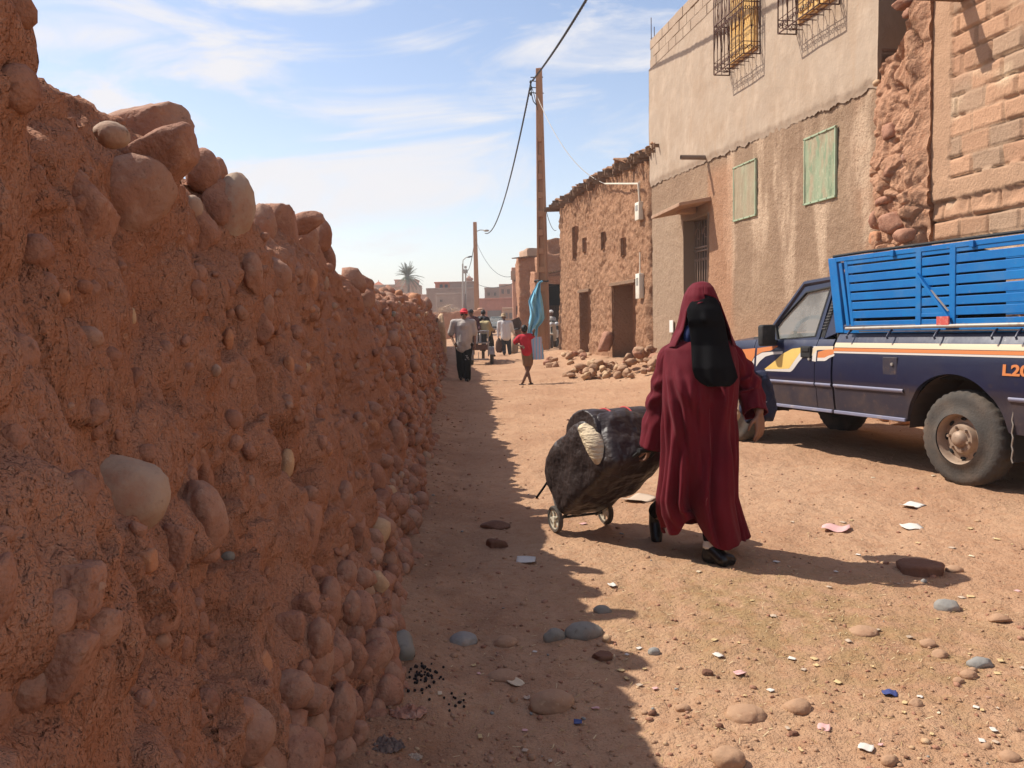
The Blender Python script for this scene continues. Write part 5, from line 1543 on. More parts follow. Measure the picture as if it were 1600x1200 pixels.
def human(name, label, J, s=1.0, skin=m_skin, vox=0.011, fwd=(0, -1, 0), group=None, hands=None, girth=1.0):
    foot = (Vector(J['ft_l']) + Vector(J['ft_r'])) / 2
    root = thing(name, label, 'person', (foot.x, foot.y, min(J['ft_l'][2], J['ft_r'][2])), group)
    mb = MB()
    torso(mb, J, s, girth * 0.93)
    head(mb, J['head'], fwd, s)
    limb(mb, [Vector(J['neck']), Vector(J['head']) - Vector((0, 0, 0.04 * s))], [0.052 * s, 0.052 * s])
    for k in ('l', 'r'):
        limb(mb, [Vector(J['sh_' + k]), Vector(J['el_' + k]), Vector(J['wr_' + k])], [0.048 * s, 0.038 * s, 0.027 * s])
        limb(mb, [Vector(J['hip_' + k]), Vector(J['kn_' + k]), Vector(J['an_' + k])], [0.082 * s, 0.054 * s, 0.036 * s])
        a = Vector(J['an_' + k]); t = Vector(J['ft_' + k])
        limb(mb, [a - Vector((0, 0, 0.02 * s)), t + Vector((0, 0, 0.025 * s))], [0.036 * s, 0.026 * s])
        h = (hands or {}).get(k)
        dd = (Vector(J['wr_' + k]) - Vector(J['el_' + k])).normalized()
        sd = h[0] if h else Vector(fwd)
        pm = h[1] if h else (Vector(J['pelvis']) - Vector(J['wr_' + k]))
        hand(mb, J['wr_' + k], h[3] if h and len(h) > 3 else dd, sd, pm, s, h[2] if h else 0.5)
    b = mb.build('body', skin, root, W=True)
    bake(b, vox, smooth=3, sf=0.4)
    return root
def cloth_limbs(name, chains, m, root, vox=0.014, smooth=5, fold=0.008, freq=9, seed=1, extra=None, stretch=(1, 1, .45)):
    mb = MB()
    for pts, r in chains: limb(mb, [Vector(p) for p in pts], r)
    if extra: extra(mb)
    o = mb.build(name, m, root, W=True)
    bake(o, vox, smooth=smooth, sf=0.5)
    if fold: noise_push(o, fold, freq, seed, stretch)
    return o
def shoe(name, a, t, m, root, s=1.0, sole=True):
    """a: ankle, t: toe on the ground"""
    a = Vector(a); t = Vector(t); mb = MB()
    heel = Vector((a.x, a.y, t.z)) ; d = (t - heel); d.z = 0; L = d.length; d.normalize()
    limb(mb, [heel - d * 0.03 * s + V3(0, 0, 0.035 * s), heel.lerp(t, .5) + V3(0, 0, 0.035 * s), t + V3(0, 0, 0.025 * s)], [0.040 * s, 0.042 * s, 0.030 * s])
    limb(mb, [heel + V3(0, 0, 0.03 * s), a], [0.042 * s, 0.040 * s])
    o = mb.build(name, m, root, W=True); bake(o, 0.009 * s, smooth=4); return o
# ---- the woman with the trolley
WY_ = 4.75
def wp(px, py, dy=0.0): return pt(px, py, WY_ + dy)
g0 = pgg(1120, 884)
WY_ = g0.y + 0.16
m_robe = mat('burgundy_cloth', (0.125, 0.0055, 0.013), 0.8, spec=0.18, sheen=0.03, vary=((5, (0.105, 0.0045, 0.011), 0.4, 0.7),), bump=((320, 0.0010), (9, 0.008, (1, 1, 0.3))))
m_pink = plain('crimson_lining', (0.33, 0.012, 0.05), 0.8)
m_bluescarf = mat('blue_scarf', (0.010, 0.022, 0.085), 0.8, vary=((14, (0.02, 0.05, 0.19), 0.55, 0.75),))
Jw = dict(head=wp(1098, 484, 0.03), neck=wp(1097, 522, 0.0), chest=wp(1095, 560, 0.0), pelvis=wp(1092, 690, 0.02), sh_l=wp(1140, 560, 0.0), sh_r=wp(1049, 564, 0.02),
          el_l=wp(1182, 610, 0.04), wr_l=wp(1186, 644, -0.08), el_r=wp(1022, 630, 0.10), wr_r=wp(1014, 690, 0.12),
          hip_l=wp(1112, 705, 0.0), hip_r=wp(1072, 705, 0.03), kn_l=wp(1112, 775, -0.12), kn_r=wp(1058, 780, 0.10), an_l=wp(1111, 851, -0.10), an_r=wp(1027, 806, 0.42), ft_l=g0 + V3(0.03, -0.02, 0), ft_r=wp(1025, 838, 0.38))
_an = Jw['an_l']; 
woman = thing('person', 'woman in burgundy hooded robe and black face veil pulling a loaded trolley', 'person', (g0.x - 0.1, WY_, g0.z))
mb = MB()
torso(mb, Jw, 0.80, 0.95, 0.035); head(mb, Jw['head'], (0.1, -1, -0.15), 0.90)
limb(mb, [Jw['neck'], Jw['head'] - V3(0, 0, .04)], [.05, .05])
limb(mb, [Jw['sh_l'], Jw['el_l'], Jw['wr_l']], [.036, .034, .026]); limb(mb, [Jw['sh_r'], Jw['el_r'], Jw['wr_r']], [.036, .034, .026])
limb(mb, [Jw['hip_l'], Jw['kn_l'], Jw['an_l']], [.08, .052, .036]); limb(mb, [Jw['hip_r'], Jw['kn_r'], Jw['an_r']], [.08, .052, .036])
limb(mb, [Jw['an_l'], Jw['ft_l'] + V3(0, 0, .03)], [.034, .026]); limb(mb, [Jw['an_r'], Jw['ft_r']], [.034, .026])
hd = (wp(1188, 684, -0.10) - Jw['wr_l'])
hand(mb, Jw['wr_l'] + hd.normalized() * 0.012, hd, (-0.75, -0.6, 0), (-0.5, 0.75, 0), 0.93, curl=0.38, spread=0.09)
hand(mb, Jw['wr_r'], (0.0, 0.25, -1), (-0.3, -0.9, 0), (-1, 0.2, 0.0), 0.9, curl=1.15)
b = mb.build('body', m_skin, woman, W=True); bake(b, 0.0048, smooth=3, sf=0.35)
# robe body: rings from the neck to the hem
prof = [(527, 1072, 1122, .075, .0), (534, 1050, 1140, .105, .0), (545, 1038, 1148, .135, 0), (562, 1036, 1152, .155, -.005), (590, 1036, 1152, .180, -.02), (620, 1036, 1152, .185, -.02),
        (655, 1038, 1149, .185, -.01), (700, 1037, 1150, .190, .0), (740, 1032, 1152, .20, .01), (775, 1026, 1155, .215, .03), (805, 1027, 1162, .23, .05), (836, 1034, 1170, .24, .06)]
NA = 220
py_ = np.array([p[0] for p in prof], float)
rings = []
ylist = np.linspace(527, 836, 120)
ang = np.linspace(0, 2 * math.pi, NA, endpoint=False)
def interp_s(y, col): return np.interp(y, py_, [p[col] for p in prof])
for y_ in ylist:
    xl, xr, b_, dy = interp_s(y_, 1), interp_s(y_, 2), interp_s(y_, 3), interp_s(y_, 4)
    c = wp((xl + xr) / 2, y_, dy); a_ = (xr - xl) / 2 / FPX * WY_
    t = (y_ - 527) / (836 - 527)
    amp = 0.010 + 0.030 * t ** 1.1
    q = np.stack([np.cos(ang) * 2.3 + t * 0.35, np.sin(ang) * 2.3 - t * 0.9 * 0.4, np.full(NA, t * 1.1)], 1)
    q2 = np.stack([np.cos(ang) * 5.2 + t * 0.8, np.sin(ang) * 5.2, np.full(NA, t * 1.5 + 4)], 1)
    fold = amp * (2.9 * fbm(q * 0.8, 2, 201) + 2.0 * (0.12 - np.abs(fbm(q2 * 0.5, 1, 203)) * 1.3) * sstep(-0.1, 0.25, fbm(q * 0.55 + 7, 1, 205))) * sstep(0.0, 0.15, t)
    # creases pulled across the chest and the waist towards the trolley arm
    fr = sstep(0.2, 0.9, -np.sin(ang))
    dia = np.sin((np.cos(ang) * 0.8 - t * 2.6) * 15.0 + 3.0 * fbm(q, 2, 207)) 
    fold = fold + fr * 0.010 * dia * np.exp(-((t - 0.30) / 0.20) ** 2) * sstep(0.3, -0.6, np.cos(ang))
    # the forward knee pushes a long panel out; the robe hollows beside it
    ca = np.cos(ang); sa = np.sin(ang)
    da = (ang - 1.5 * math.pi)
    pk = np.exp(-((da - 0.28) / 0.30) ** 2) * sstep(0.45, 0.85, t) * 0.060 - np.exp(-((da + 0.32) / 0.20) ** 2) * sstep(0.5, 0.9, t) * 0.055
    pk2 = np.exp(-((da + 1.1) / 0.3) ** 2) * sstep(0.6, 1.0, t) * 0.03
    # bust
    pk3 = np.exp(-((t - 0.26) / 0.13) ** 2) * (np.exp(-((da - 0.5) / .4) ** 2) + np.exp(-((da + .5) / .4) ** 2)) * 0.035
    for (d0, dr, t0, t1, am_, w_) in ((-1.15, .9, .08, .62, .022, .10), (-.85, 1.0, .12, .70, .020, .085), (-.5, .55, .16, .75, .018, .08), (-1.3, .25, .3, 1.05, .026, .11), (-.95, .15, .42, 1.1, .028, .11), (-.62, .1, .5, 1.1, .026, .09),
                                      (.05, -.12, .35, 1.1, .020, .08), (.62, .06, .45, 1.1, .024, .10), (.95, .1, .3, 1.1, .024, .11), (1.3, .05, .35, 1.1, .024, .11), (.42, -.2, .12, .55, .014, .07), (.8, -.5, .10, .5, .014, .08), (-1.55, .1, .3, 1.1, .02, .12), (1.6, 0, .3, 1.1, .02, .12)):
        xx = (da - d0 - dr * (t - t0) + .05 * math.sin(t * 9 + d0 * 5)) / w_
        fold = fold + am_ * float(sstep(t0, t0 + .15, t) * sstep(t1, t1 - .2, t)) * (np.exp(-xx ** 2) - .55 * np.exp(-((xx - 1.5) / .9) ** 2))
    x = c.x + ca * (a_ + fold * 0.7) ; yv = c.y + sa * (b_ + fold + pk + pk2 + pk3)
    z = np.full(NA, c.z)
    # hem: rises towards the trailing foot, dips in front of the leading one
    hem = sstep(0.80, 1.0, t)
    lift = 0.13 * np.exp(-((da + 0.55) / 0.36) ** 2) + 0.05 * np.exp(-((da + 1.3) / 0.4) ** 2) + 0.02 * sstep(0, 1, sa) + 0.016 * np.sin(ang * 6 + 1)
    z = z + hem * lift
    rings.append(np.stack([x, yv, z], 1))
v = np.array(rings).reshape(-1, 3)
rb = quads('robe', v - np.array(woman.location), grid_faces(len(ylist), NA, True), m_robe); rb.parent = woman
md = rb.modifiers.new('th', 'SOLIDIFY'); md.thickness = 0.004; md.offset = -1
# inner dress in the front slit, and piping down the front
mb = MB()
for dx in (0.0,):
    pts = []
    for y_ in np.linspace(606, 826, 40):
        i = int((y_ - 527) / (836 - 527) * 119)
        da_t = 1.5 * math.pi + (0.10 if y_ < 730 else 0.10 - 0.33 * ((y_ - 730) / 100.0))
        k = int(da_t / (2 * math.pi) * NA) % NA
        pts.append(Vector(rings[i][k]) + V3(0, -0.002, 0))
    mb.tube(pts, 0.0022, 5)
mb.build('piping', plain('pale_piping', (0.30, 0.10, 0.09), 0.6), woman, W=True, smooth='all')
# sleeves
def sleeve(pts, rr, seed, cuff, name='sleeve'):
    pts = [Vector(p) for p in pts]
    N_ = 54; n_ = 64
    P_ = []; Rr = []
    cum = [0]
    for a, b in zip(pts, pts[1:]): cum.append(cum[-1] + (b - a).length)
    for k in range(N_):
        t = k / (N_ - 1) * cum[-1]; i = max(j for j in range(len(pts) - 1) if cum[j] <= t + 1e-9)
        u = (t - cum[i]) / (cum[i + 1] - cum[i]); P_.append(pts[i].lerp(pts[i + 1], u)); Rr.append(rr[i] + (rr[i + 1] - rr[i]) * u)
    for _ in range(3): P_ = [P_[0]] + [(P_[k - 1] + P_[k] * 2 + P_[k + 1]) / 4 for k in range(1, N_ - 1)] + [P_[-1]]
    mbx = MB(); mbx.tube(P_, Rr, n_, cap=False)
    vv = np.array([tuple(p) for p in mbx.v]); cc = np.repeat(np.array([tuple(p) for p in P_]), n_, 0)
    dirn = vv - cc; L = np.linalg.norm(dirn, axis=1)[:, None]; dirn /= L
    t = np.repeat(np.arange(N_) / N_, n_)
    q = np.stack([dirn[:, 0] * 1.6 + t * 1.2, dirn[:, 1] * 1.6, dirn[:, 2] * 1.6 + t * 2.2], 1)
    fo = 0.022 * fbm(q, 3, seed) + 0.010 * np.sin(t * 30 + dirn[:, 0] * 3 + 4 * fbm(q * .7, 2, seed + 2)) * np.exp(-((t - 0.5) / 0.25) ** 2)
    vv = vv + dirn * (fo * (0.3 + 0.7 * sstep(0, .2, t)))[:, None]
    mbx.v = [tuple(p) for p in vv]
    o = mbx.build(name, m_robe, woman, W=True, smooth='all', recalc=False)
    md = o.modifiers.new('th', 'SOLIDIFY'); md.thickness = 0.005; md.offset = -1
    return o
sleeve([wp(1058, 541, 0.0), wp(1044, 556, 0.02), wp(1038, 600, 0.05), wp(1032, 645, 0.08), wp(1021, 700, 0.10)], [.038, .062, .076, .084, .084], 211, 0)
sleeve([wp(1128, 538, 0.0), wp(1142, 554, 0.0), wp(1160, 587, 0.03), wp(1172, 613, 0.02), wp(1179, 646, -0.06)], [.040, .060, .072, .074, .068], 215, 0)
# hood: a shell open at the face that falls to the shoulders
hp = [(440.5, 1093, 1099, .010, .02), (443, 1083, 1108, .045, .02), (450, 1076, 1114, .075, .015), (462, 1070, 1119, .100, .01), (480, 1066, 1125, .118, .01), (500, 1062, 1132, .128, .012), (515, 1058, 1138, .132, .01),
      (528, 1050, 1142, .142, .005), (540, 1043, 1146, .155, .0)]
hy = np.array([p[0] for p in hp]); rows = []
H_ = np.concatenate([np.linspace(440.5, 452, 9), np.linspace(453, 541, 44)])
NB = 90
for y_ in H_:
    xl, xr, b_, dy = (np.interp(y_, hy, [p[k] for p in hp]) for k in (1, 2, 3, 4))
    c = wp((xl + xr) / 2, y_, dy); a_ = (xr - xl) / 2 / FPX * WY_
    op = 0.0 if y_ < 472 else 1.02 * min(1, (y_ - 472) / 13.0) ** 0.7
    opr = 0.0 if y_ < 462 else 1.12 * min(1, (y_ - 462) / 9.0) ** 0.6
    s_ = np.linspace(0, 1, NB)
    a0 = 1.5 * math.pi + opr; a1 = 1.5 * math.pi + 2 * math.pi - op
    an_ = a0 + (a1 - a0) * s_
    q = np.stack([np.cos(an_) * 1.8, np.sin(an_) * 1.8, np.full(NB, y_ * 0.012)], 1)
    f_ = 0.013 * fbm(q, 3, 221) * min(1, (y_ - 440) / 20) + 0.006 * np.sin(an_ * 9 + y_ * .05) * sstep(490, 535, y_)
    edge = np.exp(-(s_ / 0.05) ** 2) + np.exp(-((1 - s_) / 0.05) ** 2)
    rows.append(np.stack([c.x + np.cos(an_) * (a_ + f_), c.y + np.sin(an_) * (b_ + f_) - 0.012 * edge * (op > 0), c.z + 0.0 * an_ - 0.025 * sstep(.55, .75, s_) * sstep(.98, .8, s_) * sstep(520, 541, y_)], 1))
v = np.array(rows).reshape(-1, 3)
hd_ = quads('hood', v - np.array(woman.location), grid_faces(len(H_), NB), m_robe); hd_.parent = woman
md = hd_.modifiers.new('th', 'SOLIDIFY'); md.thickness = 0.006; md.offset = 0
# the blue scarf inside the hood and the black veil
mb = MB(); mb.ball(wp(1096, 492, 0.005), (0.083, 0.098, 0.125), None, 20, 14); mb.ball(wp(1078, 528, -0.055), (0.04, 0.04, 0.075), None, 14, 10); mb.ball(wp(1108, 535, -0.02), (0.09, 0.06, 0.08), None, 14, 10)
sc_ = mb.build('scarf', m_bluescarf, woman, W=True); bake(sc_, 0.008, smooth=3); noise_push(sc_, 0.01, 16, 9)
vl = [(464, 1098, 1116), (468, 1086, 1120), (474, 1078, 1123), (484, 1073, 1127), (500, 1075, 1131), (520, 1078, 1135), (540, 1080, 1139), (560, 1081, 1144), (578, 1082, 1150), (590, 1086, 1153), (598, 1094, 1148), (604, 1106, 1140)]
vy = np.array([p[0] for p in vl]); NV = 40; rows = []
for y_ in np.linspace(464, 604, 60):
    xl, xr = np.interp(y_, vy, [p[1] for p in vl]), np.interp(y_, vy, [p[2] for p in vl])
    fr_ = np.interp(y_, [464, 476, 490, 500, 512, 540, 575, 604], [-.090, -.114, -.145, -.160, -.150, -.172, -.245, -.255])
    r_ = []
    for k in range(NV):
        s_ = k / (NV - 1); e = 2 * s_ - 1
        ff = 0.008 * math.sin(e * 5 + y_ * 0.03) * (y_ - 464) / 140 + 0.004 * float(sstep(520, 580, y_)) * math.sin(e * 9 + 1 + y_ * .02)
        r_.append(wp(xl + (xr - xl) * s_, y_, fr_ + 0.030 * e * e + ff - 0.020 * math.exp(-(e / .22) ** 2 - ((y_ - 497) / 9.0) ** 2) - 0.008 * math.exp(-(e / .7) ** 2 - ((y_ - 483) / 5.0) ** 2)))
    rows.append(r_)
v = np.array([[tuple(p) for p in r] for r in rows]).reshape(-1, 3)
ve = quads('face_veil', v - np.array(woman.location), grid_faces(60, NV), m_black); ve.parent = woman
md = ve.modifiers.new('th', 'SOLIDIFY'); md.thickness = 0.004; md.offset = 0
# trouser legs, socks and shoes
cloth_limbs('trousers', [([Jw['hip_l'], Jw['kn_l'], Jw['an_l'] + V3(0, 0, .03)], [.095, .075, .044]), ([Jw['hip_r'], Jw['kn_r'], Jw['an_r'] + V3(0, 0, .03)], [.095, .075, .060])], m_black, woman, fold=0.008)
mb = MB(); limb(mb, [Jw['an_l'] + V3(0, 0, .004), Jw['an_l'] - V3(0, 0, .016)], [.047, .047]); o = mb.build('sock', m_sock, woman, W=True, smooth='all')
# leading shoe, flat on the ground, toe turned towards the truck
mb = MB(); heel = wp(1108, 866, -0.10); heel.z = g0.z + .035
toe = pgg(1141, 884); toe.z = g0.z + 0.028
limb(mb, [heel, heel.lerp(toe, .5) + V3(0, 0, .008), toe], [.042, .047, .034]); limb(mb, [heel + V3(0, 0, .0), Jw['an_l'] - V3(0, 0, .02)], [.045, .046]); limb(mb, [Jw['an_l'] - V3(0, 0, .02), Jw['ft_l'] + V3(0, 0, .034), toe], [.046, .044, .034])
o = mb.build('shoe', m_leather, woman, W=True); bake(o, 0.006, smooth=4)
# trailing shoe, heel up, seen from its sole side on
mb = MB(); a_ = Jw['an_r']; t_ = wp(1026, 843, 0.36)
limb(mb, [a_ + V3(0, 0, .02), wp(1025, 818, 0.42), t_], [.052, .046, .036])
o = mb.build('shoe', m_leather, woman, W=True); bake(o, 0.007, smooth=4)
mb = MB(); mb.add([wp(1040, 770, -0.06), wp(1054, 775, -0.08), wp(1056, 800, -0.06), wp(1042, 797, -0.04)], [(0, 1, 2, 3)])
# her handbag on the forearm
hb = thing('handbag', 'navy cloth handbag hanging from the robed woman\'s bent arm', 'handbag', wp(1190, 655, 0.14))
m_bag = mat('navy_nylon', (0.012, 0.016, 0.040), 0.6, bump=((14, 0.02), (200, 0.001)))
mb = MB()
P_ = [wp(x, y, 0.16) for x, y in ((1160, 600), (1172, 580), (1196, 578), (1205, 600), (1213, 640), (1205, 658), (1165, 662), (1156, 640))]
c_ = sum(P_, V3(0, 0, 0)) / 8
mb.loft([[c_ + (p - c_) * k + V3(0, d_, 0) for p in P_] for k, d_ in ((.75, -.07), (.97, -.045), (1, 0), (.97, .045), (.75, .07))])
o = mb.build('bag_body', m_bag, hb, W=True); bake(o, 0.010, smooth=6); noise_push(o, .016, 14, 5, (1, 1, 1))
mb = MB(); 
mb.tube([wp(1168, 588, 0.12), wp(1166, 580, 0.10), wp(1172, 575, 0.06), wp(1182, 585, 0.02), wp(1190, 590, 0.10), wp(1192, 582, .14)], 0.011, 8, sq=0.4); mb.build('strap', m_bag, hb, W=True, smooth='all')
mb = MB(); mb.tube([wp(1196, 628, 0.085), wp(1209, 627, 0.11)], 0.004, 6); mb.build('zip', plain('pale_zip', (0.4, 0.42, 0.48), 0.4), hb, W=True)
# ---- the trolley and its load
ax0 = pgg(868, 833); ax1 = pgg(946, 822)
ax0.z += 0.088; ax1.z += 0.088
tw_ = (ax1 - ax0).normalized(); am = (ax0 + ax1) / 2
hnd = wp(1014, 703, 0.10)
ta = (hnd - am).normalized(); tw_ = (tw_ - ta * tw_.dot(ta)).normalized(); tn = ta.cross(tw_).normalized()
if tn.z < 0: tn = -tn
Lh = (hnd - am).length
TL = lambda w, a, n: am + tw_ * w + ta * a + tn * n
trol = thing('shopping_trolley', 'two wheeled steel luggage trolley dragged by the robed woman', 'trolley', (am.x, am.y, am.z - .088))
hw = (ax1 - ax0).length / 2
m_tube = mat('worn_steel_tube', (0.30, 0.28, 0.25), 0.45, metal=0.5, vary=((20, (0.2, 0.15, 0.11), 0.5, 0.7),))
mb = MB()
for s_ in (-1, 1):
    mb.tube([TL(s_ * hw * .72, -0.02, 0.0), TL(s_ * hw * .72, Lh * 0.55, 0.0), TL(s_ * hw * .45, Lh * 0.72, 0.0), TL(s_ * 0.06, Lh * 0.98, 0)], 0.010, 8)
for a_ in (0.05, Lh * .25, Lh * .5): mb.tube([TL(-hw * .72, a_, 0), TL(hw * .72, a_, 0)], 0.008, 8)
mb.tube([TL(-hw * .9, 0.06, 0.20), TL(hw * .9, 0.06, 0.20)], 0.008, 8)
mb.tube([TL(-hw * 1.05, 0, 0), TL(hw * 1.05, 0, 0)], 0.009, 8)
mb.build('frame', plain('black_steel_tube', (.025, .023, .022), .5), trol, W=True, smooth=True)
for s_ in (-1, 1):
    mb = MB(); mb.tube([TL(s_ * hw * .9, 0.0, 0.0), TL(s_ * hw * .95, 0.05, 0.20), TL(s_ * hw * .95, 0.08, 0.33)], 0.009, 8); mb.build('stay', m_tube, trol, W=True, smooth=True)
mb = MB(); mb.tube([TL(-0.075, Lh, 0), TL(0.075, Lh, 0)], 0.015, 10); mb.tube([TL(-.075, Lh, 0), TL(-.05, Lh * .96, 0)], .012, 8); mb.tube([TL(.075, Lh, 0), TL(.05, Lh * .96, 0)], .012, 8)
mb.build('handle', m_rubber, trol, W=True, smooth=True)
wax = (ax1 - ax0).normalized(); wu = V3(0, 0, 1); wf_ = wu.cross(wax).normalized(); wu = wax.cross(wf_)
for c_ in (ax0, ax1):
    w_ = thing_part('wheel', trol, c_ - Vector(trol.location))
    def rg(r, o, n=36): return [wf_ * (r * math.cos(2 * math.pi * k / n)) + wu * (r * math.sin(2 * math.pi * k / n)) + wax * o for k in range(n)]
    mb = MB(); mb.loft([rg(.066, -.014), rg(.080, -.016), rg(.088, -.008), rg(.088, .008), rg(.080, .016), rg(.066, .014), rg(.064, 0), rg(.066, -.014)], cap=False); mb.build('tyre', m_tyre, w_, smooth=True)
    mb = MB(); mb.loft([rg(.067, -.009), rg(.058, -.010), rg(.058, .010), rg(.067, .009)], cap=False); mb.loft([rg(.02, -.018), rg(.02, .018)])
    for k in range(5):
        a_ = 2 * math.pi * k / 5; d_ = wf_ * math.cos(a_) + wu * math.sin(a_); mb.bar(d_ * .015, d_ * .062, .012, .016, up=wax)
    mb.build('rim', plain('cream_plastic_rim', (0.60, 0.54, 0.42), 0.6), w_, smooth=True)
load = thing('duffel_bag', 'bulging black nylon bag strapped on the trolley, its flap half open', 'bag', TL(0, 0.3, 0.16))
m_nyl = mat('black_brown_nylon', (0.030, 0.019, 0.0165), 0.5, spec=0.4, vary=((6, (0.045, 0.029, 0.024), 0.45, 0.7),), bump=((7, 0.03, (1, 1, .4), 3), (22, .012, (.5, 1, 1), 2), (220, 0.0005)))
mb = MB()
def bagring(a_, w, n0, n1, k=40, p=6.0, sh=0.0):
    out = []
    for i in range(k):
        t = 2 * math.pi * i / k; c, s_ = math.cos(t), math.sin(t)
        out.append(TL(w * math.copysign(abs(c) ** (2 / p), c) + sh, a_, (n0 + n1) / 2 + (n1 - n0) / 2 * math.copysign(abs(s_) ** (2 / p), s_)))
    return out
BL_ = Lh
mb.loft([bagring(0.02, .14, .03, .30), bagring(0.05, .20, -.01, .36), bagring(.15, .225, -.03, .40), bagring(.30, .24, -.04, .41), bagring(.50, .24, -.05, .40), bagring(.66, .23, -.05, .37), bagring(.76, .20, -.03, .33), bagring(.80, .14, .0, .27)])
o = mb.build('bag_body', m_nyl, load, W=True); bake(o, 0.010, smooth=4)
noise_push(o, 0.026, 4.5, 31, (1, 1, 1), 2); noise_push(o, 0.016, 11, 33, (1.3, .5, .6), 3); bagobj = o
# rolled flap over the top side with red piping, a gap showing the pale bundle
mb = MB()
rr = []
for k in range(25):
    w = -0.215 + 0.47 * k / 24
    ring_ = []
    for i in range(20):
        t = 2 * math.pi * i / 20
        ring_.append(TL(w, 0.585 + 0.18 * math.cos(t), 0.265 + 0.165 * math.sin(t)))
    rr.append(ring_)
mb.loft(rr); fo = mb.build('flap', m_nyl, load, W=True); bake(fo, 0.010, smooth=4); noise_push(fo, .016, 6, 41, (1, 1, 1), 2)
m_redp = plain('red_piping', (0.42, 0.02, 0.02), 0.5)
bpy.context.view_layer.update()
def snap(o, p, off):
    I = world_of(o).inverted(); ok, q, n, _ = o.closest_point_on_mesh(I @ p); return world_of(o) @ (q + n * off) if ok else p
for w in (-0.05, 0.10):
    mb = MB(); mb.tube([snap(fo, TL(w, 0.585 + 0.187 * math.cos(t), 0.265 + 0.172 * math.sin(t)), .002) for t in np.linspace(-1.2, 2.4, 40)], 0.0055, 6); mb.build('piping', m_redp, load, W=True, smooth='all')
mb = MB(); mb.tube([pt(x_, y_, d_) for x_, y_, d_ in ((908, 664, 5.0), (900, 682, 5.08), (888, 702, 5.2), (876, 720, 5.3), (864, 742, 5.36), (856, 752, 5.38), (848, 764, 5.38), (838, 778, 5.36))], 0.008, 6); mb.build('strap', m_black, load, W=True, smooth='all')
mb = MB(); mb.tube([TL(0.02, 0.74, 0.06), TL(0.03, 0.80, 0.10), TL(0.06, 0.82, 0.13), TL(.12, .80, .10)], 0.014, 8); mb.build('grip', m_rubber, load, W=True, smooth='all')
def hit_on(o, px, py):
    M = world_of(o); I = M.inverted(); d = ray(px, py)
    ok, p, n, _ = o.ray_cast(I @ C0, (I.to_3x3() @ d).normalized())
    return M @ p if ok else None
q = hit_on(bagobj, 926, 696) or wp(925, 690, 0.1)
bun = thing('cloth_bundle', 'cream cloth bundle bulging out of the black trolley bag', 'cloth', q)
mb = MB()
for k in range(9):
    t = k / 8; px_, py_2 = 915 + 24 * t + 5 * math.sin(t * math.pi), 672 + 47 * t
    hh = hit_on(bagobj, px_, py_2) or hit_on(fo, px_, py_2) or q
    mb.ball(q.lerp(hh, .6) + ray(px_, py_2) * 0.0 + (pt(px_, py_2, q.y) - pt(926, 696, q.y)) * 0.4 + V3(-0.004, 0.010, 0), 0.042 + 0.026 * math.sin(t * math.pi), nu=14, nv=10)
o = mb.build('bundle', mat('cream_cotton', (0.62, 0.49, 0.32), 0.9, bump=((22, 0.02, (1, 1, 3)),)), bun, W=True); bake(o, 0.008, smooth=8); noise_push(o, 0.007, 20, 51, (.5, .5, 2.2))
# ------------------------------------------------------------------ the other people in the street
m_polo = mat('dusty_grey_polo', (0.45, 0.40, 0.355), 0.9, vary=((6, (0.39, 0.34, 0.295), 0.45, 0.7),), bump=((30, 0.006),))
m_redcap = plain('red_cap_cloth', (0.52, 0.018, 0.030), 0.7)
m_redshirt = mat('red_tee_cloth', (0.50, 0.018, 0.035), 0.8, vary=((9, (0.42, 0.012, 0.025), 0.45, 0.7),))
m_brownshorts = plain('brown_shorts_cloth', (0.20, 0.115, 0.065), 0.85)
m_whiteshirt = mat('white_shirt_cloth', (0.62, 0.58, 0.54), 0.85, bump=((20, 0.008),))
m_straw = mat('straw_hat', (0.40, 0.28, 0.16), 0.9, bump=((90, 0.004),))
m_darktrs = plain('charcoal_trousers_cloth', (0.022, 0.022, 0.026), 0.85)
m_yshirt = plain('dull_yellow_shirt_cloth', (0.40, 0.32, 0.16), 0.85)
m_maroon = mat('maroon_patterned_cloth', (0.085, 0.028, 0.032), 0.85, vary=((30, (0.30, 0.22, 0.2), 0.60, 0.66),))
m_djacket = plain('dark_jacket_cloth', (0.018, 0.018, 0.022), 0.8)
m_sandal = plain('brown_sandal', (0.05, 0.03, 0.02), 0.7)
def joints(Y, **px):
    out = {}
    for k, v in px.items():
        out[k] = pt(v[0], v[1], Y + (v[2] if len(v) > 2 else 0.0))
    return out
def ground_feet(J, dz=0.0):
    for k in ('ft_l', 'ft_r'):
        J[k].z = G(J[k].x, J[k].y) + dz
# man in the red cap, walking towards us
gm = pgg(728, 595); YM = gm.y
J = joints(YM, head=(725, 490.5, -.05), neck=(724.5, 499), chest=(724.5, 508), pelvis=(725, 541), sh_l=(739, 504), sh_r=(709, 504), el_l=(741.5, 523, .02), wr_l=(742, 538, -.05), el_r=(704, 523, .05), wr_r=(709.5, 536, -.10),
           hip_l=(731, 545), hip_r=(719, 545), kn_l=(730, 568, -.08), kn_r=(719, 568, .05), an_l=(730.5, 590, -.05), an_r=(721, 587, .25), ft_l=(731, 596, -.15), ft_r=(720.5, 592, .12))
ground_feet(J)
man = human('person', 'man in red cap, grey polo shirt and black trousers walking beside the earth wall', J, 1.0, m_skin, 0.011, (0.05, -1, -.08), hands={'r': ((0.3, -1, 0), (1, 0.2, 0), 1.1), 'l': ((0, -1, 0), (-1, 0, 0), .6)}, girth=1.18)
eyes(J['head'], (0.05, -1, -.08), 1.0, man)
mb = MB(); mb.ball(J['head'] + V3(0, .005, .0), (0.085, 0.085, .075), None, 14, 10); hr = mb.build('hair', m_hair, man, W=True, smooth='all')
hr_c = J['head'] + V3(0, 0.02, 0.06)
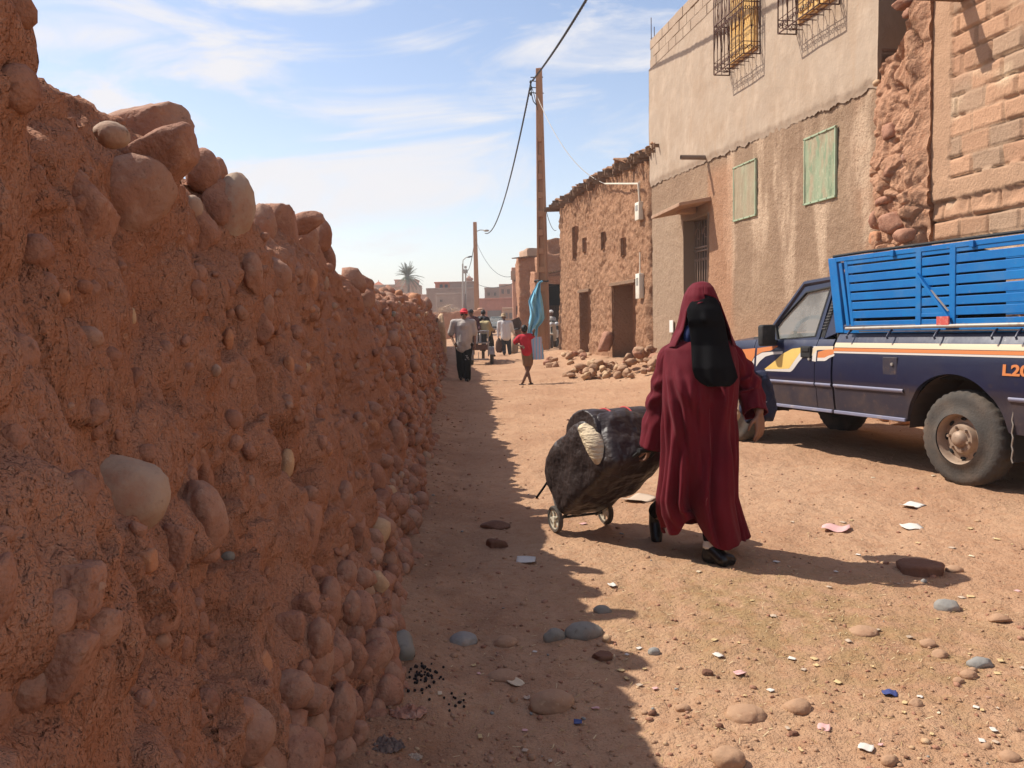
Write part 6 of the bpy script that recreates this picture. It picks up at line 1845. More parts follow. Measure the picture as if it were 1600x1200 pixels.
cloth_limbs('shirt', [([J['sh_l'], J['chest'].lerp(J['neck'], .3), J['sh_r']], [.085, .115, .085]), ([J['chest'] + V3(0, -.04, -.02), J['chest'].lerp(J['neck'], .4) + V3(0, -.03, 0)], [.14, .085]), ([J['chest'] + V3(-.07, 0, 0), J['pelvis'] + V3(-.055, 0, -.03)], [.135, .145]), ([J['chest'] + V3(.07, 0, 0), J['pelvis'] + V3(.055, 0, -.03)], [.135, .145]),
    ([J['chest'] + V3(0, -.03, -.08), J['pelvis'] + V3(0, -.04, .10)], [.12, .145]),
    ([J['sh_l'], J['sh_l'].lerp(J['el_l'], .85)], [.078, .082]), ([J['sh_r'], J['sh_r'].lerp(J['el_r'], .85)], [.078, .082])], m_polo, man, fold=.012, freq=8, seed=61)
mb = MB(); mb.tube([J['neck'] + V3(-.05, -.06, -.02), J['neck'] + V3(0, -.095, -.055), J['neck'] + V3(.05, -.06, -.02), J['neck'] + V3(.06, .04, 0), J['neck'] + V3(-.06, .04, 0), J['neck'] + V3(-.05, -.06, -.02)], .014, 6); mb.build('collar', m_polo, man, W=True, smooth='all')
tr = cloth_limbs('trousers', [([J['hip_l'] + V3(0, 0, .06), J['kn_l'], J['an_l'] - V3(0, 0, .02)], [.118, .088, .078]), ([J['hip_r'] + V3(0, 0, .06), J['kn_r'], J['an_r'] - V3(0, 0, .02)], [.118, .088, .078]), ([J['hip_l'] + V3(0, 0, .09), J['hip_r'] + V3(0, 0, .09)], [.13, .13])], m_black, man, fold=.014, freq=9, seed=63)
mb = MB()
for k in range(7):                                   # the pale brush lettering down one leg
    c = pt(729.5 + 1.6 * math.sin(k * 1.9), 557 + k * 3.0, YM - 0.155 + 0.006 * k)
    mb.tube([c + V3(-.03, 0, .02), c + V3(.02, -.004, .025), c + V3(-.01, -.004, -.005), c + V3(.035, 0, -.02)], 0.006, 5)
mb.build('trouser_print', plain('pale_print', (0.55, 0.53, 0.5), 0.8), man, W=True)
hc = J['head']
mb = MB(); mb.ball(hc + V3(0, .005, .045), (.094, .108, .088), None, 18, 12)
mb.loft([[hc + V3(.085 * math.cos(a) * k, -.07 - .125 * math.sin(a) * k, .052 - .02 * math.sin(a) * k + dz) for a in np.linspace(0, math.pi, 14)] for k, dz in ((1, 0), (1, .012), (.2, .016), (.2, 0))], wrap=True)
o = mb.build('cap', m_redcap, man, W=True); bake(o, .008, smooth=2)
shoe('shoe', J['an_l'], J['ft_l'] + V3(0, -.09, 0), m_leather, man); shoe('shoe', J['an_r'], J['ft_r'] + V3(0, -.05, 0), m_leather, man)
t = thing('phone', 'small white phone in the hand of the man in the red cap', 'phone', pt(709.5, 540.5, YM - .14))
mb = MB(); mb.box((-.02, 0, 0), (.012, .07, .13), Matrix.Rotation(.4, 3, 'Y')); mb.build('case', m_white, t, bevel=.004)
# boy seen from behind, crossing his legs as he walks
gb = pgg(824, 601); YB = gb.y
J = joints(YB, head=(819, 515, -.0), neck=(819.5, 523), chest=(820, 529), pelvis=(823.5, 551), sh_l=(812, 527), sh_r=(828, 525), el_l=(804, 536, .05), wr_l=(815, 541.5, -.10), el_r=(833, 526.5, .0), wr_r=(833.5, 521.0, -.08),
           hip_l=(820.5, 553), hip_r=(827, 553), kn_l=(822, 572, .04), kn_r=(828, 572, .02), an_l=(828.5, 595, -.02), an_r=(817.5, 596, .0), ft_l=(830, 600, .10), ft_r=(815, 602.5, .06))
ground_feet(J)
boy = human('person', 'barefoot looking boy in red tee shirt and brown shorts seen from behind', J, 0.80, m_skin_dk, 0.009, (-.2, 1, 0), hands={'l': ((0, 0, 1), (0, -1, 0), .7), 'r': ((-.4, .6, 0), (0, 1, .3), 1.2)}, girth=.88)
boy['label'] = 'boy in red tee shirt and brown shorts walking away with one arm raised'
mb = MB(); mb.ball(J['head'] + V3(.003, -.015, .022), (.070, .088, .085), None, 16, 12); o = mb.build('hair', m_hair, boy, W=True, smooth='all'); noise_push(o, .008, 40, 3)
cloth_limbs('tee_shirt', [([J['sh_l'], J['chest'].lerp(J['neck'], .4), J['sh_r']], [.062, .078, .062]), ([J['chest'] + V3(-.03, 0, 0), J['pelvis'] + V3(-.02, 0, 0)], [.100, .105]), ([J['chest'] + V3(.03, 0, 0), J['pelvis'] + V3(.02, 0, 0)], [.100, .108]),
    ([J['sh_l'], J['sh_l'].lerp(J['el_l'], .8)], [.060, .062]), ([J['sh_r'], J['sh_r'].lerp(J['el_r'], .8)], [.060, .058])], m_redshirt, boy, fold=.012, freq=10, seed=71)
cloth_limbs('shorts', [([J['hip_l'] + V3(0, 0, .04), J['hip_l'].lerp(J['kn_l'], .8)], [.088, .074]), ([J['hip_r'] + V3(0, 0, .04), J['hip_r'].lerp(J['kn_r'], .8)], [.088, .074])], m_brownshorts, boy, fold=.008, seed=73)
for k in ('l', 'r'):
    mb = MB(); p = J['ft_' + k]; a = J['an_' + k]; d = V3(p.x - a.x, p.y - a.y, 0).normalized(); mb.bar(V3(a.x, a.y, p.z + .008) - d * .05, p + d * .05 + V3(0, 0, .008), .08, .018); mb.build('sandal', m_sandal, boy, W=True, bevel=.006)
# striped plastic bag held by the boy
t = thing('carrier_bag', 'big pale blue striped plastic bag held up by the boy', 'bag', pt(837, 545, YB - .05))
mb = MB()
n_ = 26; rows = []
for i in range(14):
    v_ = i / 13; row = []
    L_ = pt(825.5 + 7.5 * v_ ** 1.5, 528 + 34 * v_, YB); Rr_ = pt(846 + 4.5 * v_, 526 + 35 * v_, YB)
    c = (L_ + Rr_) / 2; a = (Rr_ - L_) / 2
    for k in range(n_):
        th = 2 * math.pi * k / n_
        w_ = 1 + .06 * math.sin(k * 3 + i) 
        row.append(c + a * math.cos(th) * w_ + V3(0, 1, 0) * (math.sin(th) * (.03 + .05 * v_) + .012 * math.sin(k * 2.2 + i * .8)))
    rows.append(row)
mb.loft(rows, cap=False)
mb.loft([rows[-1], [sum(rows[-1], V3(0, 0, 0)) / n_ + (p - sum(rows[-1], V3(0, 0, 0)) / n_) * .2 for p in rows[-1]]], cap=False)
m_strp = mat('striped_plastic', (0.36, 0.55, 0.68), 0.35, spec=0.5)
nt_ = m_strp.node_tree; b_ = nt_.nodes['Principled BSDF']; tc_ = nt_.nodes.new('ShaderNodeTexCoord'); sp_ = nt_.nodes.new('ShaderNodeSeparateXYZ'); nt_.links.new(tc_.outputs['Object'], sp_.inputs[0])
mu_ = nt_.nodes.new('ShaderNodeMath'); mu_.operation = 'MULTIPLY'; nt_.links.new(sp_.outputs[0], mu_.inputs[0]); mu_.inputs[1].default_value = 95.0
sn_ = nt_.nodes.new('ShaderNodeMath'); sn_.operation = 'SINE'; nt_.links.new(mu_.outputs[0], sn_.inputs[0])
cr_ = nt_.nodes.new('ShaderNodeValToRGB'); nt_.links.new(sn_.outputs[0], cr_.inputs[0])
cr_.color_ramp.elements[0].position = 0.0; cr_.color_ramp.elements[0].color = (.48, .40, .46, 1); cr_.color_ramp.elements[1].position = .55; cr_.color_ramp.elements[1].color = (.20, .44, .62, 1)
e_ = cr_.color_ramp.elements.new(.28); e_.color = (.46, .58, .66, 1)
nt_.links.new(cr_.outputs[0], b_.inputs['Base Color'])
mb.build('bag_sheet', m_strp, t, W=True, smooth='all')
mb = MB(); mb.tube([pt(829, 529, YB), pt(833, 523, YB - .06), pt(840, 527, YB)], .008, 6); mb.build('handle', m_strp, t, W=True)
# man in the white shirt and straw hat, from behind, with a barrow
gw = pgg(792, 554.5); YW = gw.y
J = joints(YW, head=(787, 496), neck=(787.5, 500.5), chest=(789, 506), pelvis=(790.5, 526), sh_l=(780, 504), sh_r=(798, 504), el_l=(778.5, 515, .05), wr_l=(778.5, 525.5, .05), el_r=(801, 515, .12), wr_r=(802.5, 520.5, .42),
           hip_l=(787, 528), hip_r=(794, 528), kn_l=(787, 541, .05), kn_r=(795.5, 541, .12), an_l=(788, 551, -.1), an_r=(796.5, 551.5, .1), ft_l=(788, 554.5, .05), ft_r=(797, 554.5, .2))
ground_feet(J)
mw = human('person', 'man in white shirt and straw hat walking away pushing a barrow', J, 1.0, m_skin_dk, .014, (0, 1, -.1))
cloth_limbs('shirt', [([J['sh_l'], J['chest'].lerp(J['neck'], .3), J['sh_r']], [.08, .10, .08]), ([J['chest'] + V3(-.07, 0, 0), J['pelvis'] + V3(-.06, 0, -.03)], [.13, .14]), ([J['chest'] + V3(.07, 0, 0), J['pelvis'] + V3(.06, 0, -.03)], [.13, .14]),
    ([J['sh_l'], J['el_l'], J['wr_l']], [.075, .062, .05]), ([J['sh_r'], J['el_r'], J['wr_r']], [.075, .062, .05])], m_whiteshirt, mw, vox=.016, fold=.014, seed=81)
cloth_limbs('trousers', [([J['hip_l'] + V3(0, 0, .05), J['kn_l'], J['an_l']], [.11, .085, .075]), ([J['hip_r'] + V3(0, 0, .05), J['kn_r'], J['an_r']], [.11, .085, .075])], m_darktrs, mw, vox=.016, fold=.012, seed=83)
mb = MB(); hc = J['head'] + V3(0, -.005, .055)
mb.loft([[hc + V3(r * math.cos(a), r * 1.1 * math.sin(a), z) for a in np.linspace(0, 2 * math.pi, 28, endpoint=False)] for r, z in ((.16, -.02), (.155, -.005), (.098, .005), (.092, .07), (.07, .105), (.01, .11))]); mb.build('hat', m_straw, mw, W=True, smooth='all')
for k in ('l', 'r'): shoe('shoe', J['an_' + k], J['ft_' + k] + V3(0, .06, 0), m_sandal, mw)
t = thing('sack', 'dark brown sack hanging from the hand of the man in white', 'sack', pt(780, 551, YW + .05))
mb = MB(); mb.loft([[pt(cx, y, YW + .03) + V3(r * math.cos(a), r * .6 * math.sin(a), 0) for a in np.linspace(0, 2 * math.pi, 14, endpoint=False)] for cx, y, r in ((779.5, 528, .03), (779.5, 534, .12), (780, 540, .155), (780, 546, .15), (780, 551, .09))]); o = mb.build('sack_body', mat('brown_sacking', (.095, .055, .04), .9), t, W=True); bake(o, .016, smooth=4); noise_push(o, .02, 9, 4)
# barrow
Bp = pt(806, 545, YW + 1.0); gzb = G(Bp.x, Bp.y)
t = thing('wheelbarrow', 'dark steel wheelbarrow tipped up in front of the man in white', 'wheelbarrow', (Bp.x, Bp.y, gzb))
mb = MB()
q = [pt(797.5, 501, YW + .8), pt(811, 495, YW + .8), pt(815.5, 505, YW + 1.0), pt(813, 515, YW + 1.0), pt(801, 517, YW + .8)]
q2 = [p + V3(.0, .75, .02) for p in q]; cq = sum(q2, V3(0, 0, 0)) / 5
mb.loft([q, [cq + (p - cq) * .8 for p in q2]]); mb.build('tray', mat('dark_brown_tray', (.060, .035, .026), .7, vary=((9, (.11, .06, .04), .5, .7),)), t, W=True, bevel=.02)
mb = MB(); mb.loft([[pt(805, 516, YW + .7), pt(814, 515, YW + .8), pt(814, 527, YW + .8), pt(804, 524, YW + .7)], [pt(805, 516, YW + 1.2), pt(814, 515, YW + 1.2), pt(814, 527, YW + 1.2), pt(804, 524, YW + 1.2)]]); mb.build('tray_side', mat('rusty_brown_side', (.16, .08, .05), .8), t, W=True, bevel=.01)
mb = MB()
for a_, b_2 in (((802, 520), (812, 526)), ((799, 516), (813, 512))): mb.tube([pt(*a_, YW + .42), pt(*b_2, YW + 1.2)], .02, 8)
mb.tube([pt(806, 526, YW + .9), V3(Bp.x - .1, Bp.y - .1, gzb)], .016, 6); mb.tube([pt(812, 526, YW + .9), V3(Bp.x + .18, Bp.y, gzb)], .016, 6)
mb.build('handle', m_gal, t, W=True, smooth=True)
wc = V3(Bp.x + .05, Bp.y + .9, gzb + .18); mb = MB(); mb.loft([[wc + V3(o_, r * math.cos(a), r * math.sin(a)) for a in np.linspace(0, 2 * math.pi, 24, endpoint=False)] for r, o_ in ((.10, -.03), (.17, -.04), (.18, 0), (.17, .04), (.10, .03))]); mb.build('wheel', m_tyre, t, W=True, smooth=True)
t = thing('sack', 'pale tan sack standing on the ground beside the barrow', 'sack', pt(804, 551, YW + .3))
mb = MB(); mb.loft([[pt(cx, y, YW + .3) + V3(r * math.cos(a), r * .7 * math.sin(a), 0) for a in np.linspace(0, 2 * math.pi, 16, endpoint=False)] for cx, y, r in ((804, 526, .06), (804, 531, .12), (804, 541, .15), (804, 549, .145), (804, 553, .10))]); o = mb.build('sack_body', mat('tan_sacking', (.36, .25, .17), .9), t, W=True); bake(o, .016, smooth=4); noise_push(o, .02, 9, 6)
# ---- the cargo tricycle with its riders
gt = pgg(766, 569.5); YT = gt.y
cx0, cx1 = pt(737, 540, YT).x, pt(763, 540, YT).x
zg = G((cx0 + cx1) / 2, YT)
tri = thing('cargo_tricycle', 'grey motor tricycle with open load bed seen from the tailgate', 'cargo tricycle', ((cx0 + cx1) / 2, YT, zg))
zat = lambda py: pt(750, py, YT).z
m_greyp = mat('grey_painted_steel', (.30, .285, .27), .5, vary=((12, (.22, .18, .15), .5, .7),))
mb = MB(); L_ = 1.5
for x in (cx0, cx1):
    for y in (YT, YT + L_): mb.bar((x, y, zat(557)), (x, y, zat(517)), .045, .045)
for z in (zat(518), zat(536)):
    for y in (YT, YT + L_): mb.bar((cx0, y, z), (cx1, y, z), .04, .045)
    for x in (cx0, cx1): mb.bar((x, YT, z), (x, YT + L_, z), .04, .045)
mb.bar((cx0, YT, zat(561.5)), (cx1, YT, zat(561.5)), .05, .05); mb.bar((cx0, YT, zat(561.5)), (cx0, YT, zat(547)), .04, .04)
mb.bar(((cx0 + cx1) / 2 - .05, YT, zat(550)), ((cx0 + cx1) / 2 - .05, YT, zat(561)), .02, .02)
mb.build('frame', m_greyp, tri, W=True, bevel=.006)
mb = MB(); mb.box(((cx0 + cx1) / 2, YT - .01, (zat(538) + zat(547)) / 2), (cx1 - cx0 - .03, .03, zat(538) - zat(547))); mb.build('tailgate', mat('brown_tailgate', (.12, .06, .04), .7), tri, W=True, bevel=.008)
mb = MB(); mb.box(((cx0 + cx1) / 2, YT + L_ / 2, zat(545)), (cx1 - cx0, L_, .04)); mb.build('bed', m_greyp, tri, W=True)
for x in (cx0 - .02, cx1 + .10):
    w_ = thing_part('wheel', tri, (x - tri.location.x, .25, .26))
    mb = MB(); rgt = lambda r, o: [V3(o, r * math.cos(a), r * math.sin(a)) for a in np.linspace(0, 2 * math.pi, 28, endpoint=False)]
    mb.loft([rgt(.17, -.045), rgt(.24, -.055), rgt(.26, -.02), rgt(.26, .02), rgt(.24, .055), rgt(.17, .045)], cap=False); mb.build('tyre', m_tyre, w_, smooth=True)
    mb = MB(); mb.loft([rgt(.175, -.03), rgt(.06, -.05), rgt(.06, .05), rgt(.175, .03)]); mb.build('rim', m_gal, w_, smooth=True)
    mb = MB(); mb.loft([[V3(x - tri.location.x + o, .25 + r * math.cos(a), .26 + r * math.sin(a)) for a in np.linspace(.2, math.pi - .2, 14)] for r, o in ((.30, -.08), (.31, -.08), (.31, .08), (.30, .08))], cap=False); mb.build('mudguard', m_greyp, tri, smooth=True)
mb = MB(); fy = YT + 2.6
mb.bar(((cx0 + cx1) / 2, YT + L_, zg + .45), ((cx0 + cx1) / 2, fy, zg + .5), .12, .12); mb.tube([((cx0 + cx1) / 2, fy + .25, zg + .28), ((cx0 + cx1) / 2, fy - .1, zg + 1.0)], .03, 8); mb.tube([((cx0 + cx1) / 2 - .35, fy - .15, zg + 1.03), ((cx0 + cx1) / 2 + .35, fy - .15, zg + 1.03)], .014, 8)
mb.ball(((cx0 + cx1) / 2, YT + 2.15, zg + .72), (.13, .25, .12)); mb.box(((cx0 + cx1) / 2, YT + 1.75, zg + .74), (.3, .5, .1))
mb.build('front_fork', m_rubber, tri, W=True, smooth=True)
w_ = thing_part('wheel', tri, (0, fy + .25 - YT, .28)); mb = MB(); mb.loft([rgt(.20, -.04), rgt(.27, -.045), rgt(.28, 0), rgt(.27, .045), rgt(.20, .04)]); mb.build('tyre', m_tyre, w_, smooth=True)
for k, (px, w_, py0, py1, cc, lab) in enumerate(((743.5, .13, 520, 536, (.52, .48, .44), 'white carton standing in the tricycle load bed'), (750.5, .09, 521, 535, (.58, .56, .52), 'pale can standing in the tricycle load bed'), (756.5, .17, 522, 535, (.03, .03, .03), 'black box standing in the tricycle load bed'), (755, .2, 516.5, 521, (.33, .36, .4), 'flat grey case lying across the tricycle rail'))):
    c = pt(px, (py0 + py1) / 2, YT + .12); z0, z1 = zat(py1), zat(py0)
    t = thing('carton' if k != 1 else 'can', lab, 'box' if k != 1 else 'can', (c.x, c.y, z0))
    mb = MB()
    if k == 1: mb.tube([(0, 0, 0), (0, 0, z1 - z0 - .03), (0, 0, z1 - z0)], [w_ / 2, w_ / 2, w_ / 3], 14)
    else: mb.box((0, 0, (z1 - z0) / 2), (w_, .2, z1 - z0)); mb.box((0, -.102, (z1 - z0) * .5), (w_ * .55, .008, (z1 - z0) * .35))
    mb.build('case', plain('load_colour', cc, .7), t, bevel=.006)
def rider(name_label, Y, px, top, m_top, m_leg, seed, fwd=(0, 1, 0), hat=None, s=1.0, skin=m_skin_dk):
    J = joints(Y, **px)
    r = human('person', name_label, J, s, skin, .015, fwd)
    cloth_limbs(top, [([J['sh_l'], J['chest'].lerp(J['neck'], .3), J['sh_r']], [.08, .10, .08]), ([J['chest'] + V3(-.05, 0, 0), J['pelvis'] + V3(-.04, 0, 0)], [.13, .14]), ([J['chest'] + V3(.05, 0, 0), J['pelvis'] + V3(.04, 0, 0)], [.13, .14]),
        ([J['sh_l'], J['el_l'], J['wr_l']], [.072, .06, .048]), ([J['sh_r'], J['el_r'], J['wr_r']], [.072, .06, .048])], m_top, r, vox=.017, fold=.012, seed=seed)
    cloth_limbs('trousers', [([J['hip_l'], J['kn_l'], J['an_l']], [.105, .085, .065]), ([J['hip_r'], J['kn_r'], J['an_r']], [.105, .085, .065])], m_leg, r, vox=.017, fold=.01, seed=seed + 1)
    mb = MB()
    if hat == 'cap': mb.ball(J['head'] + V3(0, 0, .05), (.094, .104, .075), None, 14, 10); mb.box(J['head'] + Vector(fwd) * .13 + V3(0, 0, .045), (.13, .10, .015)); o = mb.build('cap', m_djacket, r, W=True, smooth='all')
    else: mb.ball(J['head'] - Vector(fwd) * .012 + V3(0, 0, .028), (.085, .10, .09), None, 14, 10); o = mb.build('hair', m_hair, r, W=True, smooth='all')
    for k in ('l', 'r'): shoe('shoe', J['an_' + k], J['ft_' + k], m_leather, r)
    return r
YR = YT + 1.7
rider('man in dark jacket driving the cargo tricycle with one leg hanging down', YR, dict(head=(755, 489.5, .05), neck=(753, 494, .0), chest=(754, 500, -.05), pelvis=(761, 521, -.1), sh_l=(747, 498), sh_r=(761, 498), el_l=(748, 508, .25), wr_l=(752, 512, .5), el_r=(766, 508, .2), wr_r=(766, 511, .5),
    hip_l=(757, 522, -.05), hip_r=(765, 522, -.05), kn_l=(756, 528, .35), kn_r=(768.5, 536, .15), an_l=(757, 546, .3), an_r=(770, 553, .0), ft_l=(757, 549, .4), ft_r=(773.5, 557, .05)), 'jacket', m_djacket, m_darktrs, 91)
YS = YT + .9
rider('passenger in dull yellow shirt crouched on the tricycle load bed', YS, dict(head=(752, 500, .15), neck=(754, 503, .05), chest=(757, 507, 0), pelvis=(759, 521, -.05), sh_l=(752, 505, .1), sh_r=(763, 505, -.1), el_l=(760, 514, .15), wr_l=(766, 517, .2), el_r=(766, 512, -.05), wr_r=(770, 516, .1),
    hip_l=(758, 523), hip_r=(764, 523), kn_l=(757, 527, .3), kn_r=(766, 527, .25), an_l=(755, 538, .2), an_r=(764, 539, .15), ft_l=(755, 541, .3), ft_r=(765, 541, .3)), 'shirt', m_yshirt, m_darktrs, 95, fwd=(.6, .5, -.2))
rider('passenger in dark cap and maroon patterned top on the tricycle', YS - .1, dict(head=(735.5, 489), neck=(736.5, 494), chest=(738, 500), pelvis=(741, 519), sh_l=(731, 498.5), sh_r=(745, 498.5), el_l=(731, 509, -.1), wr_l=(738, 514, -.2), el_r=(748, 509, -.1), wr_r=(749.5, 514, -.2),
    hip_l=(738, 521), hip_r=(744, 521), kn_l=(736, 526, -.25), kn_r=(745, 526, -.25), an_l=(737, 538, -.2), an_r=(744, 538, -.2), ft_l=(737, 541, -.35), ft_r=(744, 541, -.35)), 'top', m_maroon, m_darktrs, 97, fwd=(.3, -1, 0), hat='cap')
# ------------------------------------------------------------------ poles and wires
m_pole = mat('red_ochre_concrete', (0.40, 0.205, 0.105), 0.88, vary=((2, (0.34, 0.16, 0.08), 0.4, 0.7, (3, 3, .4)), (30, (0.47, 0.27, 0.15), 0.55, 0.75)), bump=((40, 0.004),))
def slot_pole(label, top_px, base_px, Y, w0, w1, slots=True, mtl=None, cat='utility pole', dep=0.8):
    b = pt(base_px[0], base_px[1], Y); b.z = G(b.x, b.y) - 0.05
    t = pt(top_px[0], top_px[1], Y)
    root = thing('utility_pole', label, cat, b)
    d = t - b; H = d.length; ax = d.normalized()
    rz = Matrix.Rotation(R(-14), 3, 'Z'); x = rz @ V3(1, 0, 0); y = rz @ V3(0, 1, 0)
    P_ = lambda s, u, v: V3(0, 0, 0) + d * s + x * u + y * v
    mb = MB()
    wd = lambda s: w0 + (w1 - w0) * s
    # two flanges, a thin web between them and cross battens
    def bx(s0, s1, u0, u1, v0, v1):
        vv = []
        for s in (s0, s1):
            k = wd(s)
            vv += [P_(s, u0 * k, v0 * k * dep), P_(s, u1 * k, v0 * k * dep), P_(s, u1 * k, v1 * k * dep), P_(s, u0 * k, v1 * k * dep)]
        mb.add(vv, [(3, 2, 1, 0), (4, 5, 6, 7), (0, 1, 5, 4), (1, 2, 6, 5), (2, 3, 7, 6), (3, 0, 4, 7)])
    if slots:
        bx(0, 0.76, -.5, -.26, -.5, .5); bx(0, 0.76, .26, .5, -.5, .5); bx(0, 0.76, -.26, .26, -.22, .22)
        s = 0.0
        for k in range(11):
            bx(s, s + (.12 if k == 0 else .022), -.259, .259, -.497, .497); s += .10 if k == 0 else .066
            if k == 0: s += .05
        bx(.755, 1, -.5, .5, -.5, .5)
    else: bx(0, 1, -.5, .5, -.5, .5)
    mb.build('shaft', mtl or m_pole, root, bevel=0.012, seg=1)
    return root, t
pole1, top1 = slot_pole('tall red ochre concrete pole with recessed panels standing before the mud house', (842, 107), (850, 546), 30.0, 0.42, 0.20)
Y1 = 30.0
m_cable = plain('black_cable', (0.012, 0.012, 0.013), 0.6)
mb = MB()
hp_ = top1 + V3(-.30, -.1, -.55)
for dz in (0, -.22, -.4): mb.tube([top1 + V3(0, 0, -.45 + dz), hp_ + V3(0.02, 0, dz + .1)], .016, 6); mb.ball(hp_ + V3(0, 0, dz + .06), (.045, .045, .07), None, 10, 6)
mb.tube([top1 + V3(.14, 0, -.3), top1 + V3(-.3, 0, -.3)], .018, 6); mb.tube([top1 + V3(.16, 0, -.85), top1 + V3(-.16, 0, -.85)], .015, 6)
mb.tube([hp_, hp_ + V3(.02, 0, -.35), hp_ + V3(.08, 0, -.6), hp_ + V3(.2, 0, -.75)], .018, 6); mb.tube([hp_, hp_ + V3(.12, 0, -.4), hp_ + V3(.22, 0, -.9)], .012, 6)
mb.build('bracket', m_cable, pole1, W=True)
def cable(label, a, b, sag, r=0.02, name='overhead_cable', mtl=None, twist=False, n=60, grp=None):
    a = Vector(a); b = Vector(b); pts = []
    for k in range(n + 1):
        t = k / n; pts.append(a.lerp(b, t) - V3(0, 0, sag * 4 * t * (1 - t)))
    mb = MB()
    if twist:
        m_ = n * 6
        dirv = (b - a).normalized(); s1_ = dirv.cross(V3(0, 0, 1)).normalized(); s2_ = s1_.cross(dirv)
        L = (b - a).length
        for ph in (0, 2.09, 4.19):
            q = []
            for k in range(m_ + 1):
                t = k / m_; p = a.lerp(b, t) - V3(0, 0, sag * 4 * t * (1 - t)); an = ph + t * L * 9
                q.append(p + s1_ * math.cos(an) * r * .6 + s2_ * math.sin(an) * r * .6)
            mb.tube(q, r * .62, 5)
    else: mb.tube(pts, r, 5)
    o = mb.build(name, mtl or m_cable, None, smooth='all'); tag(o, label, 'cable', grp); o['kind'] = 'thing'
    return o
pA = pt(910, 0, 20.3)
dirc = (pA - (hp_ + V3(.1, 0, .2)))
cable('twisted black cable rising from the tall ochre pole over the street', hp_ + V3(.06, -.02, .1), hp_ + V3(.06, -.02, .1) + dirc * 3.6 + V3(0, 0, 2.2), 0.9, .030, twist=True)
pole2, top2 = slot_pole('distant ochre pole with a street lamp on a short arm', (742, 347), (746, 512), 68.0, 0.40, 0.26, slots=False)
lp2 = pt(743.5, 362, 68)
mb = MB(); mb.tube([lp2 + V3(0, 0, 0), lp2 + V3(.35, -.05, .12), lp2 + V3(.75, -.1, .10)], .035, 6); mb.build('lamp_arm', m_gal, pole2, W=True)
mb = MB(); mb.ball(lp2 + V3(.85, -.1, .06), (.24, .12, .09), None, 14, 8); mb.build('lamp_head', m_gal, pole2, W=True, smooth='all')
cable('long sagging black cable from the tall ochre pole to the distant lamp pole', hp_ + V3(0, .05, .0), top2 + V3(.8, 0, -.9), 1.5, .030, twist=True)
mb_pts = None
pe = F(*pf(944, 287, 0.12), 0.10)
cable('thin pale service wire drooping from the tall ochre pole to the mud house', top1 + V3(-.1, 0, -.9), pe, .55, .012, mtl=m_gal)
cable('thin dark wire dropping from the tall ochre pole behind the mud house roof', top1 + V3(.1, .1, -4.6), pt(869, 360, 36), .3, .012)
# two thin steel posts, one with a lamp
for (bx_, tx, ty, Y, r, lab, lamp) in ((723, 723, 412, 98, .13, 'slim grey steel lamp post with one lamp on a curved arm', True), (727.5, 727.5, 424, 102, .13, 'slim grey steel post without a lamp beside the lamp post', False)):
    t_ = pt(tx, ty, Y); b_ = pt(bx_, 505, Y); b_.z = 0
    r0 = thing('street_lamp' if lamp else 'steel_post', lab, 'street lamp' if lamp else 'post', b_)
    mb = MB(); mb.tube([b_, t_], [r, r * .7], 10); mb.tube([b_, b_ + V3(0, 0, .5)], [.22, .2], 10); mb.build('shaft', m_gal, r0, W=True, smooth=True)
    if lamp:
        mb = MB(); mb.tube([t_ + V3(0, 0, -.1), t_ + V3(.05, 0, .4), t_ + V3(.4, 0, .7), t_ + V3(.7, 0, .75)], .05, 8); mb.build('arm', m_gal, r0, W=True, smooth=True)
        mb = MB(); mb.ball(t_ + V3(.85, 0, .78), (.34, .15, .1), Matrix.Rotation(-.2, 3, 'Y'), 14, 8); mb.build('lamp_head', m_djacket, r0, W=True, smooth='all')
    else:
        mb = MB(); mb.box(t_, (.5, .3, .5)); mb.box(t_ + V3(0, 0, .5), (.3, .3, .3)); mb.build('transformer', m_gal, r0, W=True, bevel=.04)
cable('wire from the steel post to the distant lamp pole', pt(727.5, 424, 102), top2 + V3(0, 0, -1.2), .9, .03, grp='far wires'); cable('long low wire from the steel post across the far street', pt(728, 428, 102), pt(801, 443, 52), .8, .022)
cable('thin wire from the distant lamp pole to the pink shop house', top2 + V3(0, 0, -1.4), pt(800, 432, 52), .9, .015)
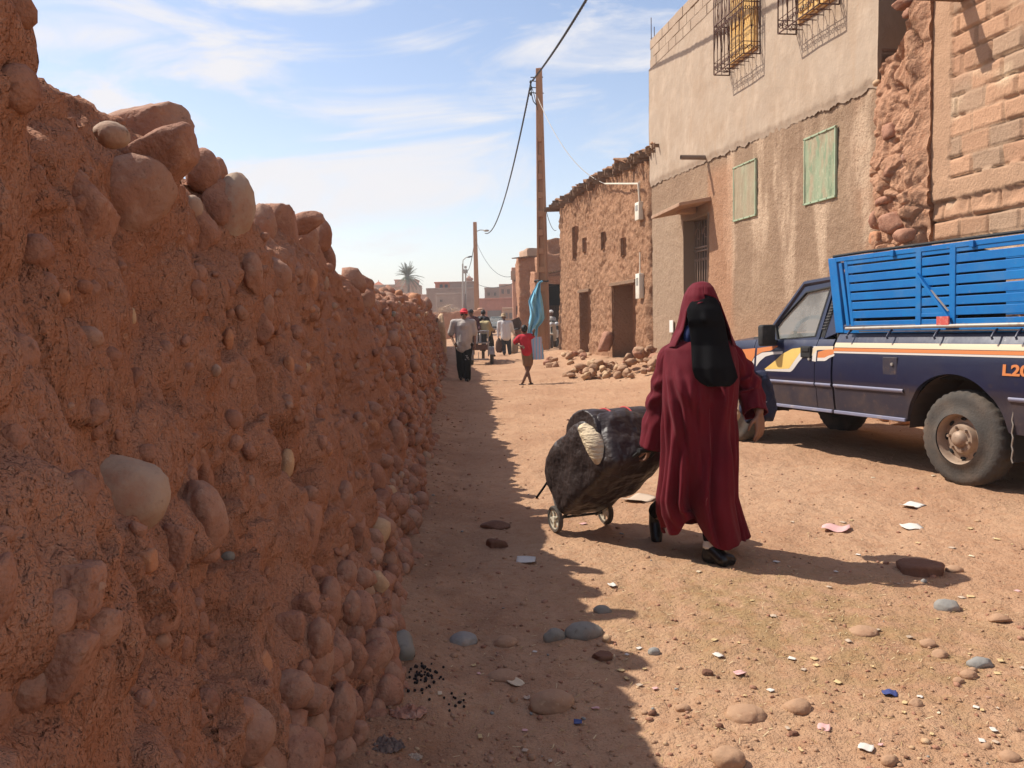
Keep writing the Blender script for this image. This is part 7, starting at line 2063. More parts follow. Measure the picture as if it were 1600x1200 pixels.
# ------------------------------------------------------------------ distant houses
def fm(name, c, **k): return mat(name, c, .93, vary=((.6, tuple(x * .82 for x in c), .4, .7), (3, tuple(min(1, x * 1.12) for x in c), .5, .75)), bump=((8, .02),), **k)
m_pinkh = fm('faded_pink_render', (.50, .27, .18)); m_greyh = fm('grey_block_render', (.32, .215, .16)); m_redh = fm('orange_red_render', (.50, .155, .08)); m_tanh = fm('tan_render', (.42, .27, .18)); m_brownh = fm('red_brown_render', (.42, .18, .12))
m_win = plain('dark_window', (.03, .025, .022), .3)
def house(label, x0, x1, yt, Y, m, wins=(), L=8.0, par=.0, extra=None, yb=None, rot=0.0, doors=()):
    a, b = pt(x0, yt, Y), pt(x1, yt, Y); zt = (a.z + b.z) / 2
    r = thing('house', label, 'house', ((a.x + b.x) / 2, Y, 0)); r['kind'] = 'thing'
    zb = pt(x0, yb, Y).z if yb else -.1
    mb = MB(); w = b.x - a.x
    mb.box(((a.x + b.x) / 2, Y + L / 2, (zt + zb) / 2), (w, L, zt - zb))
    p_ = max(.12, w * .02)
    for (cx, cy, sx, sy) in (((a.x + b.x) / 2, Y + .06, w + .06, .2), ((a.x + b.x) / 2, Y + L - .06, w + .06, .2), (a.x + .06, Y + L / 2, .2, L - .3), (b.x - .06, Y + L / 2, .2, L - .3)):
        mb.box((cx, cy, zt + par / 2 + .001), (sx, sy, max(par, .15)))
    mb.build('wall', m, r, W=True, bevel=.03, seg=1)
    for (u0, v0, u1, v1) in wins:
        p, q = pt(u0, v1, Y), pt(u1, v0, Y)
        mb = MB(); mb.box(((p.x + q.x) / 2, Y - .02, (p.z + q.z) / 2), (q.x - p.x, .10, q.z - p.z)); f_ = mb.build('window', m_win, r, W=True)
        mb = MB(); mb.box(((p.x + q.x) / 2, Y - .06, p.z - .05), (q.x - p.x + .2, .22, .1)); mb.box(((p.x + q.x) / 2, Y - .04, q.z + .04), (q.x - p.x + .16, .16, .08)); mb.box(((p.x + q.x) / 2, Y - .08, (p.z + q.z) / 2), (.06, .04, q.z - p.z)); mb.build('frame', m, f_, W=True)
    for (u0, v0, u1, v1) in doors:
        p, q = pt(u0, v1, Y), pt(u1, v0, Y)
        mb = MB(); mb.box(((p.x + q.x) / 2, Y - .03, (p.z + q.z) / 2), (q.x - p.x, .1, q.z - p.z)); 
        mb.build('door', fm('metal_shutter_grey', (.20, .17, .15)), r, W=True)
    return r
def volume(root, name, x0, x1, yt, yb, Y, L, m):
    p, q = pt(x0, yb, Y), pt(x1, yt, Y); mb = MB(); mb.box(((p.x + q.x) / 2, Y + L / 2, (p.z + q.z) / 2), (q.x - p.x, L, q.z - p.z)); mb.box(((p.x + q.x) / 2, Y + L / 2, q.z), (q.x - p.x + .25, L + .25, .2)); return mb.build(name, m, root, W=True, bevel=.03, seg=1)
h = house('pink walled far house with a square roof tower beside the palm', 580, 652, 447, 150, m_tanh, [(600, 455, 604, 462), (626, 452, 630, 459)], par=.3)
volume(h, 'roof_tower', 617, 650, 437, 448, 149.6, 5, m_pinkh)
mb = MB(); c = pt(590, 446, 151); mb.loft([[c + V3(1.1 * sx, 1.1 * sy + 1.2, 0) for sx, sy in ((-1, -1), (1, -1), (1, 1), (-1, 1))], [c + V3(.08 * sx, .08 * sy + 1.2, .75) for sx, sy in ((-1, -1), (1, -1), (1, 1), (-1, 1))]]); mb.tube([c + V3(0, 1.2, .7), c + V3(0, 1.2, 1.05)], .05, 6); mb.build('pyramid_roof', m_redh, h, W=True)
house('low pinkish block house behind the wall end', 650, 668, 462, 128, m_pinkh, [(655, 468, 658, 473)], par=.2)
h = house('wide grey block house with an orange red room on its roof', 666, 742, 453, 112, m_greyh, [(690, 459, 693, 465), (712, 457, 715, 463)], par=.3, L=10)
volume(h, 'roof_room', 680, 716, 441, 452.6, 114, 5, m_redh); 
for u0 in (687, 695, 706): 
    p, q = pt(u0, 450, 113.9), pt(u0 + 4.5, 444.5, 113.9); mb = MB(); mb.box(((p.x + q.x) / 2, 113.93, (p.z + q.z) / 2), (q.x - p.x, .12, q.z - p.z)); mb.build('window', m_win, h, W=True)
volume(h, 'grey_wing', 703, 741, 440.5, 452.8, 112.5, 6, m_greyh); volume(h, 'stair_turret', 728.5, 737, 435, 441, 113, 2, m_pinkh)
mb = MB(); c = pt(733, 435, 114); mb.ball(c + V3(0, 0, .05), (.3, .3, .28), None, 12, 8); mb.tube([c, c + V3(0, 0, .65)], .04, 6); mb.build('roof_finial', m_pinkh, h, W=True, smooth='all')
house('low grey yard house in front of the wide grey block house', 681, 724, 461, 100, fm('pale_grey_render', (.36, .265, .205)), [(688, 468, 691, 472)], par=.25, L=6)
house('grey flat roofed house beyond the red brown garages', 757, 781, 452, 132, m_greyh, [(762, 457, 765, 462), (772, 457, 775, 462)], par=.3)
house('pink flat roofed house beyond the red brown garages', 780, 803, 447, 120, m_pinkh, [(784, 452, 787, 459), (793, 452, 796, 459)], par=.3)
house('long red brown garage building closing the street end', 742, 806, 469, 96, m_brownh, [], par=.25, doors=[(762, 485, 783, 500), (787, 486, 796, 500), (748, 486, 756, 500)], L=7)
# the low walls at the end of the street
def rough_wall(label, pts, h0, th, m, seed, name='earth_wall', nz=16, dn=0.2, amp=.1):
    """pts: foot line as (x, y) pairs; a rough coursed wall with an uneven top"""
    pts = [Vector((p[0], p[1], 0)) for p in pts]
    cum = [0]
    for a, b in zip(pts, pts[1:]): cum.append(cum[-1] + (b - a).length)
    n = max(8, int(cum[-1] / dn)); row = []
    for k in range(n + 1):
        t = cum[-1] * k / n; i = max(j for j in range(len(pts) - 1) if cum[j] <= t + 1e-9); u = (t - cum[i]) / (cum[i + 1] - cum[i]); row.append(pts[i].lerp(pts[i + 1], u))
    v = []
    for k, p in enumerate(row):
        d = (row[min(k + 1, n)] - row[max(k - 1, 0)]).normalized(); nn = V3(d.y, -d.x, 0)
        zb = float(gz(p.x, p.y)) - .15
        hh = h0(k / n) if callable(h0) else h0
        prof_ = [(0.04, 0)] + [(0.0 - .06 * j / nz, hh * j / nz) for j in range(1, nz + 1)] + [(-th * .5, hh + .05), (-th, hh)] + [(-th - .02, hh * .5), (-th - .05, 0)]
        for (o, z) in prof_: v.append(p + nn * o + V3(0, 0, zb + z))
    m_ = len(prof_)
    v = np.array([tuple(p) for p in v])
    f1, f2, wid = worley(v * np.array([4, 4, 4.5]), seed)
    v[:, 0] += amp * fbm(v * 2.2, 3, seed + 1) + amp * .7 * (0.5 - f1); v[:, 1] += amp * fbm(v * 2.2, 3, seed + 2) + amp * .7 * (0.5 - f1) * .6; v[:, 2] += amp * 1.2 * fbm(v * np.array([2, 2, .1]), 3, seed + 3)
    loc = np.array([pts[0].x, pts[0].y, 0])
    o = quads(name, v - loc, grid_faces(n + 1, m_), m); o.location = loc
    tag(o, label, 'wall'); o['kind'] = 'thing'
    return o
m_farmud = mat('far_red_earth', (0.345, 0.165, 0.092), 0.95, vary=((4, (0.28, 0.125, 0.07), .4, .7), (14, (.42, .22, .13), .52, .75)), bump=((12, .03), (40, .012)))
wbx = lambda y: float(wall_base(np.array(y)))
rough_wall('lower stretch of earth and stone wall beyond the end of the long wall', [(wbx(28.4) - .25, 28.6), (wbx(34) - .35, 34), (wbx(46) - .5, 46)], lambda t: 1.62 - .25 * t + .12 * math.sin(t * 9), .5, m_farmud, 301)
v, f = stone_verts(3, 555, .9); p = pt(690, 515, 29.2); p.z = 0.75
o = quads('standing_slab', v * np.array([.16, .2, .85]), f, m_stone['pale']); o.location = p; tag(o, 'pale upright stone slab leaning at the end of the long earth wall', 'stone')
rough_wall('low earth yard wall topped with dry brush across the street end', [(pt(662, 500, 62).x, 62), (pt(757, 500, 60).x, 60), (pt(759, 500, 66).x, 66)], lambda t: 2.05 + .1 * math.sin(t * 13), .5, m_farmud, 311, dn=.3)
# dry brush lying on that wall
rs = np.random.RandomState(4); mb = MB()
for k in range(260):
    x = rs.uniform(pt(684, 500, 61).x, pt(725, 500, 61).x); c = V3(x, 61.6 + rs.uniform(-.3, .3), 1.98 + rs.uniform(0, .30) * (1 + math.sin(x * 2.3)))
    d = V3(*rs.uniform(-1, 1, 3)); d.z *= .5; mb.tube([c, c + d * .3, c + d * .6 + V3(0, 0, -.06)], [.014, .010, .004], 3, cap=False)
o = mb.build('dry_brush', plain('dry_thorn', (.50, .38, .27), .9), None); tag(o, 'pale dry thorn brush laid along the top of the low yard wall', 'brush'); o['kind'] = 'stuff'
# ---- the stone ruin and the shops between pole and street end
m_ruinm = mat('rough_rubble_masonry', (.385, .19, .105), .95, vary=((3, (.31, .145, .08), .4, .7), (10, (.47, .26, .15), .52, .76), (30, (.24, .11, .06), .56, .74)), bump=((9, .05), (30, .02)))
def rubble_block(root, name, x0, x1, yt, yb, Y, L, seed, m=None, slope=0.0, side=True, amp=.09):
    """rough masonry block: front facing the camera plus the flank that faces the street"""
    p, q = pt(x0, yb, Y), pt(x1, yt, Y); zb, zt = p.z, q.z
    loop = [(p.x + .02 * 0 - FD.x * 0 + FD.x * L, Y + L), (p.x, Y), (q.x, Y), (q.x + FD.x * L, Y + L)]
    v = []; pts = []
    for (a, b) in zip(loop, loop[1:] + loop[:1]):
        a = Vector((*a, 0)); b = Vector((*b, 0)); n = max(3, int((b - a).length / .11))
        pts += [a.lerp(b, k / n) for k in range(n)]
    nz = max(4, int((zt - zb) / .11)); N_ = len(pts)
    v = np.array([[tuple(w + V3(0, 0, zb + (zt - zb) * j / nz)) for w in pts] for j in range(nz + 1)]).reshape(-1, 3)
    c = v[:, :2].mean(0); dr = v[:, :2] - c; dr /= np.linalg.norm(dr, axis=1)[:, None]
    f1, f2, wid = worley(v * np.array([3.6, 3.6, 4.6]), seed)
    d = amp * 1.3 * (0.5 - f1) + amp * fbm(v * 1.3, 3, seed + 2) + amp * .5 * ((wid >> 5) % 256 / 256.0 - .5)
    v[:, :2] += dr * d[:, None]
    topm = np.zeros(len(v), bool); topm[-N_:] = True
    v[:, 2] += np.where(v[:, 2] > zb + (zt - zb) * .6, 1, .1) * (amp * 2.2 * fbm(v * np.array([1.6, 1.6, .1]), 3, seed + 4)) + slope * (v[:, 0] - p.x) * (v[:, 2] > zb + .5)
    f = grid_faces(nz + 1, N_, True)
    vt = np.concatenate([v, v[-N_:].mean(0)[None, :] - np.array([[0, 0, .1]])])
    tri = np.array([[nz * N_ + k, nz * N_ + (k + 1) % N_, len(vt) - 1, len(vt) - 1] for k in range(N_)])
    me_f = [tuple(q_) for q_ in f] + [(t[0], t[1], t[2]) for t in tri]
    mb = MB(); mb.add(vt, me_f); return mb.build(name, m or m_ruinm, root, W=True, smooth='all')
ru = thing('ruined_house', 'roofless rubble stone house with an open dark shop front behind the tall pole', 'house', (pt(845, 540, 37).x, 37, 0)); ru['kind'] = 'thing'
rubble_block(ru, 'wall', 813.5, 838, 401, 556, 41.0, .9, 401)
rubble_block(ru, 'wall', 826, 842, 387, 520, 44.0, 2.5, 407, m=m_tanh, amp=.03)
rubble_block(ru, 'wall', 853, 880, 428, 444, 36.5, 3.0, 411)
rubble_block(ru, 'wall', 856, 884, 372, 398, 37.5, 2.6, 415); rubble_block(ru, 'wall', 854, 884, 396, 430, 37.2, 2.8, 419)
rubble_block(ru, 'wall', 838, 857, 424, 560, 38.5, 1.2, 421)
mb = MB()
for k in range(7): a = pt(810 + k * 4, 404 - k * .5, 41); mb.bar(a + V3(-.3, -.25, 0), a + V3(.35, .3, .06), .09, .05)
for k in range(6): a = pt(855 + k * 4, 429 - k * .8, 36.6); mb.bar(a + V3(-.25, -.3, .02), a + V3(.3, .2, .08), .10, .05)
mb.build('roof_pole', m_wood, ru, W=True)['kind'] = 'stuff'
p, q = pt(856, 560, 37.2), pt(885, 442, 37.2)
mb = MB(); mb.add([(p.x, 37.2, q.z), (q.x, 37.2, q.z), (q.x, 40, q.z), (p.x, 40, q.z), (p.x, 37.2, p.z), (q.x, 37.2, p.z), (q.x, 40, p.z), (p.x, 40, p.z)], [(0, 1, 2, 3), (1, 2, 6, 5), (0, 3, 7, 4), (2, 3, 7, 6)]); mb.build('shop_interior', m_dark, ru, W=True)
p, q = pt(857, 556, 38.6), pt(880, 477, 38.6)
mb = MB()
for k in range(6): x = p.x + (q.x - p.x) * k / 6; mb.box((x + (q.x - p.x) / 12, 38.6, (p.z + q.z) / 2), ((q.x - p.x) / 6 - .015, .05, q.z - p.z))
mb.build('plank_door', mat('brown_planks', (.16, .085, .045), .85), ru, W=True, bevel=.005)
sh = house('pink shop house with a small balcony and tall narrow window past the stone ruin', 800, 817, 424, 52, m_pinkh, [(807, 478, 811, 492), (804, 430, 808, 440)], par=.25, L=5)
mb = MB(); p, q = pt(806, 462, 51.7), pt(818, 448, 51.7); mb.box(((p.x + q.x) / 2, 51.6, (p.z + q.z) / 2), (q.x - p.x, .8, .12)); mb.box(((p.x + q.x) / 2, 51.25, (p.z + q.z) / 2 + .3), (q.x - p.x, .06, .5)); mb.build('balcony', m_tanh, sh, W=True, bevel=.02)
mb = MB(); p, q = pt(799.5, 437, 51.9), pt(817, 423, 51.9); mb.box(((p.x + q.x) / 2, 52.0, (p.z + q.z) / 2), (q.x - p.x + .1, .2, q.z - p.z)); mb.build('upper_wall', m_tanh, sh, W=True)
house('low pale yard building with a plank fence at the street end', 785, 803, 484, 74, fm('pale_tan_render', (.46, .30, .20)), [], par=.2, doors=[(789, 489, 793, 498), (796, 489, 800, 498)], L=4)
# parked car far away
c = pt(775, 503, 80); t = thing('parked_car', 'pale teal car parked far away at the garage building', 'car', (c.x, 80, G(c.x, 80)))
mb = MB(); sec_ = [(-.85, .35, .78), (-.80, .78, .82), (-.55, .85, .80)]
mb.loft([[V3(x, y, z) for x, z in ((-w, .32), (-w, .8), (-w * .97, .88), (w * .97, .88), (w, .8), (w, .32))] for y, w in ((0, .70), (.1, .82), (3.6, .84), (3.9, .72))]); mb.build('body', plain('pale_teal_paint', (.36, .45, .44), .35), t, bevel=.03)
mb = MB(); mb.loft([[V3(x, y, z) for x, z in ((-.72, .87), (-.55, zt_2), (.55, zt_2), (.72, .87))] for y, zt_2 in ((.7, .9), (1.25, 1.40), (2.6, 1.42), (3.3, .9))]); mb.build('cabin', m_glassd, t, bevel=.02); mb = MB(); mb.box((0, 1.95, 1.43), (1.1, 1.5, .05)); mb.build('roof', plain('pale_teal_roof', (.40, .48, .47), .35), t, bevel=.02)
for x in (-.72, .72):
    for y in (.75, 3.1):
        mb = MB(); mb.tube([(x - .09, y, .31), (x + .09, y, .31)], .31, 18); mb.build('wheel', m_rubber, t, smooth=True)
mb = MB(); mb.box((0, -.02, .45), (1.5, .1, .18)); mb.build('bumper', m_rubber, t, bevel=.02)
for x in (-.58, .58): mb = MB(); mb.box((x, -.0, .70), (.26, .06, .14)); mb.build('headlight', plain('pale_lamp', (.7, .7, .68), .2), t, bevel=.01)
# ---- the palm
bp = pt(637, 470, 138); bp.z = 0; tp_ = pt(637, 432, 138)
palm = thing('palm_tree', 'date palm with a round grey green crown above the far houses', 'palm tree', bp)
m_trunk = mat('palm_trunk_bark', (.17, .115, .08), .95, bump=((3, .1, (1, 1, 4)),))
mb = MB(); mb.tube([bp + (tp_ - bp) * k / 12 + V3(.1 * math.sin(k * .8), 0, 0) for k in range(13)], [.34 - .012 * k + .03 * (k % 2) for k in range(13)], 12); mb.ball(tp_ - V3(0, 0, .2), (.45, .45, .5), None, 12, 8); mb.build('trunk', m_trunk, palm, W=True, smooth='all')
rs = np.random.RandomState(9); mb = MB()
for k in range(64):
    az_ = k * 2.399; el_ = R(rs.uniform(-42, 80)); L_ = rs.uniform(2.3, 3.0)
    d = V3(math.cos(az_) * math.cos(el_), math.sin(az_) * math.cos(el_), math.sin(el_)); sd = d.cross(V3(0, 0, 1)).normalized()
    pts = [tp_ + d * L_ * t - V3(0, 0, 1.0 * t * t * math.cos(el_)) for t in np.linspace(0.05, 1, 14)]
    mb.tube(pts, [.035 * (1 - i / 15) + .006 for i in range(14)], 4, cap=False, m=0)
    for i in range(2, 14):
        tdir = (pts[i] - pts[i - 1]).normalized()
        for s_ in (-1, 1):
            for q_ in (0, .5):
                a = pts[i - 1].lerp(pts[i], q_); l_ = .42 * math.sin(math.pi * (i / 14) ** .8 * .93 + .15) + .08
                e = a + (sd * s_ * .72 + tdir * .72 + V3(0, 0, .25 - .3 * rs.rand())).normalized() * l_
                w = tdir * .032
                mb.add([a - w, a + w, e + w * .2, e - w * .2], [(0, 1, 2, 3)])
mb.build('crown', mat('palm_frond_green', (.075, .09, .048), .6, vary=((2, (.12, .12, .065), .45, .7),)), palm, W=True, recalc=False)
# some pale scrub trees far off
# ---- cloth on the pole
t = thing('blue_cloth', 'light blue cloth tied to the tall ochre pole and hanging down', 'cloth', pt(840, 500, 29.3))
Lc = [(439, 843.5), (442, 840), (455, 834), (471, 827.5), (480, 830), (492, 831), (504, 828.5), (522, 826), (536, 828)]; Rc = [(439, 848.5), (442, 844), (455, 843.5), (471, 846), (485, 847.5), (497, 848.5), (504, 845), (511, 838.5), (536, 837)]
rows = []
for y_ in np.linspace(439, 536, 60):
    l_ = np.interp(y_, [p[0] for p in Lc], [p[1] for p in Lc]) - 2.2 * min(1, (y_ - 439) / 25); r_ = np.interp(y_, [p[0] for p in Rc], [p[1] for p in Rc]) + 2.0 * min(1, (y_ - 439) / 25); row = []
    for k in range(30):
        s_ = k / 29; row.append(pt(l_ + (r_ - l_) * s_, y_ + 1.2 * math.sin(s_ * 7), 29.35 + .07 * math.sin(s_ * 11 + y_ * .07) + .04 * math.sin(s_ * 23 - y_ * .11)))
    rows.append(row)
mb = MB(); mb.loft(rows, wrap=False, cap=False); o = mb.build('sheet', mat('light_blue_cloth', (.17, .44, .58), .75, vary=((3, (.24, .54, .67), .4, .7),)), t, W=True, smooth='all', recalc=False); md = o.modifiers.new('th', 'SOLIDIFY'); md.thickness = .01
mb = MB(); pc = pt(846, 439, 29.8); mb.tube([pc + V3(.24 * math.cos(a), .24 * math.sin(a) + .1, .02 * math.sin(a * 2)) for a in np.linspace(0, 6.28, 25)], .03, 6); mb.build('knot', m_cable, t, W=True)
# ---- scooters and the man sitting by the shop
def scooter(loc, rz_, label, c, sc=1.0):
    t = thing('scooter', label, 'scooter', loc, 'scooters by the shop', rz_)
    mb = MB(); rg2 = lambda x, r, o: [V3(x + r * math.cos(a), o, .27 + r * math.sin(a)) for a in np.linspace(0, 2 * math.pi, 26, endpoint=False)]
    for x in (-.6, .62):
        mb = MB(); mb.loft([rg2(x, .17, -.04), rg2(x, .25, -.045), rg2(x, .27, 0), rg2(x, .25, .045), rg2(x, .17, .04)], cap=True); mb.build('wheel', m_tyre, t, smooth=True)
    mb = MB(); mb.loft([[V3(x - w * .2, -w, z) for x, z in ((.0, 0), )] + [V3(x, y, z) for x, y, z in ((.40, -w, z0), (.46, 0, z0), (.40, w, z0), (.34, 0, z0))] for z0, w in ((.30, .16), (.55, .20), (.85, .16), (.98, .10))], cap=True)
    mb.box((-.35, 0, .52), (.75, .30, .30)); mb.box((.12, 0, .30), (.5, .26, .08)); mb.box((.60, 0, .52), (.34, .13, .09))
    mb.build('fairing', c, t, bevel=.03, smooth=True)
    mb = MB(); mb.box((-.30, 0, .74), (.72, .26, .12)); mb.build('seat', m_rubber, t, bevel=.04, smooth=True)
    mb = MB(); mb.tube([(.62, 0, .3), (.46, 0, .95)], .03, 8); mb.tube([(.40, -.32, 1.02), (.46, 0, .98), (.40, .32, 1.02)], .018, 8); mb.build('handlebar', m_rubber, t, smooth=True)
    mb = MB(); mb.ball((.54, 0, .88), (.06, .09, .08), None, 12, 8); mb.build('headlight', plain('lamp_lens', (.6, .6, .58), .15), t, smooth='all')
    for s_ in (-1, 1): mb = MB(); mb.tube([(.42, .26 * s_, 1.02), (.40, .34 * s_, 1.18)], .006, 5); mb.ball((.40, .35 * s_, 1.22), (.012, .06, .04), None, 8, 6); mb.build('mirror', m_rubber, t)
    return t
gs = pgg(868, 547)
scooter(V3(gs.x + .05, 31.4, G(gs.x, 31.4)), R(-98), 'white and black scooter parked between the tall pole and the mud house', m_white)
scooter(V3(gs.x + .42, 32.6, G(gs.x, 32.6)), R(-110), 'dark scooter parked behind the white scooter by the mud house', m_djacket)
YQ = 33.2
J = joints(YQ, head=(861, 489), neck=(861, 494), chest=(862, 500), pelvis=(863.5, 516), sh_l=(857.5, 498), sh_r=(866, 498), el_l=(858, 509), wr_l=(864, 513, -.2), el_r=(868, 508), wr_r=(870, 513, -.2), hip_l=(861, 518), hip_r=(866, 518), kn_l=(864, 521, -.45), kn_r=(870, 521, -.4), an_l=(865, 538, -.5), an_r=(871, 538, -.45), ft_l=(865, 541, -.65), ft_r=(872, 541, -.6))
sm_ = human('person', 'man in white cap and pale jacket sitting behind the parked scooters', J, 1.0, m_skin_dk, .016, (.3, -1, 0))
cloth_limbs('jacket', [([J['sh_l'], J['chest'].lerp(J['neck'], .3), J['sh_r']], [.08, .10, .08]), ([J['chest'], J['pelvis']], [.16, .17]), ([J['sh_l'], J['el_l'], J['wr_l']], [.07, .06, .05]), ([J['sh_r'], J['el_r'], J['wr_r']], [.07, .06, .05])], mat('pale_jacket_cloth', (.42, .38, .33), .9), sm_, vox=.018, fold=.012, seed=111)
cloth_limbs('trousers', [([J['hip_l'], J['kn_l'], J['an_l']], [.10, .08, .07]), ([J['hip_r'], J['kn_r'], J['an_r']], [.10, .08, .07])], mat('taupe_trouser_cloth', (.20, .15, .12), .9), sm_, vox=.018, fold=.01, seed=113)
mb = MB(); mb.ball(J['head'] + V3(0, 0, .05), (.093, .10, .075), None, 14, 10); mb.box(J['head'] + V3(.04, -.12, .045), (.12, .10, .015)); mb.build('cap', m_whiteshirt, sm_, W=True, smooth='all')
mb = MB(); pc = J['pelvis'] - V3(0, 0, .15); mb.box((0, 0, .22), (.38, .38, .44)); st_ = thing('crate_seat', 'low wooden crate under the man sitting behind the scooters', 'crate', (pc.x, pc.y, G(pc.x, pc.y))); mb.build('crate', m_wood, st_, bevel=.02)
# ------------------------------------------------------------------ rubble, stones and litter on the ground
rs = np.random.RandomState(21)
def gstone(px, py, w, h, kind, ang, label, cat='stone', sunk=.35, name='stone', group=None, seed=None, sub=4):
    p = pgg(px, py + h * .25); k = p.y / FPX / 2
    v, f = stone_verts(sub, seed or int(px * 7 + py), ang)
    rz_ = max(h * k * 1.05, .012)
    rx = w * k
    v = v * np.array([rx, rx * rs.uniform(.65, .95), rz_])
    a = rs.uniform(-.35, .35); v = v @ np.array(Matrix.Rotation(a, 3, 'Z')).T
    o = quads(name, v, f, m_stone[kind]); o.location = (p.x, p.y, p.z + rz_ * (1 - 2 * sunk) * .55)
    tag(o, label, cat, group); return o
m_stone['dark'] = mat('dark_red_clod', (.16, .075, .045), .9, vary=((9, (.22, .11, .065), .5, .75),), bump=((30, .01),))
m_stone['tan'] = mat('tan_dusty_stone', (.37, .225, .135), .9, vary=((6, (.32, .175, .10), .4, .7), (40, (.5, .33, .2), .55, .75)), bump=((30, .005),))
m_stone['slate'] = mat('blue_grey_stone', (.25, .235, .21), .75, vary=((7, (.36, .33, .28), .5, .7), (4, (.34, .2, .12), .55, .75)), bump=((30, .004),))
LS = [(1437, 888, 78, 26, 'dark', .8, 'wide dark flat stone at the tip of the robed woman\'s shadow', .3), (1491, 889, 27, 14, 'tan', .3, 'small smooth stone just past the wide dark flat stone', .2),
 (1480, 942, 40, 28, 'slate', .4, 'blue grey mottled stone with white veins in the sunny dirt', .4), (1562, 968, 38, 15, 'tan', .5, 'flat tan stone with a dark underside on the sunny dirt', .1),
 (912, 983, 64, 34, 'olive', .25, 'largest grey cobble half sunk at the edge of the wall shadow', .35), (866, 990, 38, 30, 'olive', .3, 'grey cobble touching the largest grey cobble in the shade', .45), (941, 953, 30, 18, 'olive', .3, 'small grey cobble just above the largest grey cobble', .4),
 (724, 992, 48, 26, 'slate', .3, 'pale streaked grey stone in the shade near the wall foot', .4), (790, 998, 40, 20, 'tan', .3, 'flat brown stone sunk in the shaded dirt between grey cobbles', .5), (948, 1001, 15, 15, 'pale', .2, 'small pale pebble beside the largest grey cobble', .2),
 (942, 1027, 36, 20, 'dark', .9, 'crumbled dark clod of earth below the grey cobbles', .3), (862, 1093, 76, 38, 'tan', .12, 'big smooth brown cobble half buried in the shaded dirt', .38), (775, 848, 32, 20, 'dark', .8, 'dark angular clod lying in the wall shadow', .3),
 (772, 818, 52, 18, 'dark', .6, 'low dark earth lump in the wall shadow beyond the clod', .5), (788, 1050, 60, 24, 'tan', .3, 'low dusty hump of a buried stone in the shade', .7), (1022, 1018, 20, 15, 'slate', .2, 'round blue grey pebble in the sun beside the shadow edge', .3),
 (1067, 1110, 26, 15, 'tan', .3, 'oval tan pebble in the sun near the shadow edge', .3), (1165, 1114, 66, 26, 'tan', .15, 'broad dusty tan cobble almost buried in the sunlit dirt', .6), (1247, 1103, 46, 26, 'tan', .3, 'rounded pinkish stone half buried next to the broad tan cobble', .5),
 (1137, 1187, 58, 42, 'tan', .4, 'rough pinkish lump of stone at the shadow edge close to us', .35), (1531, 1034, 42, 24, 'slate', .5, 'pale grey white stone among small stones in the sun', .35), (1514, 1053, 28, 18, 'tan', .3, 'rounded tan stone under the pale grey white stone', .3),
 (1350, 984, 46, 16, 'tan', .3, 'flat pale stone level with the straw strewn dirt', .6), (1450, 1005, 30, 16, 'tan', .6, 'small split tan stone in the sun', .3), (1468, 1020, 28, 16, 'tan', .5, 'small reddish stone touching the split tan stone', .3),
 (1578, 1178, 34, 20, 'tan', .2, 'oval sandy stone on the sunlit dirt close to us', .3), (1390, 1185, 30, 22, 'tan', .3, 'short sandy stone beside scraps of paper close to us', .3), (1240, 1147, 17, 12, 'dark', .5, 'tiny dark pebble near a pink scrap', .2), (1124, 1142, 15, 12, 'dark', .5, 'tiny dark pebble near the shadow edge', .2),
 (1105, 1052, 20, 14, 'dark', .6, 'small dark stone in the sunny straw', .3), (1430, 1098, 26, 16, 'tan', .6, 'small red brown stone in the sunny dirt', .3), (1498, 1062, 18, 14, 'tan', .4, 'tan pebble among the group of small stones', .3)]
for (px, py, w, h, kind, ang, lab, sk) in LS: gstone(px, py, w, h, kind, ang, lab, sunk=sk)
# rubble heaps by the doorways
def heap(px, py, rx, ry, hh, n, label, group, smin=.05, smax=.13, extra=()):
    c = pgg(px, py)
    for k in range(n):
        for _ in range(20):
            a = rs.uniform(0, 2 * math.pi); r = math.sqrt(rs.rand())
            if rs.rand() > r * .4: break
        x, y = c.x + rx * r * math.cos(a), c.y + ry * r * math.sin(a)
        s_ = rs.uniform(smin, smax) * (1.15 - .3 * r)
        z = G(x, y) + hh * (1 - r) * rs.uniform(.55, 1) + s_ * .35
        v, f = stone_verts(3, int(rs.randint(1, 99999)), rs.choice([.5, .8, .95]), .10)
        v = (v * s_ * np.array([rs.uniform(.9, 1.5), rs.uniform(.8, 1.2), rs.uniform(.6, .95)])) @ rot_rand(rs, .6).T
        o = quads('rubble_stone', v, f, m_stone[rs.choice(['tan', 'tan', 'tan', 'red', 'pale'])]); o.location = (x, y, z)
        tag(o, label, 'stone', group)
heap(925, 575, .62, .9, .42, 46, 'loose tan rubble stone heaped between the two doorways of the mud house', 'rubble heap between the doorways', .05, .12)
heap(1003, 574, .62, 1.1, .62, 52, 'loose pale rubble stone heaped against the broken corner of the mud house', 'rubble heap at the broken corner', .05, .13)
heap(884, 556, .75, 1.6, .10, 20, 'flat stone scattered in front of the mud house near the tall pole', 'stones scattered near the pole', .06, .13)
p = pgg(950, 560); v, f = stone_verts(3, 808, .95); o = quads('rubble_stone', v * np.array([.17, .13, .36]) @ np.array(Matrix.Rotation(.25, 3, 'Y')).T, f, m_stone['red']); o.location = (p.x, p.y + .3, p.z + .42); tag(o, 'upright brown slab standing on the rubble between the doorways', 'stone')
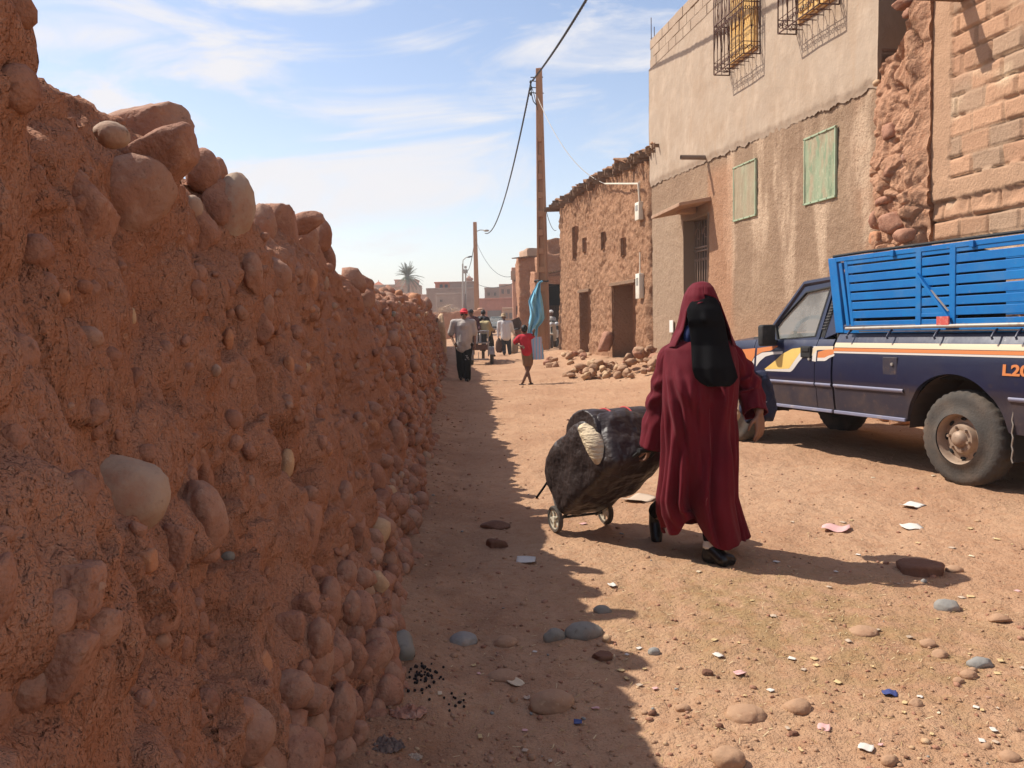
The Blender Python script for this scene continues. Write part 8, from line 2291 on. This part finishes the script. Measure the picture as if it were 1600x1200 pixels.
# paper and plastic scraps
m_paper = [plain('white_paper', (.60, .55, .48), .85), plain('dusty_paper', (.47, .36, .26), .9), plain('pink_paper', (.62, .36, .33), .8), plain('cream_card', (.62, .50, .34), .85), plain('blue_wrapper', (.05, .07, .2), .4), plain('straw_chip', (.55, .40, .20), .85)]
def scrap(px, py, w, h, k, label, group=None, name='paper_scrap', flat=.4):
    p = pgg(px, py); s_ = p.y / FPX; W_ = w * s_; D_ = max(h * s_ * p.y / 1.5 * .8, W_ * .35)
    D_ = min(D_, W_ * 1.3)
    n = 7; v = []; a = rs.uniform(0, 3.14); ca, sa = math.cos(a), math.sin(a); sd = rs.uniform(0, 90)
    for j in range(n):
        for i in range(n):
            u, w_ = (i / (n - 1) - .5), (j / (n - 1) - .5)
            x, y = W_ * u * (1 - .35 * abs(w_) * rs.uniform(.5, 1.2)), D_ * w_
            cur = flat * W_ * (.30 * u * u + .22 * u * w_ + .1 * math.sin(sd + u * 7))
            v.append((x * ca - y * sa, x * sa + y * ca, cur))
    v = np.array(v); v[:, 2] += .005 - v[:, 2].min()
    o = quads(name, v, grid_faces(n, n), m_paper[k]); o.location = p
    md = o.modifiers.new('th', 'SOLIDIFY'); md.thickness = .0015
    tag(o, label, 'litter', group); return o
scrap(1426, 791, 36, 9, 0, 'flat white sheet of paper lying on the dirt by the pickup, farther of two'); scrap(1425, 822, 32, 13, 0, 'printed looking white paper lying below the other white sheet'); scrap(1306, 826, 42, 14, 2, 'torn reddish and cream paper on the dirt beyond the woman\'s shadow')
scrap(822, 876, 34, 12, 0, 'torn white paper curled in the wall shadow'); scrap(806, 1067, 22, 16, 3, 'small cream card in the wall shadow'); scrap(1156, 1053, 14, 16, 2, 'small square pink paper on the straw strewn dirt'); scrap(1287, 1139, 20, 16, 2, 'bright pink paper scrap near the pale splinters'); scrap(1353, 1170, 24, 16, 0, 'folded white paper scrap in the sun close to us'); scrap(956, 917, 12, 9, 0, 'small white paper square at the shadow edge'); scrap(1122, 1028, 13, 16, 0, 'white triangular scrap on the straw strewn dirt')
scrap(1390, 1084, 24, 12, 4, 'crumpled dark blue wrapper in the sunny dirt', name='wrapper', flat=.9); scrap(903, 1134, 14, 9, 4, 'tiny dark blue wrapper in the wall shadow', name='wrapper', flat=.9); scrap(1000, 783, 52, 12, 1, 'ragged tan cardboard lying behind the robed woman\'s feet', name='cardboard', flat=.3)
lab = 'tiny torn scrap of pale paper lying on the dirt street'
for k in range(90):
    px, py = rs.uniform(640, 1600), 700 + 500 * rs.rand() ** .75
    if px < 900 and rs.rand() < .5: px = rs.uniform(900, 1600)
    scrap(px, py, rs.uniform(3, 11) * (.5 + (py - 600) / 700), rs.uniform(3, 8), int(rs.choice([0, 1, 1, 3, 5, 5, 5, 2], 1)[0]), lab, 'paper scraps on the dirt street', flat=rs.uniform(.2, .8))
# crumpled brown paper and rag by the wall foot
def crumple(px, py, w, m, label, seed, name='crumpled_paper'):
    p = pgg(px, py); s_ = w * p.y / FPX / 2
    n = 40; U, W_ = np.meshgrid(np.linspace(-1, 1, n), np.linspace(-1, 1, n)); q = np.stack([U.ravel(), W_.ravel(), np.zeros(n * n)], 1)
    z = .42 * np.abs(fbm(q * 2.2 + seed, 3, seed)) * 2 + .25 * np.abs(fbm(q * 6 + seed, 2, seed + 3))
    v = np.stack([q[:, 0] * (1 + .3 * fbm(q * 2 + 5, 2, seed)), q[:, 1] * .75 * (1 + .3 * fbm(q * 2 + 9, 2, seed)), z * (1 - .5 * (q[:, 0] ** 2 + q[:, 1] ** 2))], 1) * s_
    r2 = q[:, 0] ** 2 + q[:, 1] ** 2 + .35 * fbm(q * 3 + seed, 3, seed + 5); f = grid_faces(n, n); f = f[(r2[f].mean(1) < .85)]
    o = quads(name, v, f, m, smooth=False); o.location = p; md = o.modifiers.new('th', 'SOLIDIFY'); md.thickness = .002; tag(o, label, 'litter'); return o
crumple(637, 1116, 64, mat('brown_crumpled_paper', (.40, .20, .13), .9, vary=((20, (.52, .33, .24), .5, .75),)), 'crumpled brown paper against the foot of the earth wall', 3)
crumple(600, 1165, 70, mat('grey_rag', (.17, .12, .095), .9), 'dusty grey rag among the stones at the wall foot', 7, 'rag'); crumple(646, 1180, 30, m_paper[1], 'small crumpled pale paper below the grey rag', 11)
mb = MB()
for k in range(70):
    a = rs.normal(0, 1, 2); p = pgg(660 + a[0] * 17, 1056 + a[1] * 14); r = rs.uniform(.0035, .0065); mb.ball(p + V3(0, 0, r * .7), (r, r * 1.2, r), None, 7, 5)
for k in range(14):
    a = rs.normal(0, 1, 2); p = pgg(716 + a[0] * 10, 1098 + a[1] * 8); r = rs.uniform(.0035, .006); mb.ball(p + V3(0, 0, r * .7), (r, r * 1.2, r), None, 7, 5)
o = mb.build('goat_droppings', plain('black_dung', (.018, .013, .011), .7), None, smooth='all'); tag(o, 'little black goat droppings scattered by the wall foot', 'droppings', kind='stuff')
# gravel and straw nobody could count
allv, allf, allm, nv = [], [], [], 0; KG = ['tan', 'red', 'brown', 'slate', 'pale', 'dark']
for k in range(2600):
    if k < 1500: px, py = rs.uniform(560, 1650), 560 + 660 * rs.rand() ** .8; p = pgg(px, min(py, 1230))
    elif k < 1900: y_ = rs.uniform(2.2, 14); x_ = float(wall_base(np.array(y_))) + abs(rs.normal(0, .28)); p = V3(x_, y_, G(x_, y_))
    else: y_ = rs.uniform(3, 30); x_ = rs.uniform(-1.5, 4.5) ; p = V3(x_, y_, G(x_, y_))
    r = rs.uniform(.003, .009) * (1 + .05 * p.y) * (1.9 if rs.rand() < .08 else 1)
    v, f = stone_verts(1, int(rs.randint(1, 9999)), .6)
    v = v * r * np.array([1.2, 1, .65]) @ rot_rand(rs, .3).T + np.array([p.x, p.y, p.z + r * .2]); allv.append(v); allf.append(f + nv); allm += [int(rs.choice(6, p=[.50, .27, .10, .02, .08, .03]))] * len(f); nv += len(v)
o = quads('gravel', np.concatenate(allv), np.concatenate(allf), [m_stone[k] for k in KG], None, True, allm); tag(o, 'loose gravel and grit strewn over the dirt street', 'gravel', kind='stuff')
mb = MB()
for k in range(2600):
    if k < 1300: x_, y_ = rs.normal(1.25, .62), rs.normal(3.75, .62)
    elif k < 1900: px, py = rs.uniform(640, 1640), 640 + 570 * rs.rand() ** .8; p = pgg(px, min(py, 1230)); x_, y_ = p.x, p.y
    else: y_ = rs.uniform(2.3, 7); x_ = rs.uniform(-.2, 4)
    if y_ < 1.5: continue
    p = V3(x_, y_, G(x_, y_) + .004); a = rs.uniform(0, 3.14); L_ = rs.uniform(.004, .018); d = V3(math.cos(a) * L_, math.sin(a) * L_, rs.uniform(-.15, .25) * L_); w = V3(-math.sin(a), math.cos(a), .2) * rs.uniform(.0006, .0016)
    mb.add([p - d - w, p + d - w, p + d + w, p - d + w], [(0, 1, 2, 3)], int(rs.choice(3, p=[.55, .3, .15])))
o = mb.build('straw_litter', [plain('dry_straw', (.46, .32, .14), .85), plain('pale_straw', (.60, .47, .27), .85), plain('dark_straw', (.16, .10, .05), .9)], None, recalc=False); tag(o, 'chopped straw and chaff trodden into the dirt', 'straw', kind='stuff')
# ------------------------------------------------------------------ dusty air
mh = bpy.data.materials.new('dusty_air'); mh.use_nodes = True
th_ = mh.node_tree; th_.nodes.clear()
vo = th_.nodes.new('ShaderNodeVolumePrincipled'); oo = th_.nodes.new('ShaderNodeOutputMaterial'); th_.links.new(vo.outputs[0], oo.inputs['Volume'])
vo.inputs['Color'].default_value = (0.93, 0.88, 0.84, 1); vo.inputs['Density'].default_value = 0.0013; vo.inputs['Anisotropy'].default_value = 0.25
mb = MB(); mb.box((0, 445, 6), (1960, 930, 14.5)); hz_ = mb.build('haze', mh, None); tag(hz_, None, None, None, 'stuff')
SC.cycles.volume_bounces = 0
SC.cycles.volume_max_steps = 64
